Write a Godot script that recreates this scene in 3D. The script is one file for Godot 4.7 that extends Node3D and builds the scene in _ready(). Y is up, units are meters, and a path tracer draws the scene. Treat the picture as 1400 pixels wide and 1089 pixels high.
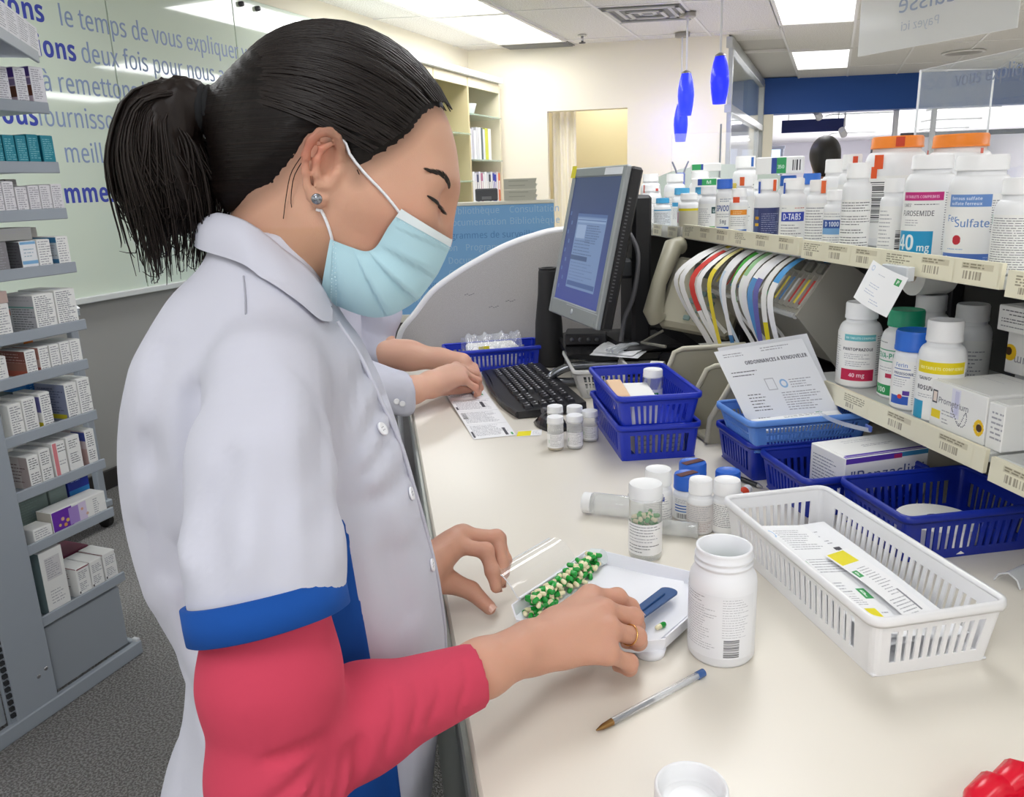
extends Node3D
const DU := Vector3(0.5075, 0, -0.8616)
const DN := Vector3(0.8616, 0, 0.5075)
const DV := Vector3(0.9659, 0, 0.2588)
const YAW := 1.0385
const TOP := 0.92
var mats := {}
var rng := RandomNumberGenerator.new()
var fonts := {}
var atlas: Image
var atlas_at := Vector2i(4, 4)
var atlas_row := 0
var atlas_mat: StandardMaterial3D
var gloss_mat: StandardMaterial3D
func C(h: String) -> Color: return Color.html(h)
func mt(key: String, col: String, rough := 0.5, metal := 0.0, spec := 0.5) -> StandardMaterial3D:
	if mats.has(key): return mats[key]
	var m := StandardMaterial3D.new()
	m.albedo_color = C(col); m.roughness = rough; m.metallic = metal; m.metallic_specular = spec
	m.resource_name = key
	mats[key] = m
	return m
func clear_mt(key: String, col: String, alpha: float, rough := 0.05) -> StandardMaterial3D:
	if mats.has(key): return mats[key]
	var m := mt(key, col, rough)
	m.transparency = BaseMaterial3D.TRANSPARENCY_ALPHA
	m.albedo_color.a = alpha
	m.cull_mode = BaseMaterial3D.CULL_DISABLED
	return m
func glow_mt(key: String, col: String, energy: float) -> StandardMaterial3D:
	if mats.has(key): return mats[key]
	var m := mt(key, col, 0.6)
	m.emission_enabled = true; m.emission = C(col); m.emission_energy_multiplier = energy
	return m
func noise_tex(freq: float, seed_: int, a: String, b: String, size := 256, oct := 3, normal := false, bump := 4.0) -> NoiseTexture2D:
	var n := FastNoiseLite.new(); n.seed = seed_; n.frequency = freq; n.fractal_octaves = oct
	n.noise_type = FastNoiseLite.TYPE_SIMPLEX
	var t := NoiseTexture2D.new(); t.width = size; t.height = size; t.seamless = true; t.noise = n
	if normal:
		t.as_normal_map = true; t.bump_strength = bump
	else:
		var g := Gradient.new(); g.colors = PackedColorArray([C(a), C(b)]); g.offsets = PackedFloat32Array([0.25, 0.75])
		t.color_ramp = g
	return t
# nodes
func thing(called: String, label: String, cat: String, at := Vector3.ZERO, turn := 0.0, group := "") -> Node3D:
	var o := Node3D.new(); o.name = called
	add_child(o, true)
	o.position = at; o.rotation.y = turn
	return tag(o, label, cat, group)
func tag(o: Node3D, label: String, cat: String, group := "") -> Node3D:
	o.set_meta("label", label); o.set_meta("category", cat)
	if group: o.set_meta("group", group)
	return o
func part(called: String, mesh: Mesh, m: Material, parent: Node3D, xf := Transform3D.IDENTITY) -> MeshInstance3D:
	var o := MeshInstance3D.new(); o.name = called; o.mesh = mesh; o.material_override = m
	o.transform = xf
	parent.add_child(o, true)
	return o
func single(called: String, mesh: Mesh, m: Material, label: String, cat: String, at := Vector3.ZERO, turn := 0.0, group := "") -> MeshInstance3D:
	var o := part(called, mesh, m, self, Transform3D(Basis(Vector3.UP, turn), at))
	tag(o, label, cat, group)
	return o
func struct(called: String, mesh: Mesh, m: Material, label := "", cat := "", xf := Transform3D.IDENTITY) -> MeshInstance3D:
	var o := part(called, mesh, m, self, xf)
	o.set_meta("kind", "structure")
	if label: tag(o, label, cat)
	return o
func T(p: Vector3) -> Transform3D: return Transform3D(Basis.IDENTITY, p)
func TY(p: Vector3, a: float) -> Transform3D: return Transform3D(Basis(Vector3.UP, a), p)
func TE(p: Vector3, e: Vector3) -> Transform3D: return Transform3D(Basis.from_euler(e * PI / 180.0), p)
# shapes
class G:
	var st := SurfaceTool.new()
	var xf := Transform3D.IDENTITY
	var group := 0
	func _init() -> void:
		st.begin(Mesh.PRIMITIVE_TRIANGLES)
		st.set_smooth_group(-1)
	func flat() -> G:
		st.set_smooth_group(-1); return self
	func smooth() -> G:
		group += 1; st.set_smooth_group(group); return self
	func tri(a: Vector3, b: Vector3, c: Vector3, ua := Vector2.ZERO, ub := Vector2.ZERO, uc := Vector2.ZERO) -> void:
		st.set_uv(ua); st.add_vertex(xf * a)
		st.set_uv(uc); st.add_vertex(xf * c)
		st.set_uv(ub); st.add_vertex(xf * b)
	func quad(a: Vector3, b: Vector3, c: Vector3, d: Vector3, r := Rect2(0, 0, 0, 0)) -> void:
		var e := r.end
		var p := r.position
		tri(a, b, c, Vector2(p.x, e.y), Vector2(e.x, e.y), Vector2(e.x, p.y))
		tri(a, c, d, Vector2(p.x, e.y), Vector2(e.x, p.y), p)
	func quad_on(a: Vector3, b: Vector3, c: Vector3, d: Vector3, r: Rect2) -> ArrayMesh:
		flat()
		var e := r.end
		var p := r.position
		tri(a, d, c, Vector2(p.x, e.y), Vector2(e.x, e.y), Vector2(e.x, p.y))
		tri(a, c, b, Vector2(p.x, e.y), Vector2(e.x, p.y), p)
		return done()
	func done() -> ArrayMesh:
		st.generate_normals()
		return st.commit()
	func box(c: Vector3, s: Vector3, bev := 0.0, uvs := []) -> G:
		flat()
		var h := s / 2
		var b := minf(bev, minf(h.x, minf(h.y, h.z)) * 0.9)
		var P := func(x: float, y: float, z: float, k: int) -> Vector3:
			var q := Vector3(h.x - (0.0 if k == 0 else b), h.y - (0.0 if k == 1 else b), h.z - (0.0 if k == 2 else b))
			return c + Vector3(x * q.x, y * q.y, z * q.z)
		var U := func(i: int) -> Rect2: return uvs[i] if i < uvs.size() else (uvs[-1] if uvs.size() else Rect2())
		quad(P.call(1, -1, 1, 0), P.call(1, -1, -1, 0), P.call(1, 1, -1, 0), P.call(1, 1, 1, 0), U.call(0))
		quad(P.call(-1, -1, -1, 0), P.call(-1, -1, 1, 0), P.call(-1, 1, 1, 0), P.call(-1, 1, -1, 0), U.call(1))
		quad(P.call(-1, 1, 1, 1), P.call(1, 1, 1, 1), P.call(1, 1, -1, 1), P.call(-1, 1, -1, 1), U.call(2))
		quad(P.call(-1, -1, -1, 1), P.call(1, -1, -1, 1), P.call(1, -1, 1, 1), P.call(-1, -1, 1, 1), U.call(3))
		quad(P.call(-1, -1, 1, 2), P.call(1, -1, 1, 2), P.call(1, 1, 1, 2), P.call(-1, 1, 1, 2), U.call(4))
		quad(P.call(1, -1, -1, 2), P.call(-1, -1, -1, 2), P.call(-1, 1, -1, 2), P.call(1, 1, -1, 2), U.call(5))
		if b > 0.0:
			var w: Rect2 = Rect2(uvs[-1].get_center(), Vector2.ZERO) if uvs.size() else Rect2()
			for sx in [-1, 1]:
				for sy in [-1, 1]:
					var f: bool = sx * sy > 0
					_q(P.call(sx, sy, -1, 0), P.call(sx, sy, 1, 0), P.call(sx, sy, 1, 1), P.call(sx, sy, -1, 1), not f, w)
					_q(P.call(-1, sx, sy, 1), P.call(1, sx, sy, 1), P.call(1, sx, sy, 2), P.call(-1, sx, sy, 2), not f, w)
					_q(P.call(sx, -1, sy, 0), P.call(sx, 1, sy, 0), P.call(sx, 1, sy, 2), P.call(sx, -1, sy, 2), f, w)
					for sz in [-1, 1]:
						var q := [P.call(sx, sy, sz, 0), P.call(sx, sy, sz, 1), P.call(sx, sy, sz, 2)]
						if sx * sy * sz > 0: tri(q[0], q[1], q[2], w.position, w.position, w.position)
						else: tri(q[0], q[2], q[1], w.position, w.position, w.position)
		return self
	func _q(a: Vector3, b: Vector3, c: Vector3, d: Vector3, flip: bool, r: Rect2) -> void:
		if flip: quad(d, c, b, a, r)
		else: quad(a, b, c, d, r)
	func lathe(prof: Array, seg := 24, a0 := 0.0, a1 := TAU, uv := Rect2()) -> G:
		smooth()
		var n := prof.size()
		var len := 0.0
		for i in n - 1: len += (prof[i + 1] - prof[i]).length()
		var run := 0.0
		for i in n - 1:
			var p: Vector2 = prof[i]
			var q: Vector2 = prof[i + 1]
			var d := (q - p).length()
			if d < 1e-7:
				smooth(); continue
			var v0 := uv.end.y - uv.size.y * run / len
			run += d
			var v1 := uv.end.y - uv.size.y * run / len
			for k in seg:
				var f0 := float(k) / seg
				var f1 := float(k + 1) / seg
				var t0 := lerpf(a0, a1, f0)
				var t1 := lerpf(a0, a1, f1)
				var e0 := Vector3(cos(t0), 0, -sin(t0))
				var e1 := Vector3(cos(t1), 0, -sin(t1))
				var A := e0 * p.x + Vector3(0, p.y, 0)
				var B := e1 * p.x + Vector3(0, p.y, 0)
				var D := e0 * q.x + Vector3(0, q.y, 0)
				var E := e1 * q.x + Vector3(0, q.y, 0)
				var u0 := uv.position.x + uv.size.x * f0
				var u1 := uv.position.x + uv.size.x * f1
				if p.x > 1e-6: tri(A, B, E if q.x > 1e-6 else D, Vector2(u0, v0), Vector2(u1, v0), Vector2(u1, v1))
				if q.x > 1e-6: tri(A, E, D, Vector2(u0, v0), Vector2(u1, v1), Vector2(u0, v1))
		return self
	func tube(pts: Array, r, seg := 8, caps := true, flat_y := 1.0) -> G:
		smooth()
		var rings := []
		var n := pts.size()
		var up := Vector3.UP
		for i in n:
			var d: Vector3 = (pts[mini(i + 1, n - 1)] - pts[maxi(i - 1, 0)]).normalized()
			if absf(d.dot(up)) > 0.98 : up = Vector3(1, 0, 0.1).normalized() if i == 0 else up
			var x := up.cross(d).normalized()
			var y := d.cross(x).normalized()
			up = y
			var rr: float = r[i] if r is Array else r
			var ring := PackedVector3Array()
			for k in seg:
				var t := TAU * k / seg
				ring.append(pts[i] + x * cos(t) * rr + y * sin(t) * rr * flat_y)
			rings.append(ring)
		return loft(rings, true, caps)
	func loft(rings: Array, closed := true, caps := true, uv := Rect2()) -> G:
		var m: int = rings[0].size()
		var n := rings.size()
		for i in n - 1:
			for k in (m if closed else m - 1):
				var k1 := (k + 1) % m
				var u0 := uv.position.x + uv.size.x * k / float(m if closed else m - 1)
				var u1 := uv.position.x + uv.size.x * (k + 1) / float(m if closed else m - 1)
				var v0 := uv.end.y - uv.size.y * i / float(n - 1)
				var v1 := uv.end.y - uv.size.y * (i + 1) / float(n - 1)
				var a: Vector3 = rings[i][k]
				var b: Vector3 = rings[i][k1]
				var c: Vector3 = rings[i + 1][k1]
				var d: Vector3 = rings[i + 1][k]
				if not a.is_equal_approx(b): tri(a, b, c, Vector2(u0, v0), Vector2(u1, v0), Vector2(u1, v1))
				if not c.is_equal_approx(d): tri(a, c, d, Vector2(u0, v0), Vector2(u1, v1), Vector2(u0, v1))
		if caps and closed:
			flat()
			for e in [0, n - 1]:
				var ctr := Vector3.ZERO
				for p in rings[e]: ctr += p
				ctr /= m
				for k in m:
					if e == 0: tri(ctr, rings[e][(k + 1) % m], rings[e][k])
					else: tri(ctr, rings[e][k], rings[e][(k + 1) % m])
		return self
	func prism(poly: PackedVector2Array, z0: float, z1: float) -> G:
		flat()
		if Geometry2D.is_polygon_clockwise(poly) == false: pass
		else:
			poly = poly.duplicate(); poly.reverse()
		var ar := 0.0
		for i in poly.size():
			ar += poly[i].cross(poly[(i + 1) % poly.size()])
		if ar < 0:
			poly = poly.duplicate(); poly.reverse()
		var idx := Geometry2D.triangulate_polygon(poly)
		var V := func(p: Vector2, z: float) -> Vector3: return Vector3(p.x, p.y, z)
		for i in range(0, idx.size(), 3):
			var a := poly[idx[i]]
			var b := poly[idx[i + 1]]
			var c := poly[idx[i + 2]]
			if (b - a).cross(c - a) < 0:
				var t := b; b = c; c = t
			tri(V.call(a, z1), V.call(b, z1), V.call(c, z1))
			tri(V.call(a, z0), V.call(c, z0), V.call(b, z0))
		for i in poly.size():
			var a := poly[i]
			var b := poly[(i + 1) % poly.size()]
			quad(V.call(a, z0), V.call(b, z0), V.call(b, z1), V.call(a, z1))
		return self
	func sheet(ni: int, nj: int, f: Callable, uv := Rect2(), thick := 0.0) -> G:
		smooth()
		var g := []
		for j in nj + 1:
			for i in ni + 1: g.append(f.call(float(i) / ni, float(j) / nj))
		for j in nj:
			for i in ni:
				var a: Vector3 = g[j * (ni + 1) + i]
				var b: Vector3 = g[j * (ni + 1) + i + 1]
				var c: Vector3 = g[(j + 1) * (ni + 1) + i + 1]
				var d: Vector3 = g[(j + 1) * (ni + 1) + i]
				quad(a, b, c, d, Rect2(uv.position.x + uv.size.x * i / ni, uv.end.y - uv.size.y * (j + 1) / nj, uv.size.x / ni, uv.size.y / nj))
		return self
func bx(c: Vector3, s: Vector3, bev := 0.0, uvs := []) -> ArrayMesh: return G.new().box(c, s, bev, uvs).done()
func lathe(prof: Array, seg := 24) -> ArrayMesh: return G.new().lathe(prof, seg).done()
func V2(x: float, y: float) -> Vector2: return Vector2(x, y)
func curve(pts: Array, n: int) -> Array:
	var out := []
	var m := pts.size()
	for i in n + 1:
		var t := float(i) / n * (m - 1)
		var k := mini(int(t), m - 2)
		var f := t - k
		out.append(pts[k].cubic_interpolate(pts[k + 1], pts[maxi(k - 1, 0)], pts[mini(k + 2, m - 1)], f))
	return out
# print: one atlas of labels, drawn pixel by pixel
func font(bold: bool, kind := "Droid Sans") -> SystemFont:
	var k := kind + str(bold)
	if not fonts.has(k):
		var f := SystemFont.new(); f.font_names = PackedStringArray([kind]); f.font_weight = 700 if bold else 400
		fonts[k] = f
	return fonts[k]
func write(im: Image, s: String, x: float, y: float, size: int, col: Color, bold := false, kind := "Droid Sans", wide := 1.0, clip := Rect2i()) -> float:
	var ts := TextServerManager.get_primary_interface()
	var line := TextLine.new()
	line.add_string(s, font(bold, kind), size)
	var gl := ts.shaped_text_get_glyphs(line.get_rid())
	var pen := x
	var lim := clip if clip.size.x > 0 else Rect2i(0, 0, im.get_width(), im.get_height())
	for g in gl:
		var sz := Vector2i(g.font_size, 0)
		ts.font_render_glyph(g.font_rid, sz, g.index)
		var ti := ts.font_get_glyph_texture_idx(g.font_rid, sz, g.index)
		if ti >= 0:
			var r := ts.font_get_glyph_uv_rect(g.font_rid, sz, g.index)
			var t := ts.font_get_texture_image(g.font_rid, sz, ti)
			var o := ts.font_get_glyph_offset(g.font_rid, sz, g.index)
			for j in int(r.size.y):
				for i in int(r.size.x * wide):
					var a := t.get_pixel(int(r.position.x) + mini(int(i / wide), int(r.size.x) - 1), int(r.position.y) + j).a
					if a > 0.02:
						var p := Vector2i(int(pen + o.x * wide) + i, int(y + o.y) + j)
						if lim.has_point(p):
							im.set_pixelv(p, im.get_pixelv(p).lerp(col, a * col.a))
		pen += g.advance * wide
	return pen
var atlas_rows := []
func region(w: int, h: int, bg := "f4f4f2") -> Rect2i:
	var best := -1
	for i in atlas_rows.size():
		var q: Array = atlas_rows[i]
		if q[1] >= h and q[1] <= h * 1.6 + 6 and q[2] + w + 4 <= atlas.get_width() and (best < 0 or q[1] < atlas_rows[best][1]): best = i
	if best < 0:
		var y := 4
		if atlas_rows.size(): y = atlas_rows[-1][0] + atlas_rows[-1][1] + 4
		if y + h > atlas.get_height() - 4:
			for i in atlas_rows.size():
				var q: Array = atlas_rows[i]
				if q[1] >= h and q[2] + w + 4 <= atlas.get_width(): best = i
			if best < 0:
				push_error("atlas full"); return Rect2i(4, 4, 8, 8)
		else:
			atlas_rows.append([y, h, 4]); best = atlas_rows.size() - 1
	var r := Rect2i(Vector2i(atlas_rows[best][2], atlas_rows[best][0]), Vector2i(w, h))
	atlas_rows[best][2] += w + 4
	atlas.fill_rect(r.grow(1), C(bg))
	return r
func uvr(r: Rect2i) -> Rect2: return Rect2(Vector2(r.position) / float(atlas.get_width()), Vector2(r.size) / float(atlas.get_width()))
var page_two: Image
var page_rows := []
var page_mat: StandardMaterial3D
func printed_p(w: int, h: int, ops: Array, bg := "f4f4f2") -> Rect2:
	var a := atlas
	var r := atlas_rows
	atlas = page_two; atlas_rows = page_rows
	var out := printed(w, h, ops, bg)
	page_rows = atlas_rows
	atlas = a; atlas_rows = r
	return out
func fillr(r: Rect2i, x: int, y: int, w: int, h: int, col: String) -> void:
	atlas.fill_rect(Rect2i(r.position + Vector2i(x, y), Vector2i(w, h)).intersection(r), C(col))
func say(r: Rect2i, s: String, x: int, y: int, size: int, col := "303038", bold := false, wide := 1.0, kind := "Droid Sans") -> void:
	write(atlas, s, r.position.x + x, r.position.y + y, size, C(col), bold, kind, wide, r)
func small(r: Rect2i, x: int, y: int, w: int, n: int, step := 5, col := "8a8a92", th := 2) -> void:
	for k in n:
		var px := x
		var end := x + int(w * rng.randf_range(0.6, 1.0))
		while px < end:
			var l := rng.randi_range(3, 11)
			fillr(r, px, y + k * step, mini(l, end - px), th, col)
			px += l + rng.randi_range(1, 3)
func bars(r: Rect2i, x: int, y: int, w: int, h: int, across := true, col := "38383c") -> void:
	var p := 0
	while p < (w if across else h):
		var t := rng.randi_range(1, 3)
		if across: fillr(r, x + p, y, t, h, col)
		else: fillr(r, x, y + p, w, t, col)
		p += t + rng.randi_range(1, 3)
# soft bodies: distance fields meshed as surface nets
class Field:
	var kind := PackedInt32Array()
	var op := PackedInt32Array()
	var A := PackedVector3Array()
	var B := PackedVector3Array()
	var ra := PackedFloat32Array()
	var rb := PackedFloat32Array()
	var kk := PackedFloat32Array()
	var inv: Array[Transform3D] = []
	var tab: Array = []
	var extra: Callable
	func _add(k: int, o: int, a: Vector3, b: Vector3, r0: float, r1: float, s: float, t := Transform3D.IDENTITY, rows := []) -> void:
		kind.append(k); op.append(o); A.append(a); B.append(b); ra.append(r0); rb.append(r1); kk.append(s); inv.append(t); tab.append(rows)
	func cone(a: Vector3, b: Vector3, r0: float, r1: float, s := 0.01, o := 0) -> void: _add(0, o, a, b, r0, r1, s)
	func chain(pts: Array, radii: Array, s := 0.01, o := 0) -> void:
		for i in pts.size() - 1: cone(pts[i], pts[i + 1], radii[i], radii[i + 1], s, o)
	func ball(c: Vector3, r: float, s := 0.01, o := 0) -> void: _add(0, o, c, c + Vector3(0.0001, 0, 0), r, r, s)
	func ell(c: Vector3, basis: Basis, r: Vector3, s := 0.01, o := 0) -> void:
		_add(1, o, c, r, minf(r.x, minf(r.y, r.z)), 0, s, Transform3D(basis, c).affine_inverse())
	func stack(rows: Array, s := 0.01, o := 0) -> void: _add(2, o, Vector3.ZERO, Vector3.ZERO, 0, 0, s, Transform3D.IDENTITY, rows)
	func below(p: Vector3, n: Vector3, s := 0.001) -> void: _add(3, 2, p, n.normalized(), 0, 0, s)
	func dist(i: int, p: Vector3) -> float:
		match kind[i]:
			0:
				var a := A[i]
				var ab := B[i] - a
				var t := clampf((p - a).dot(ab) / ab.length_squared(), 0.0, 1.0)
				return (p - a - ab * t).length() - lerpf(ra[i], rb[i], t)
			1:
				var q := inv[i] * p
				var r := B[i]
				var k0 := (q / r).length()
				var k1 := (q / (r * r)).length()
				return k0 * (k0 - 1.0) / maxf(k1, 1e-6)
			2:
				var rows: Array = tab[i]
				var n := rows.size()
				var y := p.y
				var e := 0.0
				if y <= rows[0][0]: e = rows[0][0] - y
				if y >= rows[n - 1][0]: e = y - rows[n - 1][0]
				var j := 0
				while j < n - 2 and rows[j + 1][0] < y: j += 1
				var f := clampf((y - rows[j][0]) / (rows[j + 1][0] - rows[j][0]), 0.0, 1.0)
				var u: Array = rows[j]
				var v: Array = rows[j + 1]
				var s0: Array = rows[maxi(j - 1, 0)]
				var s1: Array = rows[mini(j + 2, n - 1)]
				var cx: float = cubic_interpolate(u[1], v[1], s0[1], s1[1], f)
				var cz: float = cubic_interpolate(u[2], v[2], s0[2], s1[2], f)
				var aa: float = cubic_interpolate(u[3], v[3], s0[3], s1[3], f)
				var bb: float = cubic_interpolate(u[4], v[4], s0[4], s1[4], f)
				var qx := absf(p.x - cx) / aa
				var qz := absf(p.z - cz) / bb
				var l := pow(pow(qx, 2.3) + pow(qz, 2.3), 1.0 / 2.3)
				var d := (l - 1.0) * minf(aa, bb)
				return maxf(d, e) if e > 0.0 else d
			3:
				return (p - A[i]).dot(B[i])
		return 1.0
	func at(p: Vector3, act: PackedInt32Array) -> float:
		var d := 1e3
		for i in act:
			var e := dist(i, p)
			var s := kk[i]
			match op[i]:
				0:
					var h := maxf(s - absf(d - e), 0.0) / s
					d = minf(d, e) - h * h * s * 0.25
				1:
					var h2 := maxf(s - absf(d + e), 0.0) / s
					d = maxf(d, -e) + h2 * h2 * s * 0.25
				2:
					var h3 := maxf(s - absf(d - e), 0.0) / s
					d = maxf(d, e) + h3 * h3 * s * 0.25
		if extra.is_valid(): d = extra.call(p, d)
		return d
	func all() -> PackedInt32Array:
		var a := PackedInt32Array()
		for i in kind.size(): a.append(i)
		return a
	func land(p: Vector3) -> Array:
		var a := all()
		var n := Vector3.UP
		for k in 8:
			var d := at(p, a)
			var e := 0.0015
			n = Vector3(at(p + Vector3(e, 0, 0), a) - at(p - Vector3(e, 0, 0), a), at(p + Vector3(0, e, 0), a) - at(p - Vector3(0, e, 0), a), at(p + Vector3(0, 0, e), a) - at(p - Vector3(0, 0, e), a)).normalized()
			p -= n * d * 0.9
		return [p, n]
class Nets:
	var V := PackedVector3Array()
	var N := PackedVector3Array()
	var Co := PackedColorArray()
	var I := PackedInt32Array()
	var paint: Callable
	func add(f: Field, lo: Vector3, hi: Vector3, cell: float) -> void:
		var bs := 5
		var nb := Vector3i(((hi - lo) / (cell * bs)).ceil())
		var nx := nb.x * bs + 1
		var ny := nb.y * bs + 1
		var nz := nb.z * bs + 1
		var val := PackedFloat32Array()
		val.resize(nx * ny * nz); val.fill(1e9)
		var Rb := cell * bs * 0.8661
		var active: Array[Vector3i] = []
		var inside: Array[Vector3i] = []
		var n := f.kind.size()
		for bz in nb.z:
			for by in nb.y:
				for bx in nb.x:
					var c := lo + (Vector3(bx, by, bz) + Vector3(0.5, 0.5, 0.5)) * cell * bs
					var dmin := 1e3
					var ds := PackedFloat32Array()
					for i in n:
						var d := f.dist(i, c)
						ds.append(d)
						if f.op[i] == 0: dmin = minf(dmin, d - f.kk[i] * 0.25)
					if dmin > Rb + 0.004: continue
					var act := PackedInt32Array()
					var near := false
					for i in n:
						if f.op[i] == 0:
							if ds[i] < dmin + 2.0 * Rb + f.kk[i] + 0.012: act.append(i)
						elif f.op[i] == 1:
							if ds[i] < Rb + f.kk[i]:
								act.append(i); near = true
						else:
							act.append(i)
							if absf(ds[i]) < Rb + 0.01: near = true
					if dmin < -Rb * 1.6 - 0.01 and not near and not f.extra.is_valid():
						inside.append(Vector3i(bx, by, bz)); continue
					active.append(Vector3i(bx, by, bz))
					for k in bs + 1:
						for j in bs + 1:
							var at0 := ((bz * bs + k) * ny + by * bs + j) * nx + bx * bs
							var p := lo + Vector3(bx * bs, by * bs + j, bz * bs + k) * cell
							for i in bs + 1:
								if val[at0 + i] > 1e8: val[at0 + i] = f.at(p + Vector3(i * cell, 0, 0), act)
		for b in inside:
			for k in bs + 1:
				for j in bs + 1:
					var at0 := ((b.z * bs + k) * ny + b.y * bs + j) * nx + b.x * bs
					for i in bs + 1:
						if val[at0 + i] > 1e8: val[at0 + i] = -0.01
		var id := PackedInt32Array()
		id.resize(nx * ny * nz); id.fill(-1)
		var first := V.size()
		var sx := 1
		var sy := nx
		var sz := nx * ny
		var off := PackedInt32Array([0, sx, sy, sx + sy, sz, sz + sx, sz + sy, sz + sx + sy])
		var cor := [Vector3(0, 0, 0), Vector3(1, 0, 0), Vector3(0, 1, 0), Vector3(1, 1, 0), Vector3(0, 0, 1), Vector3(1, 0, 1), Vector3(0, 1, 1), Vector3(1, 1, 1)]
		var ea := PackedInt32Array([0, 2, 4, 6, 0, 1, 4, 5, 0, 1, 2, 3])
		var eb := PackedInt32Array([1, 3, 5, 7, 2, 3, 6, 7, 4, 5, 6, 7])
		var cells := PackedInt32Array()
		for b in active:
			for k in bs:
				for j in bs:
					for i in bs:
						var at0 := ((b.z * bs + k) * ny + b.y * bs + j) * nx + b.x * bs + i
						var neg := 0
						for q in 8:
							if val[at0 + off[q]] < 0.0: neg += 1
						if neg == 0 or neg == 8: continue
						var s := Vector3.ZERO
						var m := 0
						for e in 12:
							var u := val[at0 + off[ea[e]]]
							var v := val[at0 + off[eb[e]]]
							if (u < 0.0) != (v < 0.0):
								if v > 1e8: v = cell
								if u > 1e8: u = cell
								s += (cor[ea[e]] as Vector3).lerp(cor[eb[e]], u / (u - v)); m += 1
						id[at0] = V.size()
						V.append(lo + (Vector3(b.x * bs + i, b.y * bs + j, b.z * bs + k) + s / m) * cell)
						cells.append(at0)
		for at0 in cells:
			for ax in 3:
				var d1: int = [sy, sz, sx][ax]
				var d2: int = [sz, sx, sy][ax]
				var d0: int = [sx, sy, sz][ax]
				var u := val[at0]
				var v := val[at0 + d0]
				if (u < 0.0) == (v < 0.0): continue
				if at0 - d1 - d2 < 0: continue
				var a := id[at0]
				var b2 := id[at0 - d1]
				var c := id[at0 - d1 - d2]
				var d := id[at0 - d2]
				if a < 0 or b2 < 0 or c < 0 or d < 0: continue
				if u < 0.0: I.append_array(PackedInt32Array([a, c, b2, a, d, c]))
				else: I.append_array(PackedInt32Array([a, b2, c, a, c, d]))
		N.resize(V.size())
	func done() -> ArrayMesh:
		N.fill(Vector3.ZERO)
		for t in range(0, I.size(), 3):
			var a := V[I[t]]
			var nn := (V[I[t + 2]] - a).cross(V[I[t + 1]] - a)
			N[I[t]] += nn; N[I[t + 1]] += nn; N[I[t + 2]] += nn
		for i in N.size(): N[i] = N[i].normalized()
		var arr := []
		arr.resize(Mesh.ARRAY_MAX)
		arr[Mesh.ARRAY_VERTEX] = V; arr[Mesh.ARRAY_NORMAL] = N; arr[Mesh.ARRAY_INDEX] = I
		if paint.is_valid():
			for i in V.size(): Co.append(paint.call(V[i], N[i]))
			arr[Mesh.ARRAY_COLOR] = Co
		var m := ArrayMesh.new()
		m.add_surface_from_arrays(Mesh.PRIMITIVE_TRIANGLES, arr)
		return m
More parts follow.
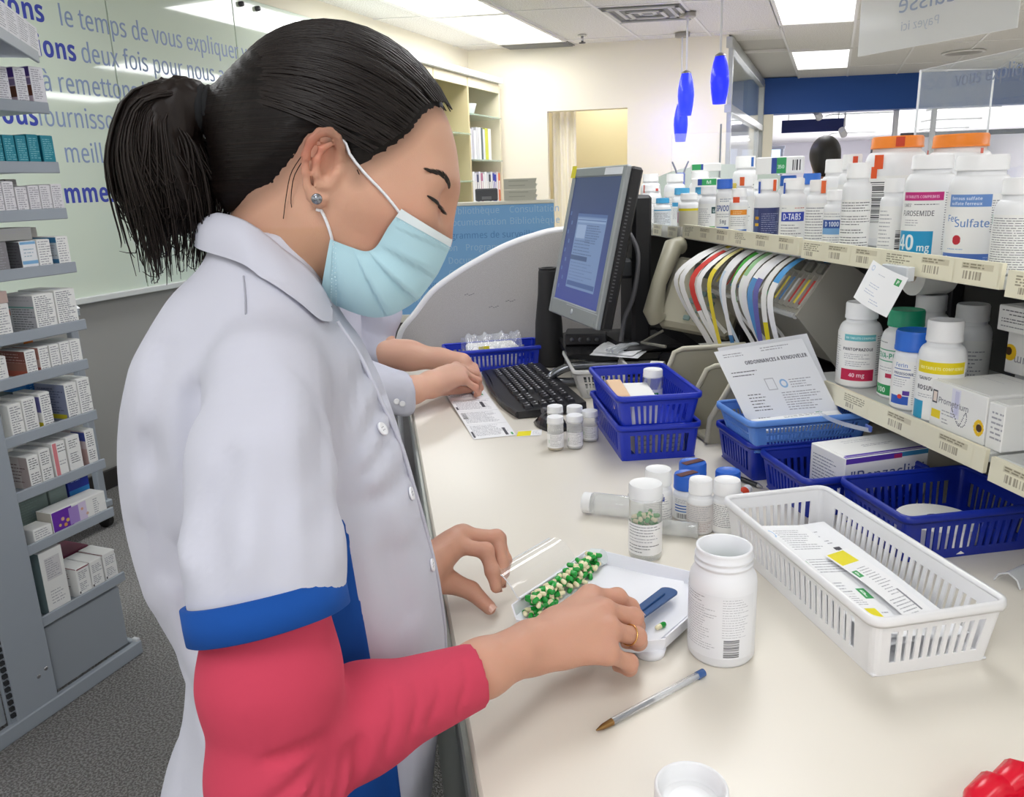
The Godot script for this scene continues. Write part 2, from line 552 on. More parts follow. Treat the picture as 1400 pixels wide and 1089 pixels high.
# the room
func wall_seg(called: String, a: Vector3, b: Vector3, y0: float, y1: float, m: Material, label: String, th := 0.12, side := 1.0) -> MeshInstance3D:
	var d := b - a; d.y = 0
	var l := d.length()
	var yaw := atan2(-d.z, d.x)
	var o := struct(called, bx(Vector3(l / 2, (y0 + y1) / 2, -side * th / 2), Vector3(l, y1 - y0, th)), m, label, "wall", TY(Vector3(a.x, 0, a.z), yaw))
	return o
func build_room() -> void:
	var W0 := Vector3(-1.417, 0, -4.135)
	var carpet := mt("carpet", "a5a4a3", 1.0, 0, 0.1)
	carpet.albedo_texture = noise_tex(0.09, 3, "b4b2b1", "ffffff", 512, 5); carpet.uv1_triplanar = true; carpet.uv1_world_triplanar = true
	carpet.uv1_scale = Vector3.ONE * 2.2
	carpet.normal_enabled = true; carpet.normal_texture = noise_tex(0.3, 5, "", "", 256, 2, true, 6.0); carpet.normal_scale = 0.6
	var fl := struct("floor", bx(Vector3(2, -0.05, -4), Vector3(22, 0.1, 24)), carpet, "dark grey carpet floor of the dispensary", "floor")
	var vinyl := mt("shop_vinyl", "e4dfd4", 0.4)
	struct("floor_public", G.new().box(Vector3(6.0, 0.001, -2.5), Vector3(8.6, 0.006, 16)).box(Vector3(0.5, 0.0012, -6.9), Vector3(3.6, 0.006, 3.6)).done(), vinyl, "pale vinyl floor of the public side of the shop", "floor")
	var cream := mt("cream_paint", "f3ecd9", 0.85, 0, 0.3)
	var grey := mt("grey_paint", "a9a9a6", 0.85, 0, 0.3)
	var corner := Vector3(0.99, 0, -8.23)
	var far := Vector3(3.298, 0, -7.481)
	var back := W0 - DU * 9.5
	wall_seg("wall_left", back, corner + DU * 0.1, 0.94, 2.8, cream, "cream painted left wall above the grey dado")
	wall_seg("wall_left_dado", back, corner + DU * 0.1, 0.0, 0.94, grey, "grey lower part of the left wall")
	var bb := struct("baseboard_left", bx(Vector3(7, 0.05, 0.006), Vector3(14, 0.1, 0.012), 0.003), mt("black_rubber", "2e2c2b", 0.6), "dark rubber baseboard along the left wall", "baseboard", TY(W0 - DU * 9.0, YAW))
	var bd := (far - corner).normalized()
	var yaw := atan2(-bd.z, bd.x)
	var bl := (far - corner).length()
	var d0 := 0.748
	var d1 := 1.512
	var wb := struct("wall_back", G.new().box(Vector3(d0 / 2 - 0.1, 1.4, -0.075), Vector3(d0 + 0.2, 2.8, 0.15)).box(Vector3((d1 + bl) / 2, 1.4, -0.075), Vector3(bl - d1, 2.8, 0.15)).box(Vector3((d0 + d1) / 2, 2.44, -0.075), Vector3(d1 - d0, 0.72, 0.15)).done(), cream, "cream back wall with a curtained doorway", "wall", TY(corner, yaw))
	part("recess_lining", G.new().box(Vector3((d0 + d1) / 2, 1.4, -1.2), Vector3(2.4, 2.8, 0.1)).box(Vector3(d0 - 0.8, 1.4, -0.7), Vector3(0.1, 2.8, 1.1)).box(Vector3(d1 + 0.6, 1.4, -0.7), Vector3(0.1, 2.8, 1.1)).done(), mt("recess_paint", "f3e7bf", 0.85), wb)
	var rl := thing("recess_light", "hidden ceiling light inside the curtained recess", "ceiling light", Transform3D(Basis(Vector3.UP, yaw), corner) * Vector3((d0 + d1) / 2 + 0.2, 2.66, -0.7), yaw)
	part("diffuser", bx(Vector3(0, 0, 0), Vector3(0.6, 0.03, 0.4), 0.005), glow_mt("hall_light_face", "ffffff", 2.0), rl)
	part("frame", G.new().box(Vector3(0.32, 0, 0), Vector3(0.03, 0.04, 0.44)).box(Vector3(-0.32, 0, 0), Vector3(0.03, 0.04, 0.44)).box(Vector3(0, 0, 0.21), Vector3(0.6, 0.04, 0.03)).box(Vector3(0, 0, -0.21), Vector3(0.6, 0.04, 0.03)).done(), mt("aluminium_white", "d8dada"), rl)
	panel_light(rl, Vector3(0, -0.03, 0), Vector2(0.55, 0.35), 0.8)
	var cur := func(u: float, v: float) -> Vector3:
		return Vector3(d0 + 0.02 + u * 0.24, 0.1 + v * 2.0, -0.24 + 0.02 * sin(u * 22.0) + 0.01 * sin(u * 11 + v * 3))
	single("doorway_curtain", G.new().sheet(48, 10, cur).done(), mt("curtain", "f8f1dc", 0.9), "cream curtain drawn to the left side of the back doorway", "curtain", corner, yaw)
	mats["curtain"].cull_mode = BaseMaterial3D.CULL_DISABLED
	var gend := far + DU * 3.85
	var alu := mt("aluminium", "b9bcbc", 0.35, 0.7)
	var gw := thing("window_1", "tall shop window in grey aluminium frame beside the back wall", "window", far, YAW)
	gw.set_meta("kind", "structure")
	var g := G.new()
	g.box(Vector3(1.92, 2.6, 0), Vector3(3.85, 0.1, 0.07), 0.004).box(Vector3(1.92, 2.03, 0), Vector3(3.85, 0.075, 0.09), 0.004).box(Vector3(3.8, 1.3, 0), Vector3(0.1, 2.6, 0.08), 0.004).box(Vector3(0.04, 1.3, 0), Vector3(0.05, 2.6, 0.08), 0.004).box(Vector3(1.9, 0.1, 0), Vector3(3.85, 0.2, 0.07), 0.004)
	g.box(Vector3(3.2, 1.0, 0), Vector3(0.05, 2.0, 0.06), 0.004)
	part("window_frame", g.done(), alu, gw)
	var pane := clear_mt("pane", "dfeee6", 0.16)
	part("pane", bx(Vector3(1.92, 2.31, 0), Vector3(3.7, 0.5, 0.01)), pane, gw)
	part("pane", bx(Vector3(1.92, 1.1, 0), Vector3(3.7, 1.78, 0.01)), pane, gw)
	var s0 := far + DU * 3.85
	var syaw := atan2(-DV.z, DV.x)
	struct("wall_front_soffit", bx(Vector3(4, 2.45, -0.15), Vector3(8.4, 0.46, 0.3)), mt("soffit_blue", "1d4f9e", 0.6), "deep blue soffit above the open shop front", "wall", TY(s0 + DU * 0.1, syaw))
	var white := mt("hall_white", "f0eff4", 0.8)
	struct("trim_1", bx(Vector3(0.06, 1.1, 0.0), Vector3(0.16, 2.22, 0.2), 0.004), cream, "cream jamb at the left end of the shop front", "trim", TY(s0 + DU * 0.1, syaw))
	wall_seg("wall_right", s0 + DV * 8.3, Vector3(9.5, 0, 6), 0, 2.8, cream, "cream right wall of the shop")
	wall_seg("wall_rear", Vector3(-7, 0, 5.5), Vector3(9.6, 0, 5.5), 0, 2.8, cream, "cream rear wall of the shop")
	var wn := ["left", "middle", "right"]
	for i in 3:
		var w := thing("window_%d" % (i + 5), "%s wide daylight window in the wall behind the viewer" % wn[i], "window", Vector3(-4.0 + i * 4.2, 0, 5.47), PI)
		w.set_meta("kind", "structure")
		part("window_frame", G.new().box(Vector3(0, 2.52, 0.05), Vector3(3.4, 0.08, 0.1), 0.005).box(Vector3(0, 0.66, 0.05), Vector3(3.4, 0.08, 0.1), 0.005).box(Vector3(-1.66, 1.59, 0.05), Vector3(0.08, 1.8, 0.1), 0.005).box(Vector3(1.66, 1.59, 0.05), Vector3(0.08, 1.8, 0.1), 0.005).box(Vector3(0, 1.59, 0.05), Vector3(0.05, 1.8, 0.08), 0.005).done(), alu, w)
		part("pane", bx(Vector3(0, 1.59, 0.02), Vector3(3.25, 1.8, 0.01)), glow_mt("rear_window_glow", "e8f0ff", 1.0), w)
		var l := AreaLight3D.new(); l.name = "window_light"; l.area_size = Vector2(3.2, 1.75); l.light_energy = WINDOW; l.light_color = Color(0.93, 0.96, 1.0); l.area_range = 20.0; l.area_attenuation = 2.0; l.shadow_enabled = true
		w.add_child(l, true); l.position = Vector3(0, 1.59, 0.12); l.rotation = Vector3(0, PI, 0)
	build_hall(s0, syaw, white)
	build_ceiling()
	build_left_panel(W0)
	build_cabinet(W0)
func build_hall(s0: Vector3, syaw: float, white: Material) -> void:
	struct("hall_floor", bx(Vector3(3, -0.04, -13.2), Vector3(22, 0.1, 26)), mt("hall_tile", "d8d6d2", 0.35), "pale floor of the hall beyond the shop front", "floor", TY(s0, syaw))
	struct("hall_ceiling", bx(Vector3(3, 2.75, -13.2), Vector3(22, 0.1, 26.4)), white, "white ceiling of the hall beyond the shop front", "ceiling", TY(s0, syaw))
	struct("wall_hall_far", bx(Vector3(3, 1.4, -25), Vector3(22, 2.8, 0.1)), mt("hall_far", "e6e4ee", 0.8), "pale far wall of the hall", "wall", TY(s0, syaw))
	struct("wall_hall_left", bx(Vector3(-7.5, 1.4, -13), Vector3(0.1, 2.8, 26)), white, "white left wall of the hall", "wall", TY(s0, syaw))
	struct("wall_hall_right", bx(Vector3(13.5, 1.4, -13), Vector3(0.1, 2.8, 26)), white, "white right wall of the hall", "wall", TY(s0, syaw))
	var X := TY(s0, syaw)
	var names := ["nearest the shop window", "second from the shop window", "third from the shop window"]
	for i in 3:
		var w := thing("window_%d" % (i + 2), "glazed hall entrance panel with bluish daylight, " + names[i], "window", X * Vector3(0.35 + i * 0.62, 0, -6.5 - i * 0.8), syaw)
		w.set_meta("kind", "structure")
		var f := G.new()
		f.box(Vector3(0, 1.0, 0), Vector3(0.12, 2.0, 0.12), 0.01).box(Vector3(0.48, 1.0, 0), Vector3(0.06, 2.0, 0.12), 0.01).box(Vector3(0.24, 2.02, 0), Vector3(0.6, 0.08, 0.12), 0.01)
		part("window_frame", f.done(), mt("door_frame", "8f93a0", 0.4, 0.4), w)
		part("pane", bx(Vector3(0.26, 1.0, 0), Vector3(0.4, 2.0, 0.02)), glow_mt("daylight_window", "cfe0ff", 1.1), w)
	var hl := ["nearest, at the left", "far left", "right of the acrylic screen edge", "middle right", "farthest right"]
	var spots := [Vector3(3.75, 2.68, -8.14), Vector3(5.78, 2.68, -7.65), Vector3(7.32, 2.68, -12.05), Vector3(9.12, 2.68, -17.02), Vector3(6.41, 2.68, -17.58)]
	for i in spots.size():
		var lm := thing("hall_ceiling_light", "flat white ceiling light of the hall, " + hl[i], "ceiling light", X * spots[i], syaw, "")
		part("diffuser", bx(Vector3(0, 0, 0), Vector3(1.3, 0.03, 0.5), 0.005), glow_mt("hall_light_face", "ffffff", 2.0), lm)
		part("frame", G.new().box(Vector3(0.66, 0, 0), Vector3(0.03, 0.04, 0.54)).box(Vector3(-0.66, 0, 0), Vector3(0.03, 0.04, 0.54)).box(Vector3(0, 0, 0.26), Vector3(1.3, 0.04, 0.03)).box(Vector3(0, 0, -0.26), Vector3(1.3, 0.04, 0.03)).done(), mt("aluminium", "b9bcbc"), lm)
		panel_light(lm, Vector3(0, -0.03, 0), Vector2(1.3, 0.5), HALL)
	var sg := thing("hanging_sign", "dark blue blank hanging sign in the hall", "sign", X * Vector3(1.35, 0, -2.6), syaw)
	part("board", bx(Vector3(0, 2.18, 0), Vector3(1.0, 0.2, 0.04), 0.005), mt("sign_navy", "26357c", 0.5), sg)
	for sx in [-0.4, 0.4]: part("rod", bx(Vector3(sx, 2.49, 0), Vector3(0.012, 0.44, 0.012)), mt("aluminium", "b9bcbc"), sg)
	var pn := ["grey steel post standing in the hall", "slim white post beside the grey one in the hall", "slim white post left of the acrylic screen"]
	var pp := [Vector3(2.05, 0, -1.5), Vector3(1.9, 0, -0.4), Vector3(2.4, 0, -0.4)]
	for i in 3:
		var p := thing("post", pn[i], "post", X * pp[i], syaw)
		var hh: float = [1.9, 2.7, 2.7][i]
		var w: float = [0.16, 0.06, 0.06][i]
		part("shaft", bx(Vector3(0, hh / 2, 0), Vector3(w, hh, w), 0.006), mt("post_grey", "6f7078", 0.5) if i == 0 else white, p)
		part("foot_plate", bx(Vector3(0, 0.02, 0), Vector3(w * 2, 0.02, w * 2), 0.004), mt("post_grey", "6f7078"), p)
	var rail := thing("display_rail", "horizontal dark rail across the hall behind the bottles", "rail", X * Vector3(4.8, 0, -1.3), syaw)
	part("beam", bx(Vector3(0, 1.92, 0), Vector3(5.0, 0.07, 0.06), 0.006), mt("post_grey", "6f7078"), rail)
	for sx in [-2.4, 0.0, 2.4]: part("leg", bx(Vector3(sx, 0.94, 0), Vector3(0.06, 1.9, 0.06), 0.006), mt("post_grey", "6f7078"), rail)
	var sl := ["upper spotlight of the hall track", "lower spotlight of the hall track", "spotlight at the right end of the hall"]
	var sp := [Vector3(0.85, 2.16, -0.3), Vector3(1.25, 1.93, -0.5), Vector3(4.6, 1.95, -0.4)]
	for i in 3:
		var s := thing("spotlight", sl[i], "spotlight", X * sp[i], syaw)
		part("can", G.new().lathe([V2(0.0, 0.12), V2(0.045, 0.12), V2(0.045, 0.12), V2(0.05, 0.0), V2(0.05, 0.0), V2(0.0, 0.01)], 14).done(), white, s, TE(Vector3.ZERO, Vector3(50, 0, 30)))
		part("bulb", lathe([V2(0, -0.028), V2(0.025, -0.02), V2(0.034, 0.0), V2(0.02, 0.02), V2(0, 0.02)], 12), glow_mt("spot_bulb", "ffe9c4", 5.0), s, TE(Vector3.ZERO, Vector3(50, 0, 30)))
		part("stem", bx(Vector3(0, (2.7 - sp[i].y) / 2 + 0.06, 0), Vector3(0.02, 2.6 - sp[i].y, 0.02)), white, s)
func panel_light(parent: Node3D, at: Vector3, size: Vector2, energy: float) -> void:
	var l := AreaLight3D.new(); l.name = "panel_light"
	l.area_size = size; l.light_energy = energy; l.light_color = Color(0.99, 0.99, 1.0)
	l.area_range = 14.0; l.area_attenuation = 2.0
	l.shadow_enabled = true
	parent.add_child(l, true)
	l.position = at; l.rotation_degrees = Vector3(-90, 0, 0)
func ceil_pt(s: float, t: float, y: float) -> Vector3:
	return Vector3(1.219, y, -7.846) + DU * s + DV * t
func slab(s0: float, s1: float, t0: float, t1: float, y0: float, y1: float, g: G = null) -> G:
	if g == null: g = G.new()
	g.flat()
	var a := ceil_pt(s0, t0, y0); var b := ceil_pt(s0, t1, y0); var c := ceil_pt(s1, t1, y0); var d := ceil_pt(s1, t0, y0)
	var h := Vector3(0, y1 - y0, 0)
	g.quad(d, c, b, a); g.quad(a + h, b + h, c + h, d + h)
	g.quad(a, b, b + h, a + h); g.quad(b, c, c + h, b + h); g.quad(c, d, d + h, c + h); g.quad(d, a, a + h, d + h)
	return g
func troffer(label: String, s0: float, s1: float, t0: float, t1: float) -> void:
	var o := thing("ceiling_light", label, "ceiling light")
	var f := slab(s0, s1, t0, t0 + 0.03, 2.646, 2.68)
	slab(s0, s1, t1 - 0.03, t1, 2.646, 2.68, f); slab(s0, s0 + 0.03, t0 + 0.03, t1 - 0.03, 2.646, 2.68, f); slab(s1 - 0.03, s1, t0 + 0.03, t1 - 0.03, 2.646, 2.68, f)
	part("frame", f.done(), mt("tbar", "e8e6e2", 0.5), o)
	part("diffuser", slab(s0 + 0.03, s1 - 0.03, t0 + 0.03, t1 - 0.03, 2.652, 2.668).done(), glow_mt("ceiling_light_face", "ffffff", 1.6), o)
	var ctr := ceil_pt((s0 + s1) / 2, (t0 + t1) / 2, 2.635)
	var l := AreaLight3D.new(); l.name = "panel_light"
	l.area_size = Vector2(s1 - s0 - 0.1, (t1 - t0) * 0.86); l.light_energy = LAMP; l.light_color = Color(0.985, 0.99, 1.0)
	l.area_range = 16.0; l.area_attenuation = 2.0
	l.shadow_enabled = true
	o.add_child(l, true)
	l.transform = Transform3D(Basis(Vector3.UP, YAW) * Basis(Vector3.RIGHT, -PI / 2), ctr)
func build_ceiling() -> void:
	var tile := mt("ceiling_tile", "eeece8", 0.95, 0, 0.2)
	tile.albedo_texture = noise_tex(0.12, 9, "e4e2de", "ffffff", 256, 4); tile.uv1_triplanar = true; tile.uv1_world_triplanar = true; tile.uv1_scale = Vector3.ONE * 2.0
	var bar := mt("tbar", "e8e6e2", 0.5)
	var ce := struct("ceiling", bx(Vector3(1.5, 2.74, -3.0), Vector3(21, 0.1, 19)), mt("ceiling_deck", "cfccc6", 0.9), "suspended ceiling of pale fissured tiles", "ceiling")
	var lights := [
		["left ceiling light, far half of the pair above the cabinet", -1.43, 0.0, 0.0, 0.63],
		["left ceiling light, near half of the pair above the cabinet", -2.86, -1.43, 0.0, 0.63],
		["right ceiling light left of the hanging white sign", -1.91, -0.25, 2.52, 3.16],
		["small ceiling light just before the blue soffit", 1.41, 3.07, 2.52, 3.16],
	]
	for r in 4:
		for c in 5:
			var s0 := -5.2 - r * 2.86
			var t0 := -2.52 + c * 2.52
			var p := ceil_pt(s0 - 0.7, t0 + 0.3, 0)
			if p.z > 5.0 or p.x > 9.0 or (p - Vector3(-1.417, 0, -4.135)).dot(DN) < 0.5: continue
			lights.append(["ceiling light out of view, row %s of the run, %s" % [["first", "second", "third", "fourth"][r], ["far left", "left", "middle", "right", "far right"][c]], s0 - 1.43, s0, t0, t0 + 0.63])
	for c in 2: lights.append(["ceiling light over the shop front, " + ["left", "right"][c], -1.91, -0.25, 5.04 + c * 2.2, 5.67 + c * 2.2])
	for q in lights: troffer(q[0], q[1], q[2], q[3], q[4])
	var bars_ := G.new()
	for half in 2:
		var ts0 := -4 if half == 0 else 4
		var ts1 := 4 if half == 0 else 13
		var step := 1.43 if half == 0 else 1.66
		var off := 0.0 if half == 0 else -0.25
		for i in range(-3, 1 if half == 0 else 3):
			for j in range(ts0, ts1):
				var s0 := off + i * step
				var t0 := j * 0.63
				var lit := false
				for q in lights:
					if s0 + step / 2 > q[1] and s0 + step / 2 < q[2] and t0 + 0.3 > q[3] and t0 + 0.3 < q[4]: lit = true
				if half == 0 and i == 0: continue
				if not lit: part("ceiling_tile", slab(s0 + 0.008, s0 + step - 0.008, t0 + 0.008, t0 + 0.622, 2.664, 2.682).done(), tile, ce)
		for j in range(ts0, ts1 + 1): slab(off - 3 * step, off + (1 if half == 0 else 3) * step, j * 0.63 - 0.011, j * 0.63 + 0.011, 2.658, 2.684, bars_)
		for i in range(-3, 2 if half == 0 else 4): slab(off + i * step - 0.011, off + i * step + 0.011, ts0 * 0.63, ts1 * 0.63, 2.6585, 2.684, bars_)
	for j in range(-2, 4): part("ceiling_tile", slab(0.008, 0.6, j * 0.63 + 0.008, j * 0.63 + 0.622, 2.664, 2.682).done(), tile, ce)
	part("field", slab(-12, -4.3, -6, 9, 2.664, 2.684).done(), tile, ce)
	part("grid_bar", bars_.done(), bar, ce)
	var rg := thing("air_grille", "narrow grey air grille at the far end of the left ceiling light", "grille")
	part("backing", slab(0.02, 0.3, 0.0, 0.63, 2.652, 2.668).done(), mt("grille_grey", "7d7d7a", 0.7), rg)
	for k in 6: part("slat", slab(0.04 + k * 0.042, 0.06 + k * 0.042, 0.02, 0.61, 2.644, 2.654).done(), mt("grille_slat", "96958f", 0.6), rg)
	var ad := thing("air_diffuser", "square stepped air diffuser in the ceiling near the pendants", "vent")
	var ds := -1.43 * 1.0 + 0.05
	var fr := G.new()
	for k in 4:
		var e := 0.03 + k * 0.072
		var y := 2.645 + 0.012 * (k % 2)
		slab(-1.38 + e, -0.74 - e, 1.26 + e, 1.26 + e + 0.03, y, y + 0.012, fr); slab(-1.38 + e, -0.74 - e, 1.89 - e - 0.03, 1.89 - e, y, y + 0.012, fr)
		slab(-1.38 + e, -1.35 + e, 1.26 + e, 1.89 - e, y, y + 0.012, fr); slab(-0.77 - e, -0.74 - e, 1.26 + e, 1.89 - e, y, y + 0.012, fr)
	part("vanes", fr.done(), mt("vane_grey", "c9c8c4", 0.5), ad)
	part("throat", slab(-1.37, -0.75, 1.27, 1.88, 2.66, 2.663).done(), mt("vent_dark", "8e8e8a", 0.9), ad)
	for q in [["sprinkler", Vector3(1.91, 2.66, -7.431), "small sprinkler head between the light and the diffuser"], ["sprinkler", Vector3(8.0, 2.66, -9.5), "sprinkler head by the blue soffit at the right"]]:
		var sp := thing(q[0], q[2], "sprinkler", q[1])
		part("rose", lathe([V2(0, -0.012), V2(0.035, -0.01), V2(0.04, 0), V2(0, 0)], 16), mt("chrome", "c8c8ca", 0.25, 0.9), sp)
		part("stem", lathe([V2(0, -0.06), V2(0.012, -0.06), V2(0.012, -0.01), V2(0, -0.01)], 10), mt("chrome", "c8c8ca"), sp)
		part("deflector", lathe([V2(0, -0.066), V2(0.03, -0.066), V2(0.03, -0.06), V2(0, -0.06)], 12), mt("sprinkler_dark", "55524e", 0.5, 0.5), sp)
	var ls := thing("ceiling_speaker", "round perforated speaker grille in the ceiling by the soffit", "speaker", Vector3(6.55, 2.66, -8.62))
	part("grille", lathe([V2(0, -0.012), V2(0.16, -0.014), V2(0.2, -0.006), V2(0.2, 0), V2(0, 0)], 32), mt("speaker_grille", "a5a29c", 0.8), ls)
	part("rim", lathe([V2(0.19, -0.016), V2(0.215, -0.012), V2(0.22, 0), V2(0.19, 0), V2(0.19, -0.016)], 32), mt("tbar", "e8e6e2"), ls)
	var pl := ["middle blue glass pendant lamp, glowing palest", "farthest blue glass pendant lamp, partly behind the middle one", "nearest blue glass pendant lamp, deepest blue at right"]
	var pe := [[Vector3(2.511, 2.66, -6.486), 0.44], [Vector3(2.804, 2.66, -7.356), 0.60], [Vector3(2.475, 2.66, -5.75), 0.42]]
	for i in 3:
		var p := thing("pendant_lamp", pl[i], "pendant lamp", pe[i][0], 0.0, "")
		var drop: float = pe[i][1]
		part("canopy", lathe([V2(0, -0.035), V2(0.06, -0.035), V2(0.065, -0.03), V2(0.065, 0), V2(0, 0)], 24), mt("brushed_steel", "a3a09c", 0.35, 0.8), p)
		part("cord", bx(Vector3(0, -drop / 2, 0), Vector3(0.012, drop, 0.012)), mt("cord_white", "e6e6ea", 0.5), p)
		var h := 0.32
		var prof := []
		var outer := [V2(0.036, 0), V2(0.05, -0.05), V2(0.062, -0.12), V2(0.064, -0.17), V2(0.058, -0.24), V2(0.045, -h)]
		for q in outer: prof.append(q + V2(0, -drop))
		for k in range(5, -1, -1): prof.append(outer[k] + V2(-0.004, -drop))
		prof.reverse()
		var sh := mt("pendant_glass_%d" % i, ["3a50f4", "3a50f4", "1626e0"][i], 0.08)
		sh.backlight_enabled = true; sh.backlight = C("4a5cff")
		sh.clearcoat_enabled = true; sh.clearcoat = 1.0
		sh.emission_enabled = true; sh.emission = C("2438ff"); sh.emission_energy_multiplier = [0.14, 0.12, 0.06][i]
		part("shade", G.new().lathe(prof, 28).done(), sh, p)
		part("collar", lathe([V2(0, -drop - 0.008), V2(0.037, -drop - 0.008), V2(0.037, -drop + 0.005), V2(0.012, -drop + 0.02), V2(0, -drop + 0.02)], 20), mt("brushed_steel", "a3a09c"), p)
		part("bulb", lathe([V2(0, -h + 0.005), V2(0.04, -h + 0.01), V2(0.04, -h + 0.02), V2(0.025, -0.12), V2(0, -0.1)], 16), glow_mt("pendant_bulb", "fff2ff", 9.0), p, T(Vector3(0, -drop, 0)))
		var l := OmniLight3D.new(); l.name = "lamp_light"; l.light_energy = 0.03; l.light_color = Color(0.75, 0.78, 1.0); l.omni_range = 12.0; l.omni_attenuation = 2.0; l.light_size = 0.03; l.shadow_enabled = true
		p.add_child(l, true); l.position = Vector3(0, -drop - 0.2, 0)
func build_left_panel(W0: Vector3) -> void:
	var o := thing("printed_wall_panel", "pale green glossy wall panel printed with blue French sentences", "wall panel", W0 + DN * 0.004, YAW)
	var gm := mt("panel_glass", "e2efdf", 0.06)
	gm.clearcoat_enabled = true; gm.clearcoat = 1.0; gm.clearcoat_roughness = 0.03
	var xs := [-3.1, -1.4, 0.40, 1.33, 2.26, 3.1]
	for i in 5:
		part("pane", bx(Vector3((xs[i] + xs[i + 1]) / 2, 1.745, 0.012), Vector3(xs[i + 1] - xs[i] - 0.006, 1.57, 0.012), 0.002), gm, o)
	part("bottom_rail", bx(Vector3(0, 0.952, 0.02), Vector3(6.2, 0.03, 0.04), 0.004), mt("rail_white", "dfe3e2", 0.3), o)
	for x in [1.40, 1.55, 0.35, 0.47]: part("standoff", lathe([V2(0, 0.024), V2(0.014, 0.022), V2(0.016, 0.0), V2(0, 0)], 14), mt("standoff_dark", "5a5a60", 0.3, 0.7), o, Transform3D(Basis(Vector3.RIGHT, PI / 2), Vector3(x, 2.49, 0.018)))
	var blue := mt("text_blue", "3a4ab4", 0.4)
	var grey := mt("text_grey", "90a4c8", 0.4)
	var rows := [[2.175, "mons", -0.11, "le temps de vous expliquer votre", 0.115], [2.03, "ions", -0.01, "deux fois pour nous assurer", 0.205], [1.885, "", 0, "à remettons la bonne dose", -0.03], [1.735, "vous", -0.22, "fournissons des conseils, don", 0.0 - 0.085], [1.579, "", 0, "meilleur suivi possible", 0.022], [1.397, "mmes", -0.1, "", 0]]
	rows[0][2] = -0.235; rows[1][2] = -0.03; rows[3][2] = -0.315; rows[5][2] = -0.018
	for r in rows:
		r[0] -= 0.024
		if r[1]: part("lettering", lett(r[1], 0.122, true), blue, o, Transform3D(Basis.from_scale(Vector3(0.86, 1.0, 1.0)), Vector3(r[2], r[0], 0.0185)))
		if r[3]: part("lettering", lett(r[3], 0.122, false), grey, o, Transform3D(Basis.from_scale(Vector3(0.83, 1.0, 1.0)), Vector3(r[4], r[0], 0.0185)))
func lett(s: String, cap: float, bold: bool, kind := "Droid Sans", depth := 0.0012) -> TextMesh:
	var t := TextMesh.new()
	t.text = s; t.font = font(bold, kind); t.font_size = 64; t.pixel_size = cap / 64.0; t.depth = depth
	t.curve_step = 4.0
	t.horizontal_alignment = HORIZONTAL_ALIGNMENT_LEFT; t.vertical_alignment = VERTICAL_ALIGNMENT_BOTTOM
	return t
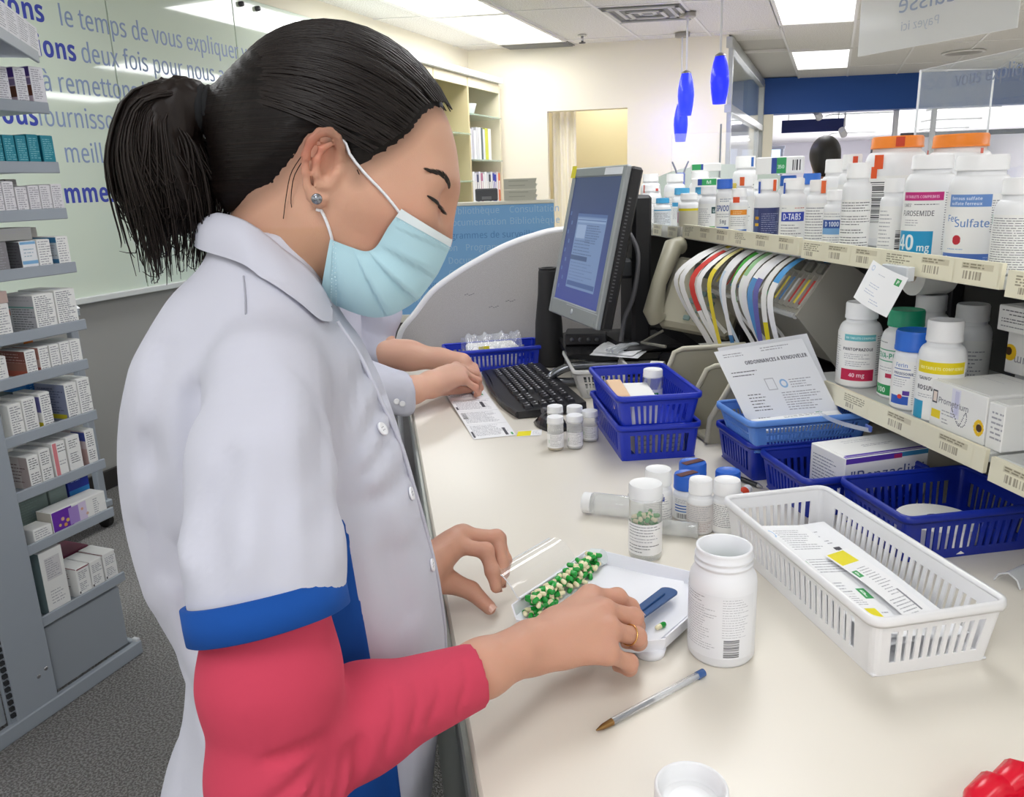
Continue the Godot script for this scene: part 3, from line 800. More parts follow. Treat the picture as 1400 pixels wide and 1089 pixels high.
func build_cabinet(W0: Vector3) -> void:
	var wood := mt("cabinet_wood", "cfc096", 0.55)
	var edge := mt("cabinet_edge", "e6dcc0", 0.5)
	var x1 := 4.67
	var o := thing("open_cabinet", "tall beige open cabinet with glass shelves against the left wall", "cabinet", W0 + DN * 0.001, YAW)
	var xs := [2.0, 2.62, 3.28, 3.94, x1]
	part("back_panel", bx(Vector3((2.0 + x1) / 2, 1.17, 0.012), Vector3(x1 - 2.0, 2.3, 0.02)), wood, o)
	for x in xs: part("upright", bx(Vector3(x - 0.012, 1.16, 0.17), Vector3(0.026, 2.32, 0.34), 0.003), edge if x > 4.5 else wood, o)
	part("top_board", bx(Vector3((2.0 + x1) / 2, 2.355, 0.18), Vector3(x1 - 1.96, 0.05, 0.38), 0.005), mt("cabinet_top", "e9ebe6", 0.4), o)
	for i in 4:
		part("valance", bx(Vector3((xs[i] + xs[i + 1]) / 2 - 0.012, 2.285, 0.33), Vector3(xs[i + 1] - xs[i] - 0.027, 0.08, 0.018), 0.002), edge, o)
	part("plinth", bx(Vector3((2.0 + x1) / 2, 0.05, 0.17), Vector3(x1 - 2.02, 0.1, 0.3)), wood, o)
	var gl := clear_mt("shelf_glass", "b8d8c8", 0.35)
	for i in 4:
		for y in ([2.02, 1.635, 1.24, 0.8] if i == 3 else [1.85, 1.455, 1.05, 0.65]):
			part("glass_shelf", bx(Vector3((xs[i] + xs[i + 1]) / 2 - 0.012, y, 0.185), Vector3(xs[i + 1] - xs[i] - 0.03, 0.014, 0.35), 0.002), gl, o)
	var F := func(x: float, y: float, z: float) -> Vector3: return W0 + DU * x + DN * z + Vector3(0, y, 0)
	var mo := thing("mortar", "white mortar with leaning pestle on the top glass shelf", "mortar", F.call(4.18, 2.027, 0.2))
	part("bowl", lathe([V2(0, 0), V2(0.05, 0), V2(0.075, 0.02), V2(0.1, 0.1), V2(0.1, 0.1), V2(0.088, 0.1), V2(0.06, 0.03), V2(0, 0.02)], 24), mt("porcelain", "f2f3f4", 0.25), mo)
	part("pestle", G.new().tube([Vector3(0, 0.03, 0), Vector3(-0.06, 0.13, 0.0), Vector3(-0.12, 0.21, 0.0)], [0.02, 0.011, 0.015], 10).done(), mt("porcelain", "f2f3f4"), mo)
	var cols := ["e8e8ea", "c4c2cc", "eceef0", "d8d8dc", "f0f0f0", "5a6a70", "e0e4e8", "d8dc50", "f4f4f0"]
	var nm := ["white", "pale grey", "white", "light grey", "white", "dark teal", "pale blue", "lime yellow", "cream"]
	var x := 3.97
	for i in 9:
		var w: float = [0.045, 0.04, 0.05, 0.06, 0.05, 0.04, 0.05, 0.07, 0.07][i]
		var hh: float = [0.26, 0.27, 0.25, 0.28, 0.28, 0.28, 0.27, 0.28, 0.28][i]
		book("book", "%s book on the second glass shelf, %s" % [nm[i], ["leftmost", "second from the left", "third from the left", "fourth from the left", "left of the dark spine", "with the dark spine", "right of the dark spine", "the only yellow one", "rightmost"][i]], F.call(x + w / 2, 1.642, 0.22), Vector3(w - 0.004, hh, 0.2), cols[i], "books on the second glass shelf")
		x += w + 0.002
	cols = ["eef0f4", "e4e4ea", "4a5078", "e8e4ec", "b86a90", "eceef2", "f2f2f4", "d8dce4", "2c3850", "e0e4ea", "2238a8", "1c30b8", "e8e0e0", "e87850"]
	x = 3.97
	for i in 14:
		var w2 := 0.047
		book("binder", "%s binder on the lowest visible shelf, %s" % [["white", "white", "slate blue", "lilac", "mauve", "white", "white", "pale grey", "dark navy", "white", "bright blue", "royal blue", "pale pink", "orange"][i], ["first from the left", "second from the left", "third from the left", "fourth from the left", "fifth from the left", "sixth from the left", "seventh from the left", "just left of the navy one", "with white spine label", "between navy and blue", "left of its royal blue neighbour", "right of the bright blue one", "next to the orange tab", "rightmost of the row"][i]], F.call(x + w2 / 2, 1.247, 0.22), Vector3(w2 - 0.004, 0.29 - 0.012 * (i % 3), 0.22), cols[i], "binders on the lower glass shelf")
		x += w2
	for q in [[3.42, 1.462, "blue and white carton on the middle bay's glass shelf", "8fb0dc"], [3.5, 1.057, "navy folder lying low in the middle bay", "28306a"]]:
		book("carton", q[2], F.call(q[0], q[1], 0.24), Vector3(0.13, 0.16 if q[1] > 1.2 else 0.08, 0.14), q[3], "")
func book(called: String, label: String, at: Vector3, s: Vector3, col: String, group: String) -> void:
	var o := thing(called, label, "book" if called == "book" else called, at, YAW, group)
	var m := mt("cover_" + col, col, 0.5)
	var g := G.new()
	g.box(Vector3(-s.x / 2 + 0.002, s.y / 2, 0), Vector3(0.004, s.y, s.z)).box(Vector3(s.x / 2 - 0.002, s.y / 2, 0), Vector3(0.004, s.y, s.z)).box(Vector3(0, s.y / 2, s.z / 2 - 0.002), Vector3(s.x - 0.008, s.y, 0.004), 0.001)
	part("cover", g.done(), m, o)
	part("pages", bx(Vector3(0, s.y / 2, -0.004), Vector3(s.x - 0.0085, s.y - 0.012, s.z - 0.012)), mt("paper", "f4f3ee", 0.8), o)
	if called == "binder": part("spine_label", bx(Vector3(0, s.y * 0.6, s.z / 2 + 0.0005), Vector3(s.x * 0.6, s.y * 0.3, 0.001)), mt("paper", "f4f3ee"), o)
# printed matter on bottles and cartons
func design(r: Rect2i, ops: Array) -> void:
	for o in ops:
		match o[0]:
			"f": fillr(r, o[1], o[2], o[3], o[4], o[5])
			"t": say(r, o[1], o[2], o[3], o[4], o[5] if o.size() > 5 else "303038", o[6] if o.size() > 6 else false, o[7] if o.size() > 7 else 1.0)
			"s": small(r, o[1], o[2], o[3], o[4], o[5] if o.size() > 5 else 6, o[6] if o.size() > 6 else "a0a0a8")
			"b": bars(r, o[1], o[2], o[3], o[4], o[5] if o.size() > 5 else true, o[6] if o.size() > 6 else "38383c")
			"R":
				var im := atlas.get_region(r); im.rotate_180(); atlas.blit_rect(im, Rect2i(Vector2i.ZERO, r.size), r.position)
			"d":
				for j in range(-o[3], o[3] + 1):
					for i in range(-o[3], o[3] + 1):
						if i * i + j * j <= o[3] * o[3]: fillr(r, o[1] + i, o[2] + j, 1, 1, o[4])
func printed(w: int, h: int, ops: Array, bg := "f4f4f2") -> Rect2:
	var r := region(w, h, bg)
	design(r, ops)
	return uvr(r).grow(-0.0004)
var blanks := {}
func blank(bg: String) -> Rect2:
	if not blanks.has(bg): blanks[bg] = printed(24, 24, [], bg)
	return blanks[bg]
func face_cam(p: Vector3, off := 0.0) -> float: return atan2(-p.x, -p.z) + off
func bottle(label: String, at: Vector3, h: float, r: float, cap: String, ops: Array, o := {}) -> Node3D:
	var t := thing(o.get("name", "pill_bottle"), label, "bottle", at, face_cam(at, o.get("turn", 0.0)), o.get("group", ""))
	var ch: float = o.get("cap_h", clampf(h * 0.17, 0.012, 0.034))
	var cr: float = r * o.get("cap_r", 0.8)
	var nr := cr * 0.92
	var hb := h - ch
	var sh: float = minf(r * 0.55, hb * 0.2) * (1.0 - o.get("cap_r", 0.8) * 0.6) / 0.52
	var body := mt("bottle_" + o.get("body", "f1f2f4"), o.get("body", "f1f2f4"), 0.32)
	var prof := [V2(0, 0), V2(r * 0.9, 0), V2(r, r * 0.1), V2(r, hb - sh - 0.006)]
	for k in range(1, 7):
		var a := PI / 2 * k / 6
		prof.append(V2(lerpf(nr, r, cos(a)), hb - sh - 0.006 + sh * sin(a)))
	prof.append_array([V2(nr, hb + 0.002), V2(0, hb + 0.002)])
	part("bottle_body", lathe(prof, 30), body, t)
	if cap != "":
		var g := G.new()
		g.lathe([V2(0, 0), V2(cr, 0), V2(cr, 0), V2(cr, ch * 0.18), V2(cr * 0.985, ch * 0.2), V2(cr * 0.985, ch - 0.003), V2(cr * 0.93, ch), V2(cr * 0.93, ch), V2(cr * 0.86, ch - 0.0008), V2(0, ch - 0.0008)], 30)
		part("screw_cap", g.done(), mt("cap_" + cap, cap, 0.38), t, T(Vector3(0, hb, 0)))
	if ops.size():
		var W: int = o.get("w", 150)
		var H: int = o.get("lh", 110)
		var lh: float = (hb - sh) * o.get("cover", 0.86)
		var y0: float = r * 0.12 + o.get("lift", 0.0)
		var uv := printed(W, H, ops, o.get("bg", "f4f4f2"))
		var a: float = o.get("arc", 1.5)
		part("printed_label", G.new().lathe([V2(r + 0.0006, y0), V2(r + 0.0006, y0 + lh)], 20, -PI / 2 - a, -PI / 2 + a, uv).done(), gloss_mat, t)
	for s in o.get("stickers", []):
		var rr: float = (cr if s[1] > hb else r) + 0.0009
		part("sticker", G.new().lathe([V2(rr, s[1] - s[3]), V2(rr, s[1] + s[3])], 6, -PI / 2 + s[0] - s[2], -PI / 2 + s[0] + s[2]).done(), mt("sticker_" + s[4], s[4], 0.5), t)
	return t
func carton(label: String, at: Vector3, yaw: float, s: Vector3, front: Array, left: Array, o := {}) -> Node3D:
	var t := thing(o.get("name", "medicine_carton"), label, "carton", at, yaw, o.get("group", ""))
	if o.has("basis"): t.basis = o.basis
	var bg: String = o.get("bg", "f2f2f0")
	var k: float = o.get("k", 900.0)
	var F := printed(clampi(int(s.x * k), 24, 420), clampi(int(s.y * k), 24, 300), front, bg)
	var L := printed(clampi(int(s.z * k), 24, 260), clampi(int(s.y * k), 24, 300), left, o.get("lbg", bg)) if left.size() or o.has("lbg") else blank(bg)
	var P: Rect2 = blank(bg)
	var Tp := printed(clampi(int(s.x * k), 24, 420), clampi(int(s.z * k), 24, 300), o.top, o.get("tbg", bg)) if o.has("top") else P
	var R := printed(clampi(int(s.z * k), 24, 260), clampi(int(s.y * k), 24, 300), o.right, bg) if o.has("right") else P
	part("carton_body", bx(Vector3(0, s.y / 2, 0), s, 0.0012, [R, L, Tp, P, F, P]), atlas_mat, t)
	if o.get("flap", true):
		part("end_flap", bx(Vector3(0, s.y + 0.0004, s.z * 0.0), Vector3(s.x * 0.94, 0.0008, s.z * 0.9), 0.0003, [P, P, Tp, P, P, P]), atlas_mat, t)
	return t
func shelf_board(label: String, y: float, z0: float, z1: float, tags: int, clear := false, x1 := 1.08) -> void:
	var o := thing("shelf", label, "shelf", Vector3(0.75, y, (z0 + z1) / 2))
	var l := absf(z1 - z0)
	var grey := mt("shelf_grey", "c9cbc8", 0.5, 0.0)
	part("deck", bx(Vector3((x1 - 0.75) / 2 + 0.004, (1.287 if y > 1.2 else 1.0652) - y - 0.007, 0), Vector3(x1 - 0.758, 0.014, l - 0.004), 0.002), grey, o)
	var strip := mt("price_strip", "f0ebd2", 0.45) if not clear else clear_mt("clear_strip", "e8e6dc", 0.45, 0.2)
	part("price_strip", G.new().prism(PackedVector2Array([V2(0, -0.028), V2(0.006, -0.028), V2(0.008, 0.004), V2(0.002, 0.004)]), -l / 2 + 0.002, l / 2 - 0.002).done(), strip, o)
	for k in tags:
		var z := l / 2 - l * (k + 0.5) / tags
		var ops := [["f", 4, 3, 50, 9, "d6cfb4"], ["s", 6, 4, 44, 2, 4, "8d866c"], ["b", 8, 15, 30, 12, true, "a79f88"]]
		if k % 3 == 2: ops = [["s", 4, 4, 54, 4, 4, "9c957c"], ["b", 10, 20, 22, 9, true, "a79f88"]]
		var uv := printed(64, 34, ops, "f0ebd2")
		var w := minf(0.07, l / tags * 0.9)
		part("price_tag", G.new().quad_on(Vector3(-0.0006, -0.026, z - w / 2), Vector3(0.0014, 0.002, z - w / 2), Vector3(0.0014, 0.002, z + w / 2), Vector3(-0.0006, -0.026, z + w / 2), uv), gloss_mat, o)
func build_counter_shell() -> void:
	var lam := mt("counter_laminate", "e5dfd3", 0.32)
	var o := struct("trim_counter_top", bx(Vector3(0.575, TOP - 0.0175, -0.92), Vector3(1.05, 0.035, 2.76), 0.004), lam, "long cream laminate counter top along the dispensing side", "counter")
	var steel := mt("counter_steel", "8f948f", 0.35, 0.6)
	var e := thing("counter_base", "grey metal fronted counter base under the cream top", "counter")
	part("edge_strip", bx(Vector3(0.046, TOP - 0.018, -0.92), Vector3(0.008, 0.036, 2.76), 0.002), steel, e)
	part("front_panel", bx(Vector3(0.075, 0.44, -0.92), Vector3(0.03, 0.88, 2.73)), mt("counter_front", "6c706e", 0.5, 0.3), e)
	part("back_panel", bx(Vector3(1.085, 0.44, -0.92), Vector3(0.02, 0.88, 2.74)), mt("counter_front", "6c706e"), e)
	for z in [-2.25, -1.2, -0.2]: part("divider", bx(Vector3(0.58, 0.44, z), Vector3(0.98, 0.86, 0.02)), mt("counter_front", "6c706e"), e)
	var fabric := mt("partition_fabric", "cfcdcb", 0.95, 0, 0.2)
	fabric.albedo_texture = noise_tex(0.35, 21, "d8d6d4", "ffffff", 256, 3); fabric.uv1_triplanar = true; fabric.uv1_scale = Vector3.ONE * 5
	var p := thing("partition", "grey speckled partition with curved white edge at the end of the counter", "partition", Vector3(0, 0, -2.318))
	var arc := [V2(0.035, 0.955), V2(0.054, 1.018), V2(0.097, 1.066), V2(0.15, 1.126), V2(0.222, 1.174), V2(0.291, 1.21), V2(0.366, 1.244), V2(0.445, 1.268), V2(0.53, 1.283), V2(0.72, 1.285)]
	var poly := PackedVector2Array([V2(0.03, 0.0), V2(0.72, 0.0)])
	var top := []
	for v in curve(arc, 40): top.append(v)
	for k in range(40, -1, -1): poly.append(top[k])
	part("panel", G.new().prism(poly, -0.02, 0.0).done(), fabric, p)
	var rings := []
	for v in top: rings.append(Vector3(v.x, v.y + 0.002, -0.01))
	part("edge_trim", G.new().tube([Vector3(0.03, 0.0, -0.01), Vector3(0.03, 0.5, -0.01)] + rings, 0.0115, 8).done(), mt("trim_white", "eeeef0", 0.35), p)
	var smg := G.new()
	for q in [[0.24, 1.115], [0.245, 0.985], [0.36, 1.09], [0.31, 1.075]]:
		for k in 5: smg.box(Vector3(q[0] + k * 0.006, q[1] + 0.002 * sin(k * 2.0), 0.0002), Vector3(0.005, 0.0018, 0.0004))
	part("scuff_mark", smg.done(), mt("scuff", "77757a", 0.9), p)
	var dark := mt("panel_dark", "5e5d5c", 0.8)
	single("dark_back_panel", G.new().box(Vector3(0.91, 1.1, -2.33), Vector3(0.37, 0.35, 0.02)).box(Vector3(1.09, 1.1, -1.2), Vector3(0.02, 0.35, 2.2)).done(), dark, "dark charcoal panel behind the telephone under the upper shelf", "panel")
	for i in 3:
		var z: float = [-2.24, -1.365, -0.3][i]
		var u := thing("shelf_upright", "dark slotted steel upright behind the shelves, %s" % ["beside the telephone", "behind the label dispenser", "at the near end"][i], "upright", Vector3(1.065, TOP, z))
		part("post", bx(Vector3(0, 0.19, 0), Vector3(0.024, 0.38, 0.03), 0.002), mt("upright_black", "333336", 0.5), u)
		for k in 7: part("slot", bx(Vector3(-0.0125, 0.03 + k * 0.05, 0), Vector3(0.002, 0.018, 0.008)), mt("slot_grey", "6d7078", 0.5), u)
	shelf_board("upper shelf, farthest stretch with a clear price strip behind the monitor", 1.298, -2.88, -1.955, 8, true)
	shelf_board("upper shelf, middle stretch above the label dispenser", 1.305, -1.945, -1.368, 6)
	shelf_board("upper shelf, near stretch under the big blue-labelled bottles", 1.302, -1.362, -0.878, 6)
	shelf_board("upper shelf, nearest stretch at the right frame edge", 1.295, -0.872, -0.3, 6)
	shelf_board("lower shelf, stretch that carries the four front bottles", 1.066, -1.338, -0.868, 4)
	shelf_board("lower shelf, nearest stretch at the right frame edge", 1.06, -0.862, -0.3, 5)
	var ac := clear_mt("acrylic", "e6ecf4", 0.07, 0.02)
	var names := ["tall clear acrylic screen behind the largest bottles", "clear acrylic screen standing left of the shop window corner"]
	for i in 2:
		var a := thing("acrylic_screen", names[i], "screen")
		if i == 0:
			part("sheet", bx(Vector3(1.2, 1.3, -0.9), Vector3(0.006, 0.32, 1.62), 0.001), ac, a)
			part("return_sheet", bx(Vector3(1.29, 1.3, -1.71), Vector3(0.18, 0.32, 0.006), 0.001), ac, a)
			part("edge", G.new().box(Vector3(1.2, 1.3, -1.71), Vector3(0.0035, 0.32, 0.0035)).box(Vector3(1.38, 1.3, -1.71), Vector3(0.003, 0.32, 0.003)).done(), mt("acrylic_edge", "f2f5fa", 0.2), a)
			var lt := lett("vous expliquer", 0.036, false)
			part("lettering", lt, mt("acrylic_print", "46557f", 0.4), a, Transform3D(Basis(Vector3.UP, -PI / 2), Vector3(1.204, 1.405, -1.6)))
			a.position.y = 0.0
			for c in a.get_children(): c.position.y += 0.17
		else:
			part("sheet", bx(Vector3(1.28, 1.4, -3.0), Vector3(0.34, 0.36, 0.006), 0.001), ac, a)
			part("edge", G.new().box(Vector3(1.30, 1.43, -2.995), Vector3(0.004, 0.36, 0.008)).done(), mt("acrylic_edge_grey", "8f959c", 0.3), a)
			part("base", bx(Vector3(1.28, 1.215, -3.0), Vector3(0.36, 0.02, 0.1), 0.004), ac, a)
	single("service_ledge", G.new().box(Vector3(1.32, 1.19, -1.5), Vector3(0.34, 0.03, 3.4), 0.004).box(Vector3(1.32, 0.59, -1.5), Vector3(0.26, 1.18, 3.3)).done(), mt("ledge_white", "e4e2dc", 0.4), "pale service ledge on the public side behind the shelves", "ledge")
	var arcs := [["round-topped pale green screen behind the far bottles", Vector3(1.55, 0.0, -3.6), 0.36, 1.475, 0.0], ["round-topped pale teal screen at the right frame edge", Vector3(2.42, 0.0, -2.1), 0.42, 1.66, -0.5]]
	for q in arcs:
		var poly2 := PackedVector2Array([V2(-q[2], 0.0), V2(q[2], 0.0)])
		for k in 21:
			var a := PI * k / 20
			poly2.append(V2(cos(a) * q[2], q[3] - 0.13 + 0.13 * sin(a)))
		var s := thing("round_screen", q[0], "screen", q[1], q[4])
		part("panel", G.new().prism(poly2, -0.012, 0.012).done(), mt("round_screen", "cfdcd4" if q[4] == 0.0 else "b9d2d6", 0.4), s)
		part("foot", bx(Vector3(0, 0.02, 0), Vector3(0.5, 0.04, 0.3), 0.006), mt("aluminium", "b9bcbc"), s)
func build_upper_bottles() -> void:
	var y := 1.2875
	var g1 := "bottles on the upper shelf"
	var P := func(x: float, z: float) -> Vector3: return Vector3(x, y, z)
	var lines := [["s", 8, 10, 130, 14, 7]]
	bottle("short white bottle with small green emblem, leftmost front one on the upper shelf", P.call(0.80, -2.373), 0.082, 0.0229, "f3f4f4", [["d", 50, 24, 13, "9fc39a"], ["s", 72, 12, 70, 12, 7]], {"group": g1, "w": 130, "lh": 90})
	bottle("small bottle with light blue cap beside the green emblem one", P.call(0.80, -2.227), 0.08, 0.0236, "3fa3d6", [["f", 0, 0, 140, 6, "3fa3d6"], ["s", 20, 18, 100, 10, 7, "70747c"]], {"group": g1, "w": 140, "lh": 90, "bg": "e6eaee"})
	bottle("slim bottle with magenta mark and cyan foot on its label", P.call(0.83, -2.15), 0.07, 0.016, "f2f2f4", [["f", 60, 6, 30, 18, "3a4a86"], ["f", 52, 30, 12, 26, "d23c84"], ["f", 70, 64, 40, 26, "48b4d2"]], {"group": g1, "w": 130, "lh": 90})
	bottle("white bottle with yellow stripe above a beige flap label", P.call(0.785, -1.993), 0.095, 0.0268, "f4f4f4", [["f", 20, 0, 110, 12, "ead81e"], ["f", 26, 12, 104, 98, "d9d3bd"], ["f", 6, 20, 12, 50, "d64a86"]], {"group": g1})
	bottle("white bottle with a dark teal corner on its label", P.call(0.80, -1.904), 0.111, 0.0231, "f4f4f4", [["s", 20, 20, 70, 12, 7], ["f", 92, 14, 46, 24, "1f4a4c"], ["t", "LAC", 98, 34, 18, "e8f0f0", true], ["f", 84, 86, 30, 14, "6cb068"]], {"group": g1})
	bottle("bottle with flat royal blue cap and striped blue lettering", P.call(0.80, -1.812), 0.127, 0.0187, "2a63c8", [["s", 50, 4, 70, 2, 6, "6a7690"], ["t", "SPVOON", 26, 40, 24, "3a4f92", true], ["s", 30, 48, 90, 2, 7], ["t", "5 mg", 52, 76, 16, "505868", true], ["f", 28, 86, 96, 10, "2c57b4"], ["f", 28, 100, 96, 8, "5d86cc"]], {"group": g1, "cap_r": 0.95})
	bottle("white bottle with orange band and big blue numeral", P.call(0.80, -1.733), 0.106, 0.0202, "f6f6f6", [["f", 24, 14, 100, 18, "ee9428"], ["s", 44, 20, 60, 2, 6, "fbe0b8"], ["s", 30, 40, 90, 5, 7], ["f", 24, 84, 104, 26, "2f6cc2"], ["t", "5", 36, 109, 28, "f0f4fa", true]], {"group": g1, "stickers": [[-0.3, 0.082, 0.35, 0.006, "e8542c"]]})
	bottle("narrow white bottle with lime green patches on its label", P.call(0.83, -1.70), 0.086, 0.0115, "f4f4f4", [["f", 40, 10, 70, 16, "b6cf62"], ["f", 40, 46, 60, 14, "b9cc58"], ["f", 44, 76, 70, 24, "9cc24e"]], {"group": g1, "w": 120, "lh": 110})
	bottle("white-capped bottle with navy label of fine white print", P.call(0.80, -1.60), 0.125, 0.0247, "f6f6f6", [["f", 0, 0, 150, 110, "353f72"], ["f", 10, 6, 30, 98, "4f5f90"], ["f", 24, 30, 20, 10, "d8a02a"], ["f", 24, 52, 20, 10, "e0b43a"], ["s", 56, 20, 80, 11, 7, "aab0d0"]], {"group": g1, "cover": 0.72, "stickers": [[0.75, 0.112, 0.2, 0.011, "e8602c"], [-0.9, 0.108, 0.15, 0.012, "3a62c4"]]})
	bottle("white bottle with white capitals on a narrow dark blue band", P.call(0.80, -1.492), 0.125, 0.0245, "f6f6f6", [["s", 20, 8, 40, 1, 6], ["s", 84, 8, 50, 1, 6, "c85a50"], ["f", 20, 20, 114, 26, "2b43b4"], ["t", "D-TABS", 30, 42, 25, "f4f6ff", true], ["s", 20, 56, 110, 6, 8, "70707a"]], {"group": g1, "cover": 0.8, "arc": 1.25, "stickers": [[-1.0, 0.105, 0.15, 0.012, "3a62c4"]]})
	bottle("white bottle with grey printed side, right of the blue capitals band", P.call(0.81, -1.42), 0.121, 0.0195, "f2f0ee", [["s", 10, 12, 130, 13, 7, "7c7c84"]], {"group": g1, "stickers": [[0.6, 0.108, 0.3, 0.011, "ee6c34"]]})
	bottle("white bottle with blue band and paler blue band below", P.call(0.80, -1.341), 0.103, 0.0195, "f6f6f6", [["s", 20, 6, 110, 2, 7], ["f", 14, 24, 124, 24, "2a4f9c"], ["t", "D 1000", 30, 43, 20, "f0f4ff", true], ["f", 14, 48, 124, 18, "7fb0de"], ["s", 20, 74, 100, 4, 7]], {"group": g1})
	bottle("tall white bottle covered in dense black print", P.call(0.80, -1.279), 0.147, 0.0228, "f6f6f6", [["s", 16, 8, 120, 4, 7, "4a4a50"], ["s", 16, 44, 120, 4, 7, "5a5a60"], ["s", 16, 80, 120, 2, 7, "44444a"], ["s", 16, 100, 120, 4, 7, "55555c"], ["s", 16, 132, 90, 1, 7, "3a3a40"]], {"group": g1, "lh": 140, "cover": 0.78})
	bottle("small white bottle with barcode, left of the cyan 40 mg bottle", P.call(0.79, -1.164), 0.121, 0.0182, "f4f4f4", [["s", 10, 10, 70, 12, 8], ["b", 96, 52, 34, 56, false]], {"group": g1, "arc": 1.3})
	bottle("large white bottle with magenta band and 40 mg on a cyan square", P.call(0.812, -1.110), 0.153, 0.0345, "f3f3f4", [["f", 36, 4, 138, 24, "c6257c"], ["t", "100 TABLETS COMPRIMES", 40, 21, 10, "f6dcea", true], ["s", 180, 6, 56, 24, 7, "6e6e76"], ["t", "'LMES'", 38, 46, 13, "55555c", false], ["s", 84, 38, 80, 1, 7, "50505a"], ["t", "FUROSEMIDE", 36, 72, 19, "3c3c44", false], ["s", 50, 84, 70, 3, 7], ["f", 22, 116, 128, 84, "1d9ccf"], ["t", "40", 26, 172, 62, "f6fcff", true], ["t", "mg", 102, 174, 28, "f6fcff", true]], {"group": g1, "w": 240, "lh": 200, "cap_h": 0.02, "cap_r": 0.82, "turn": -0.12})
	bottle("large white bottle with pale blue bands and one red tablet printed", P.call(0.81, -1.006), 0.149, 0.0373, "f3f3f4", [["f", 40, 2, 118, 36, "6b93d2"], ["t", "ferrous sulfate", 48, 18, 12, "e8eefa", true], ["t", "sulfate ferreux", 48, 33, 12, "e8eefa", true], ["t", "Fer", 36, 82, 26, "4a78bc", false], ["t", "Sulfate", 66, 98, 30, "4a78bc", false], ["d", 76, 134, 12, "c22c3c"], ["d", 76, 139, 12, "c22c3c"], ["s", 160, 20, 74, 14, 7, "707078"], ["s", 48, 164, 60, 1, 7, "86a4d4"], ["f", 24, 178, 216, 36, "5277c4"], ["d", 46, 195, 9, "e4ecf8"], ["t", "100", 62, 202, 15, "c4d4f0", false], ["s", 150, 188, 60, 3, 7, "b0c4ea"]], {"group": g1, "w": 240, "lh": 216, "cap_h": 0.02, "cap_r": 0.86, "turn": -0.05})
	bottle("white bottle of fine print at the right frame edge", P.call(0.80, -0.918), 0.119, 0.0291, "f3f3f4", [["s", 16, 10, 120, 22, 7, "75757c"], ["f", 2, 0, 6, 30, "5ab59c"]], {"group": g1, "lh": 170, "w": 150})
	for i in 2:
		bottle(["big white jug with orange cap and barcode, left of the pair", "big white jug with orange cap, right of the pair"][i], [P.call(0.93, -1.372), P.call(0.935, -1.215)][i], [0.191, 0.185][i], [0.052, 0.049][i], "f0862a", [["s", 20, 20, 40, 10, 9, "707078"], ["b", 66, 14, 46, 90, false], ["s", 130, 60, 60, 12, 8]] if i == 0 else [["s", 30, 40, 120, 12, 8]], {"group": "orange capped jugs", "name": "pill_jug", "w": 200, "lh": 140, "cap_h": 0.02, "cap_r": 0.84, "arc": 1.4, "turn": -0.35, "lift": 0.01, "cover": 0.75, "stickers": [[-0.2, 0.148, 0.16, 0.012, "ea5a24"], [0.45, 0.181, 0.16, 0.008, "c83a18"], [-0.35, 0.13, 0.12, 0.01, "ea5a24"]] if i == 0 else [[-0.8, 0.158, 0.05, 0.004, "d86a5a"], [1.0, 0.158, 0.05, 0.004, "d86a5a"]]})
	var back := [
		["white bottle behind the black column, farthest left", 0.86, -2.754, 0.152, 0.03, "f2f2f2", [["s", 20, 10, 110, 9, 7], ["f", 60, 76, 40, 30, "4d9a4c"], ["f", 20, 92, 60, 18, "d25a34"]], []],
		["white bottle with blue and green bars, second from the far left", 0.94, -2.739, 0.15, 0.034, "f4f4f4", [["f", 20, 20, 40, 12, "5aa05a"], ["f", 50, 20, 60, 12, "2c4a96"], ["f", 30, 70, 60, 40, "c2502c"]], []],
		["squat white-capped bottle with a red stripe up its cap", 0.86, -2.496, 0.115, 0.032, "f0f0f2", [["s", 20, 20, 110, 10, 7]], [[-1.1, 0.103, 0.12, 0.012, "e2502c"], [0.7, 0.1, 0.2, 0.004, "d85a50"]]],
		["plain white bottle behind the light blue caps", 0.93, -2.48, 0.146, 0.033, "f4f4f4", [["s", 20, 20, 110, 10, 7]], []],
		["bottle with sky blue cap and sky blue shoulders, left one", 0.87, -2.262, 0.105, 0.027, "4aa8d8", [["f", 0, 0, 150, 20, "4aa8d8"], ["s", 20, 30, 110, 8, 7]], []],
		["bottle with sky blue cap, right one of the two", 0.885, -2.15, 0.107, 0.024, "4aa8d8", [["s", 20, 30, 110, 8, 7]], []],
		["tall plain white bottle at the back, left of the small cartons", 0.965, -2.363, 0.149, 0.0327, "f6f6f6", [["s", 20, 20, 110, 10, 7]], []],
		["white bottle with blue sticker on its cap, highest at the back", 1.0, -2.135, 0.184, 0.0326, "f6f6f6", [["f", 10, 6, 30, 20, "e8d060"], ["s", 40, 10, 100, 10, 8, "7c8088"]], [[0.75, 0.168, 0.16, 0.012, "3c74c8"]]],
		["bottle with flat bright blue cap, left of the two at the back", 0.92, -1.743, 0.13, 0.0221, "2d6fd0", [["s", 20, 20, 110, 10, 7]], []],
		["bottle with flat bright blue cap, right of the two at the back", 0.925, -1.65, 0.133, 0.0225, "2d6fd0", [["s", 20, 20, 110, 10, 7]], []],
		["white-capped bottle with an orange sticker behind the orange band one", 0.885, -1.889, 0.13, 0.0229, "f6f6f6", [["s", 20, 20, 110, 10, 7]], [[-0.35, 0.12, 0.3, 0.01, "e8642c"]]],
		["tall white bottle with grey print, before the dark-haired head", 0.93, -1.569, 0.159, 0.0252, "f6f6f6", [["s", 20, 60, 110, 8, 6, "90909a"]], []],
		["white bottle with red tape curl on its cap, left of the jugs", 0.90, -1.462, 0.165, 0.0221, "f4f4f4", [["s", 20, 20, 110, 10, 7]], [[0.3, 0.152, 0.25, 0.009, "e0502c"]]],
	]
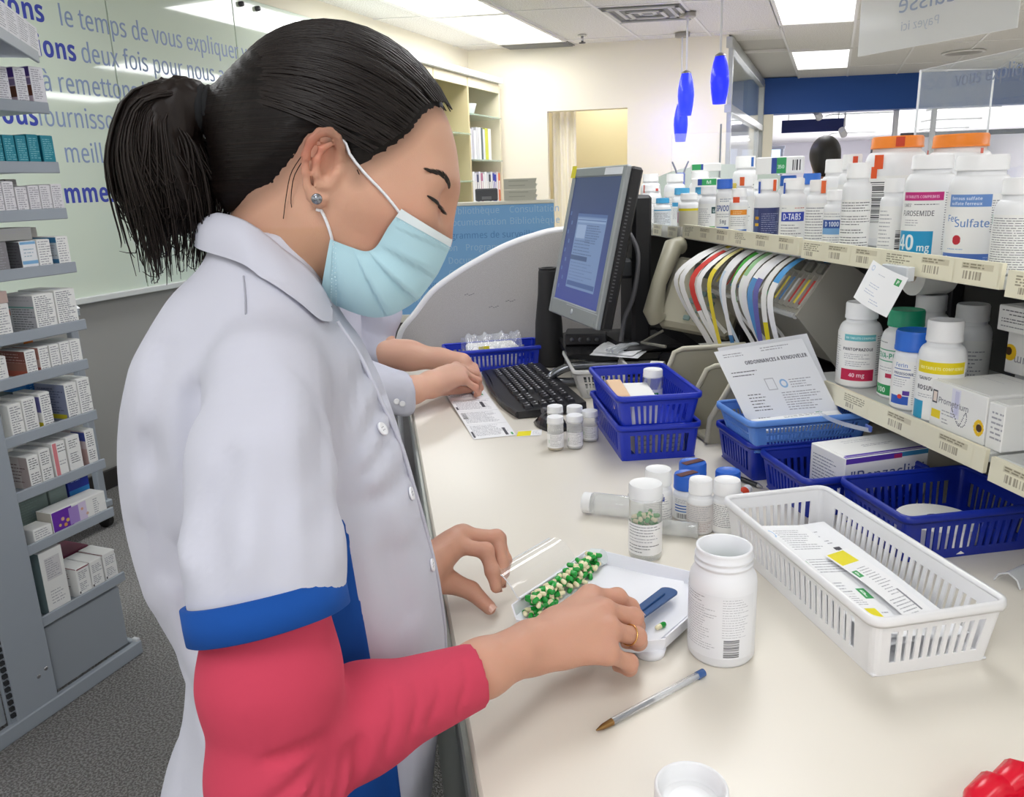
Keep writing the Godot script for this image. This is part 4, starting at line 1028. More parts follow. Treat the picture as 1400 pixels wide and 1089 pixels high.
	for q in back:
		bottle(q[0], P.call(q[1], q[2]), q[3], q[4], q[5], q[6], {"group": "bottles at the back of the upper shelf", "stickers": q[7], "w": 150, "lh": 112})
	var fill := [[0.98, -1.99, 0.12, 0.026, "white bottle in the back row behind the yellow stripe bottle"], [1.0, -1.86, 0.125, 0.026, "white bottle in the back row behind the blue capped one"], [1.01, -1.73, 0.12, 0.026, "white bottle in the back row behind two blue caps"], [1.01, -1.58, 0.13, 0.027, "white bottle in the back row behind the grey printed tall one"], [1.02, -1.1, 0.13, 0.035, "white bottle in the back row right of the orange capped jugs"], [0.93, -0.98, 0.14, 0.04, "white bottle in the back row at the right frame edge"]]
	for q in fill: bottle(q[4], P.call(q[0], q[1]), q[2], q[3], "f4f4f4", [["s", 20, 20, 110, 10, 7]], {"group": "bottles at the back of the upper shelf"})
	carton("small white carton with green and navy ends, upper of two at the back", Vector3(0.985, y + 0.1495, -2.37), -0.35, Vector3(0.085, 0.022, 0.05), [["f", 0, 0, 24, 20, "2f9a58"], ["f", 24, 0, 6, 20, "2c4a9a"]], [["f", 6, 0, 20, 20, "3aa868"]], {"group": "green ended cartons"})
	carton("small carton with broad green face under the upper green one", Vector3(0.895, y + 0.1075, -2.15), -0.4, Vector3(0.075, 0.022, 0.05), [["f", 14, 0, 10, 20, "2c4a9a"], ["f", 24, 0, 34, 20, "35a560"], ["t", "M", 34, 16, 14, "e8f4ec", true]], [["f", 2, 4, 30, 14, "45b070"]], {"group": "green ended cartons"})
	carton("tilted white carton with a green numbered stripe beside the blue sticker bottle", Vector3(0.90, y + 0.134, -1.745), -0.55, Vector3(0.1, 0.036, 0.05), [["f", 30, 0, 10, 32, "2c4a9a"], ["f", 40, 0, 18, 32, "38a060"], ["t", "350", 41, 22, 9, "e8f4ec", true], ["b", 70, 6, 14, 20]], [["s", 4, 4, 30, 4]], {"group": "green ended cartons"})
	var card := printed_p(200, 150, [["d", 26, 22, 10, "c6d4ea"], ["d", 26, 22, 7, "f6f7f9"], ["f", 158, 16, 24, 24, "3d9a58"], ["t", "P", 164, 35, 20, "f2f8f2", true], ["s", 70, 30, 60, 1, 7, "b8bcc8"], ["s", 50, 70, 60, 2, 9, "a8b2cc"], ["s", 40, 96, 80, 2, 9, "a8b2cc"], ["s", 90, 120, 70, 2, 9, "a8b2cc"]], "f6f7f9")
	var cd := thing("note_card", "white handwritten note card hanging askew from the upper price strip", "card", Vector3(0.737, 1.256, -1.065))
	part("card", G.new().sheet(6, 4, func(u: float, v: float) -> Vector3: return Vector3(-0.012 - 0.02 * (1 - v) - 0.004 * sin(u * PI), -0.028 + v * 0.056 - (u - 0.5) * 0.018 , -0.045 + u * 0.085 + (v - 0.5) * 0.012), card).done(), paper_mt(), cd)
	part("clip_tab", bx(Vector3(0.0, 0.022, 0.004), Vector3(0.012, 0.02, 0.06), 0.001), mt("clip_clear", "dfe3e8", 0.2), cd)
func paper_mt() -> StandardMaterial3D:
	return page_mat
func build_lower_bottles() -> void:
	var y := 1.0655
	var g := "bottles on the lower shelf"
	bottle("white bottle with pale cyan band and crimson 40 mg band on the lower shelf", Vector3(0.80, y, -1.238), 0.143, 0.0345, "f2f3f5", [["f", 58, 8, 110, 22, "6cc0c8"], ["t", "100 TABLETS COMPRIMES", 62, 23, 9, "eefafa", true], ["s", 176, 14, 30, 18, 8, "74747c"], ["s", 6, 20, 40, 16, 8, "9a9aa2"], ["t", "PANTOPRAZOLE", 54, 64, 14, "46464e", true], ["s", 60, 76, 100, 3, 7], ["s", 66, 102, 90, 3, 7, "a2a2aa"], ["f", 52, 130, 116, 40, "c8204e"], ["t", "40 mg", 82, 157, 19, "f8e6ee", true]], {"group": g, "w": 220, "lh": 190, "cap_h": 0.027, "cap_r": 0.76, "cover": 0.95, "turn": -0.02})
	bottle("white bottle with emerald green cap on the lower shelf", Vector3(0.82, y, -1.148), 0.142, 0.034, "119a70", [["s", 20, 10, 60, 1, 7, "55555c"], ["f", 10, 34, 120, 3, "2f9a6c"], ["t", "TEVA-PR", 16, 62, 24, "3a9f78", true], ["f", 10, 70, 120, 3, "2f9a6c"], ["s", 40, 92, 80, 2, 9], ["f", 74, 112, 26, 14, "c22850"], ["f", 0, 150, 220, 34, "2b9a58"], ["t", "100", 40, 176, 24, "eaf6ee", true]], {"group": g, "w": 220, "lh": 190, "cap_h": 0.026, "cap_r": 0.8, "cover": 0.95, "turn": -0.25})
	bottle("straight white jar with bright blue cap on the lower shelf", Vector3(0.795, y, -1.087), 0.121, 0.0285, "1f69d2", [["t", "Ferin", 46, 26, 22, "3b62b4", false], ["f", 40, 32, 66, 3, "2c4c9c"], ["t", "PREDISONE", 40, 56, 14, "3f4a72", true], ["f", 40, 62, 66, 3, "2c4c9c"], ["s", 40, 74, 60, 4, 9], ["s", 116, 16, 70, 20, 8, "8a8a92"], ["f", 84, 118, 24, 18, "5a3aa0"], ["f", 34, 140, 72, 34, "2d5cc0"], ["d", 74, 142, 9, "e0443c"]], {"group": g, "w": 210, "lh": 190, "cap_h": 0.03, "cap_r": 1.0, "cover": 0.93, "turn": -0.1})
	bottle("white bottle with broad yellow band on the lower shelf", Vector3(0.795, y, -1.0245), 0.146, 0.032, "f2f2f4", [["f", 30, 6, 160, 36, "ecd60e"], ["t", "100 TABLETS COMPRIMES", 40, 30, 12, "fbf6cc", true], ["t", "'GANO'", 36, 64, 15, "55555c", true], ["s", 104, 54, 76, 2, 6, "55555e"], ["t", "ROSUVASTATIN", 34, 96, 19, "3f3f48", true], ["s", 40, 110, 90, 2, 7], ["f", 20, 132, 44, 60, "2a9cc6"], ["b", 198, 30, 12, 90, false]], {"group": g, "w": 220, "lh": 190, "cap_h": 0.03, "cap_r": 0.76, "cover": 0.9, "turn": 0.0})
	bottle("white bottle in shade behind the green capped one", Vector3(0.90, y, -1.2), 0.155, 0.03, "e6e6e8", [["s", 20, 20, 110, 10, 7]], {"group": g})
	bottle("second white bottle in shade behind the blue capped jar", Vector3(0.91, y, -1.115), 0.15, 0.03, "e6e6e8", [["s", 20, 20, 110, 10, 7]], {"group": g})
	var roll := thing("paper_roll", "white paper roll lying on end behind the note card", "roll", Vector3(0.86, y + 0.155, -1.2))
	part("roll", G.new().lathe([V2(0.012, 0), V2(0.034, 0), V2(0.034, 0), V2(0.034, 0.06), V2(0.034, 0.06), V2(0.012, 0.06), V2(0.012, 0.06), V2(0.012, 0)], 28).done(), mt("paper", "f4f3ee"), roll, Transform3D(Basis(Vector3.FORWARD, PI / 2) , Vector3(0, 0.034, 0)))
	part("core", G.new().lathe([V2(0.009, -0.001), V2(0.012, -0.001), V2(0.012, 0.061), V2(0.009, 0.061), V2(0.009, -0.001)], 20).done(), mt("card_core", "b9a888", 0.8), roll, Transform3D(Basis(Vector3.FORWARD, PI / 2), Vector3(0, 0.034, 0)))
	var promo := [["f", 62, 4, 26, 62, "e4e4f2"], ["f", 72, 8, 12, 50, "cfcfe9"], ["f", 4, 20, 15, 28, "34343c"], ["f", 6, 23, 11, 22, "f0e0d4"], ["t", "Prometrium", 22, 44, 17, "5a5a66", false], ["f", 4, 62, 28, 18, "efd41e"], ["s", 36, 58, 50, 2, 7], ["s", 38, 76, 22, 2, 7]]
	for k in 40: promo.append(["d", 92 + int(22 * cos(k * TAU / 40 + 0.6) * (1.0 + 0.4 * sin(k * TAU / 40))), 62 + int(16 * sin(k * TAU / 20)), 1, "3a3a50"])
	var sun := []
	for k in 14: sun.append(["d", 146 + int(11 * cos(k * TAU / 14)), 66 + int(14 * sin(k * TAU / 14)), 4, "f0c41c"])
	sun.append(["d", 147, 66, 8, "4a3018"])
	for i in 2:
		carton(["white carton with sunflower and yellow tab, nearest on the lower shelf", "white carton beside the sunflower one, at the right frame edge"][i], Vector3(0.822, y, [-0.949, -0.878][i]), -PI / 2, Vector3(0.108 if i == 0 else 0.028, 0.066 - i * 0.004, 0.11), promo + sun if i == 0 else [["s", 6, 10, 24, 6]], [], {"k": 1500.0, "right": [["s", 30, 20, 40, 5, 9, "b8b8c0"]], "top": [["s", 10, 20, 120, 1, 7, "cfcfd6"], ["s", 10, 60, 120, 1, 7, "cfcfd6"]]} if i == 0 else {"k": 900.0})
	var up := thing("carton_support", "pale stacked cartons that carry the upper carton on the lower shelf", "carton", Vector3(0.945, y, -0.93), -PI / 2)
	part("carton_body", bx(Vector3(0, 0.033, 0), Vector3(0.14, 0.066, 0.1), 0.001), mt("card_white", "eeeef0", 0.6), up)
	part("end_flap", bx(Vector3(0, 0.0665, 0), Vector3(0.13, 0.001, 0.09)), mt("card_white", "eeeef0"), up)
	carton("upside-down sunflower carton standing behind the yellow band bottle", Vector3(0.935, y + 0.067, -0.935), -PI / 2, Vector3(0.15, 0.062, 0.1), [["f", 60, 0, 40, 90, "dfe0f0"], ["s", 110, 10, 60, 2, 8], ["t", "Prometrium", 60, 40, 26, "8a8a96", false, 1.0], ["f", 10, 44, 50, 20, "efd41e"], ["f", 16, 8, 20, 32, "34343c"], ["f", 19, 11, 14, 26, "f0e0d4"], ["d", 214, 44, 18, "f0c41c"], ["d", 218, 46, 9, "4a3018"], ["R"]], [], {"k": 1500.0})
	carton("flat white carton with long print lines on top of the sunflower one", Vector3(0.93, y + 0.1305, -0.93), -PI / 2, Vector3(0.16, 0.036, 0.13), [["s", 10, 8, 220, 1, 7, "55555c"], ["s", 30, 16, 200, 1, 7, "55555c"], ["s", 10, 26, 220, 2, 6, "66666e"], ["s", 10, 42, 200, 1, 7, "8a8a92"]], [], {"k": 1500.0})
	carton("dark grey carton at the back, under the upper price strip", Vector3(0.99, y + 0.168, -0.95), -PI / 2, Vector3(0.18, 0.022, 0.1), [], [], {"bg": "77787a"})
	var sp := thing("clear_spatula", "clear plastic strip with blue tip held at the lower shelf edge", "strip", Vector3(0.735, 1.036, -1.08))
	part("strip", G.new().sheet(8, 1, func(u: float, v: float) -> Vector3: return Vector3(-0.03 + 0.01 * u - 0.012 * sin(u * PI), -0.004 + 0.006 * u + v * 0.007, -0.11 + u * 0.13), Rect2()).done(), clear_mt("clear_plastic", "e8eef4", 0.5, 0.15), sp)
	part("tip", bx(Vector3(-0.02, 0.008, 0.014), Vector3(0.003, 0.009, 0.016), 0.001), mt("tip_blue", "4a62b0", 0.4), sp)
# things on the counter
func hexa(g: G, a: Vector3, b: Vector3, c: Vector3, d: Vector3, n: Vector3) -> void:
	g.flat()
	g.quad(a, b, c, d)
	g.quad(b - n, a - n, d - n, c - n)
	g.quad(a - n, b - n, b, a); g.quad(b - n, c - n, c, b); g.quad(c - n, d - n, d, c); g.quad(d - n, a - n, a, d)
func basket(label: String, at: Vector3, yaw: float, w: float, l: float, h: float, col: String, o := {}) -> Node3D:
	var t := thing("plastic_basket", label, "basket", at, yaw, o.get("group", ""))
	var m := mt("basket_" + col, col, 0.35)
	m.metallic_specular = 0.5
	var tp: float = o.get("taper", 0.008)
	var th := 0.0022
	part("base", bx(Vector3(0, 0.0015, 0), Vector3(w - tp * 2, 0.003, l - tp * 2), 0.001), m, t)
	var cr := 0.012
	for k in 4:
		var ang := k * PI / 2
		var B := Basis(Vector3.UP, ang)
		var half_n := (l if k % 2 == 0 else w) / 2
		var half_t := (w if k % 2 == 0 else l) / 2
		var P := func(u: float, v: float) -> Vector3:
			var inn := tp * (1.0 - v)
			return B * Vector3(u * (half_t - cr * 0.7 - inn), v * h, half_n - inn)
		var nrm: Vector3 = (B * Vector3(0, tp / h, 1)).normalized() * th
		var g := G.new()
		var n := int(half_t * 2 / o.get("pitch", 0.0145))
		var lo: float = o.get("lo", 0.2)
		var hi: float = o.get("hi", 0.74)
		var rows: int = o.get("rows", 1)
		hexa(g, P.call(-1, 0), P.call(1, 0), P.call(1, lo), P.call(-1, lo), nrm)
		hexa(g, P.call(-1, hi), P.call(1, hi), P.call(1, 1), P.call(-1, 1), nrm)
		var e: float = o.get("end", 0.16)
		hexa(g, P.call(-1, lo), P.call(-1 + e, lo), P.call(-1 + e, hi), P.call(-1, hi), nrm)
		hexa(g, P.call(1 - e, lo), P.call(1, lo), P.call(1, hi), P.call(1 - e, hi), nrm)
		for i in range(1, n):
			var u := -1 + e + (2 - 2 * e) * i / n
			var hw: float = (2 - 2 * e) / n * o.get("bar", 0.27)
			hexa(g, P.call(u - hw, lo), P.call(u + hw, lo), P.call(u + hw * 0.9, hi), P.call(u - hw * 0.9, hi), nrm)
		for j in range(1, rows):
			var v := lerpf(lo, hi, float(j) / rows)
			hexa(g, P.call(-1 + e, v - 0.03), P.call(1 - e, v - 0.03), P.call(1 - e, v + 0.03), P.call(-1 + e, v + 0.03), nrm)
		var c0 := G.new()
		for s in 4:
			var a0 := PI / 2 * s / 4
			var a1 := PI / 2 * (s + 1) / 4
			var Q := func(a: float, v: float) -> Vector3:
				var inn := tp * (1 - v)
				var cc := Vector3(half_t - inn - cr * 0.7, v * h, half_n - inn - cr * 0.7)
				return B * (cc + Vector3(sin(a) * cr * 0.7, 0, cos(a) * cr * 0.7))
			var nn: Vector3 = B * Vector3(sin((a0 + a1) / 2), 0, cos((a0 + a1) / 2)) * th
			hexa(g, Q.call(a0, 0), Q.call(a1, 0), Q.call(a1, 1), Q.call(a0, 1), nn)
		part("side_panel", g.done(), m, t)
	var ring := []
	for k in 4:
		var B2 := Basis(Vector3.UP, k * PI / 2)
		var hn := (l if k % 2 == 0 else w) / 2
		var ht := (w if k % 2 == 0 else l) / 2
		for s in 7:
			var a := PI / 2 * s / 6
			ring.append(B2 * Vector3(ht - cr + sin(a) * cr, h, hn - cr + cos(a) * cr))
	var g2 := G.new()
	var rings := []
	var prof := [V2(-0.0025, 0.001), V2(0.0, 0.0035), V2(0.004, 0.0025), V2(0.0048, -0.004), V2(0.003, -0.008), V2(0.0018, -0.003), V2(-0.0025, -0.002)]
	for i in ring.size() + 1:
		var p: Vector3 = ring[i % ring.size()]
		var d: Vector3 = (ring[(i + 1) % ring.size()] - ring[(i - 1 + ring.size()) % ring.size()]).normalized()
		var n := d.cross(Vector3.UP)
		n = -n if n.dot(p * Vector3(1, 0, 1)) < 0 else n
		var r := PackedVector3Array()
		for q in prof: r.append(p + n * q.x + Vector3(0, q.y, 0))
		rings.append(r)
	g2.smooth()
	g2.loft(rings, true, false)
	part("rim", g2.done(), m, t)
	return t
func sheet_paper(called: String, label: String, cat: String, pts: Array, uv: Rect2, bend := 0.0, group := "") -> Node3D:
	var c: Vector3 = (pts[0] + pts[1] + pts[2] + pts[3]) / 4
	var t := thing(called, label, cat, c, 0, group)
	var f := func(u: float, v: float) -> Vector3:
		var p: Vector3 = (pts[0] as Vector3).lerp(pts[1], u).lerp((pts[3] as Vector3).lerp(pts[2], u), v)
		return p - c + Vector3(0, bend * sin(v * PI), 0)
	part("sheet", G.new().sheet(4, 10, f, uv).done(), paper_mt(), t)
	var b := Rect2(uv.position, Vector2.ZERO).grow(0.0001)
	part("back", G.new().sheet(4, 10, func(u: float, v: float) -> Vector3: return f.call(1 - u, v) - Vector3(0, 0.0003, 0), b).done(), paper_mt(), t)
	return t
func build_counter_things() -> void:
	var Y := TOP + 0.0003
	var wb := basket("white slotted basket full of papers, nearest on the counter", Vector3(0.528, Y, -0.815), 0.03, 0.15, 0.335, 0.07, "f2f2f4", {"lo": 0.22, "hi": 0.76})
	var blue := "1631b8"
	var dk := "0f2a9c"
	basket("dark blue basket at the right, nearest of the blue row, with discs inside", Vector3(0.745, Y, -0.942), 0.0, 0.2, 0.152, 0.066, dk, {"group": ""})
	basket("dark blue basket that holds the long white carton", Vector3(0.698, Y, -1.103), 0.0, 0.2, 0.148, 0.062, dk)
	basket("dark blue basket under the pale blue one", Vector3(0.69, Y, -1.265), 0.0, 0.2, 0.146, 0.066, dk)
	basket("pale blue mesh basket of papers stacked on a dark blue one", Vector3(0.69, TOP + 0.052, -1.245), 0.0, 0.222, 0.138, 0.058, "5f8fdc", {"rows": 3, "pitch": 0.0085, "taper": 0.016, "lo": 0.18, "hi": 0.78, "bar": 0.2})
	basket("bright blue basket on the counter, lower of the stack of two", Vector3(0.492, Y, -1.475), -0.07, 0.15, 0.27, 0.066, blue, {"taper": 0.006})
	basket("bright blue basket with a vial inside, upper of the stack of two", Vector3(0.487, TOP + 0.058, -1.46), -0.06, 0.152, 0.255, 0.066, blue, {"taper": 0.012})
	basket("blue basket with a plastic bag, by the partition", Vector3(0.302, Y, -2.222), 0.06, 0.27, 0.125, 0.06, blue, {"taper": 0.006})
	basket("white wire-grid basket under the monitor stand", Vector3(0.512, Y, -1.9), -0.12, 0.13, 0.24, 0.07, "dcdcda", {"rows": 3, "pitch": 0.012, "taper": 0.02, "lo": 0.1, "hi": 0.8})
	var form := [["s", 20, 10, 170, 1, 6, "7a7a84"], ["d", 36, 36, 11, "a9c8e8"], ["d", 36, 36, 8, "f6f6f8"], ["s", 56, 26, 120, 8, 7], ["s", 56, 92, 120, 5, 7], ["f", 150, 74, 22, 8, "3a3a42"], ["f", 158, 82, 8, 16, "3a3a42"], ["s", 20, 140, 180, 8, 9], ["f", 30, 230, 40, 26, "8a8a92"], ["s", 80, 230, 90, 5, 6]]
	var R1 := printed_p(220, 280, form, "f4f5f8")
	sheet_paper("paper", "white form lying deepest in the white basket", "paper", [Vector3(0.478, 0.945, -0.668), Vector3(0.588, 0.945, -0.672), Vector3(0.584, 0.952, -0.955), Vector3(0.476, 0.952, -0.945)], R1, 0.002)
	var R2 := printed_p(220, 300, [["d", 40, 30, 13, "a9c8e8"], ["d", 40, 30, 9, "f7f7f9"], ["s", 60, 20, 130, 10, 7], ["f", 26, 120, 26, 24, "3ca05a"], ["t", "P", 32, 140, 22, "eef6f0", true], ["s", 60, 116, 120, 6, 7], ["f", 120, 196, 30, 24, "3ca05a"], ["t", "P", 127, 216, 22, "eef6f0", true], ["s", 30, 180, 80, 7, 7], ["s", 40, 250, 140, 5, 7]], "f7f8fa")
	sheet_paper("paper", "white label form with green squares along its left side in the white basket", "paper", [Vector3(0.472, 0.953, -0.672), Vector3(0.545, 0.951, -0.668), Vector3(0.538, 0.962, -0.93), Vector3(0.469, 0.966, -0.935)], R2, 0.004)
	var R3 := printed_p(120, 240, [["f", 10, 4, 84, 46, "f0e214"], ["f", 10, 74, 24, 22, "3ca05a"], ["t", "P", 16, 92, 20, "eef6f0", true], ["s", 44, 70, 60, 12, 8], ["s", 14, 170, 90, 6, 8], ["f", 84, 150, 8, 60, "8a8a92"]], "f8f8fa")
	sheet_paper("label_strip", "label strip with bright yellow end on top of the papers in the white basket", "label", [Vector3(0.528, 0.957, -0.676), Vector3(0.566, 0.956, -0.688), Vector3(0.552, 0.965, -0.848), Vector3(0.512, 0.967, -0.832)], R3, 0.004)
	var R4 := printed_p(60, 120, [["f", 6, 50, 44, 60, "f0e214"], ["s", 6, 8, 44, 5, 7]], "f8f8fa")
	sheet_paper("label_strip", "small white label with yellow foot near the basket's front wall", "label", [Vector3(0.489, 0.958, -0.67), Vector3(0.506, 0.957, -0.668), Vector3(0.503, 0.9645, -0.74), Vector3(0.486, 0.965, -0.742)], R4, 0.002)
	var R5 := printed_p(260, 220, [["s", 20, 12, 70, 2, 6], ["s", 130, 8, 90, 2, 6], ["t", "ORDONNANCES A RENOUVELER", 70, 44, 12, "50505a", true], ["s", 20, 60, 90, 2, 9, "50505a"], ["f", 100, 84, 26, 30, "b8b8c0"], ["f", 102, 86, 22, 26, "eceef3"], ["d", 148, 100, 11, "8fb8e0"], ["d", 148, 100, 7, "eceef3"], ["s", 166, 92, 70, 4, 6], ["s", 130, 122, 110, 8, 6], ["s", 36, 120, 50, 6, 8, "55555e"], ["s", 36, 180, 50, 4, 8, "55555e"], ["d", 140, 190, 8, "a8c0e0"], ["f", 196, 176, 18, 18, "2f8a50"], ["t", "P", 200, 191, 14, "eef6f0", true], ["s", 130, 204, 110, 2, 6]], "eceef3")
	var pp := sheet_paper("paper", "renewal form with small print leaning up in the pale blue basket", "paper", [Vector3(0.6, 1.0, -1.212), Vector3(0.765, 1.0, -1.2), Vector3(0.712, 1.145, -1.272), Vector3(0.552, 1.132, -1.272)], R5, 0.0)
	sheet_paper("paper", "second form standing behind the renewal form", "paper", [Vector3(0.61, 1.0, -1.235), Vector3(0.78, 1.0, -1.235), Vector3(0.73, 1.15, -1.288), Vector3(0.565, 1.135, -1.288)], printed_p(60, 60, [], "e6e8ee"), 0.0)
	sheet_paper("paper", "white envelope lying flat on the pale blue basket's papers", "paper", [Vector3(0.592, 1.012, -1.186), Vector3(0.76, 1.014, -1.19), Vector3(0.75, 1.03, -1.225), Vector3(0.6, 1.022, -1.225)], printed_p(160, 80, [["s", 60, 20, 90, 2, 8, "55555c"]], "f4f5f6"), 0.004)
	carton("long white carton with purple stripe lying in a dark blue basket", Vector3(0.74, 0.9265, -1.098), 0.1, Vector3(0.15, 0.078, 0.085), [["t", "\"Benzaclin\"", 14, 62, 40, "3a4a86", false, 1.0, "Droid Serif"], ["f", 0, 0, 150, 14, "5a3aae"], ["f", 150, 0, 80, 12, "3a8ab8"], ["f", 130, 4, 22, 10, "b02a6a"], ["s", 150, 70, 60, 2, 8]], [["s", 10, 20, 110, 12, 8, "5c6478"]], {"k": 1500.0, "top": [["s", 90, 60, 110, 2, 9, "7a7a86"], ["f", 0, 116, 225, 14, "5a3aae"], ["s", 60, 20, 100, 2, 12, "b0b0b8"]]})
	var disc := thing("label_roll", "white roll of labels lying flat in the nearest dark blue basket", "roll", Vector3(0.735, 0.924, -0.925))
	part("roll", G.new().lathe([V2(0.014, 0), V2(0.052, 0), V2(0.052, 0), V2(0.052, 0.03), V2(0.052, 0.03), V2(0.014, 0.03), V2(0.014, 0.03), V2(0.014, 0)], 36).done(), mt("paper", "f4f3ee"), disc)
	part("core", G.new().lathe([V2(0.011, 0), V2(0.014, 0), V2(0.014, 0.0305), V2(0.011, 0.0305), V2(0.011, 0)], 20).done(), mt("core_black", "2a2a2c", 0.6), disc)
	var o := Vector3(0.2, 0, -0.83)
	var tray := thing("counting_tray", "white pill counting tray on a short foot", "tray", Vector3(o.x, Y, o.z))
	var wm := mt("tray_white", "f1f2f8", 0.35)
	var out := [V2(0.127, -0.838), V2(0.245, -0.955), V2(0.258, -0.95), V2(0.352, -0.865), V2(0.326, -0.782), V2(0.272, -0.735), V2(0.244, -0.735), V2(0.2, -0.752), V2(0.15, -0.79), V2(0.127, -0.808)]
	var poly := PackedVector2Array()
	for q in out: poly.append(V2(q.x - o.x, -(q.y - o.z)))
	var up := Transform3D(Basis(Vector3.RIGHT, -PI / 2), Vector3.ZERO)
	var plat := [V2(0.151, -0.812), V2(0.264, -0.918), V2(0.344, -0.862), V2(0.32, -0.786), V2(0.268, -0.741), V2(0.24, -0.742), V2(0.2, -0.758), V2(0.165, -0.785)]
	var pp2 := PackedVector2Array()
	for q in plat: pp2.append(V2(q.x - o.x, -(q.y - o.z)))
	part("tray_floor", G.new().prism(poly, 0.0085, 0.0105).done(), wm, tray, up)
	part("platform", G.new().prism(pp2, 0.0105, 0.0165).done(), wm, tray, up)
	var rim := G.new()
	var n := out.size()
	for i in n:
		var a := Vector3(out[i].x - o.x, 0.009, out[i].y - o.z)
		var q: Vector2 = out[(i + 1) % n]
		var b := Vector3(q.x - o.x, 0.009, q.y - o.z)
		var d := (b - a).normalized()
		var nn := d.cross(Vector3.UP)
		if nn.dot(a) < 0: nn = -nn
		var hh: float = 0.017 if i in [2, 3, 4] else 0.015
		var A := a - d * 0.001
		var B := b + d * 0.001
		var vv := Vector3(0, hh, 0) + nn * 0.004
		if d.cross(Vector3.UP).dot(nn) > 0: hexa(rim, A, B, B + vv, A + vv, nn * 0.0018)
		else: hexa(rim, B, A, A + vv, B + vv, nn * 0.0018)
	part("rim", rim.done(), wm, tray)
	part("end_flap", G.new().tube([Vector3(0.042, 0.012, -0.118), Vector3(0.052, 0.018, -0.115), Vector3(0.062, 0.024, -0.106)], [0.01, 0.014, 0.01], 12).done(), mt("tray_flap", "dfe6e6", 0.3), tray)
	part("foot", lathe([V2(0, 0), V2(0.016, 0), V2(0.018, 0.009), V2(0, 0.009)], 20), wm, tray, T(Vector3(0.06, 0, 0.085)))
	part("foot", lathe([V2(0, 0), V2(0.016, 0), V2(0.018, 0.009), V2(0, 0.009)], 20), wm, tray, T(Vector3(-0.04, 0, 0.01)))
	part("foot", lathe([V2(0, 0), V2(0.016, 0), V2(0.018, 0.009), V2(0, 0.009)], 20), wm, tray, T(Vector3(0.1, 0, -0.06)))
	var lid := thing("tray_lid", "clear curved lid of the counting tray, tilted open in the fingers", "lid", Vector3(0.133, 0.946, -0.849))
	var h0 := Vector3(0.0, 0, 0)
	var h1 := Vector3(0.092, 0, -0.079)
	var out_ := Vector3(-0.03, 0.022, -0.03)
	part("lid_shell", G.new().sheet(8, 8, func(u: float, v: float) -> Vector3: return h0.lerp(h1, u) + out_ * v + Vector3(0, 0.012 * sin(v * PI), 0)).done(), clear_mt("lid_clear", "eef2f4", 0.16, 0.04), lid)
	var edge := []
	for k in 9: edge.append(h0 + out_ * (k / 8.0) + Vector3(0, 0.012 * sin(k / 8.0 * PI), 0))
	edge.append((h0.lerp(h1, 0.5) + out_)); edge.append(h1 + out_)
	part("lid_edge", G.new().tube(edge, 0.0008, 6).done(), clear_mt("edge_clear", "f4f6fa", 0.7, 0.1), lid)
	part("hinge", G.new().tube([h0 + Vector3(0.002, 0, 0), h1], 0.002, 8).done(), wm, lid)
	var proto := thing("capsule", "green and cream capsule in the pile along the counting tray's trough", "capsule", Vector3.ZERO, 0, "capsules in the tray trough")
	var cg := mt("capsule_green", "1f9e3c", 0.25)
	var cc := mt("capsule_cream", "efe6bd", 0.25)
	part("green_half", lathe([V2(0.0031, -0.0005), V2(0.0031, 0.005), V2(0.0026, 0.0068), V2(0.0014, 0.0079), V2(0, 0.0082)], 12), cg, proto)
	part("cream_half", G.new().lathe([V2(0, -0.0082), V2(0.0014, -0.0079), V2(0.0026, -0.0066), V2(0.0029, -0.005), V2(0.0029, 0.0)], 12).done(), cc, proto)
	var a0 := Vector3(0.140, 0.0, -0.826)
	var a1 := Vector3(0.249, 0.0, -0.934)
	var dir := (a1 - a0).normalized()
	var side := dir.cross(Vector3.UP).normalized()
	var placed := []
	var count := 0
	var tries := 0
	while count < 104 and tries < 6000:
		tries += 1
		var s := rng.randf_range(0.004, (a1 - a0).length())
		var w := rng.randf_range(-0.0095, 0.0095)
		var p := a0 + dir * s + side * w
		var lay := 0
		var ok := true
		for q in placed:
			var dd: float = Vector2(p.x - q.x, p.z - q.z).length()
			if dd < 0.0075: lay = maxi(lay, int(q.y) + 1)
		if lay > 3 or (lay > 1 and absf(w) > 0.006) or (s < 0.012 and lay > 0): continue
		placed.append(Vector3(p.x, lay, p.z))
		var c: Node3D = proto if count == 0 else proto.duplicate()
		if count > 0:
			c.name = "capsule"; add_child(c, true)
		var e := Basis(Vector3.UP, rng.randf_range(0, TAU)) * Basis(Vector3.RIGHT, PI / 2 + rng.randf_range(-0.3, 0.3))
		c.transform = Transform3D(e, Vector3(p.x, Y + 0.0105 + 0.0036 + lay * 0.0055, p.z))
		count += 1
	var lone: Node3D = proto.duplicate()
	lone.name = "capsule"; add_child(lone, true)
	tag(lone, "single capsule lying apart on the tray beside the blue spatula", "capsule"); lone.remove_meta("group")
	lone.transform = Transform3D(Basis(Vector3.UP, 0.5) * Basis(Vector3.FORWARD, PI / 2 ), Vector3(0.279, Y + 0.0165 + 0.0032, -0.764))
	var sp := thing("counting_spatula", "dark blue plastic counting spatula held over the tray", "spatula", Vector3(0.27, 0.952, -0.785))
	var sd := Vector3(0.74, -0.05, -0.66).normalized()
	var sn := Vector3.UP
	var sx := sd.cross(sn).normalized()
	var bl := PackedVector2Array()
	for q in [V2(-0.065, -0.008), V2(0.0, -0.0095), V2(0.05, -0.0105)]: bl.append(q)
	for k in 9: bl.append(V2(0.052 + cos(-PI / 2 + PI * k / 8) * 0.008, sin(-PI / 2 + PI * k / 8) * 0.0105))
	for q in [V2(0.0, 0.0095), V2(-0.065, 0.008)]: bl.append(q)
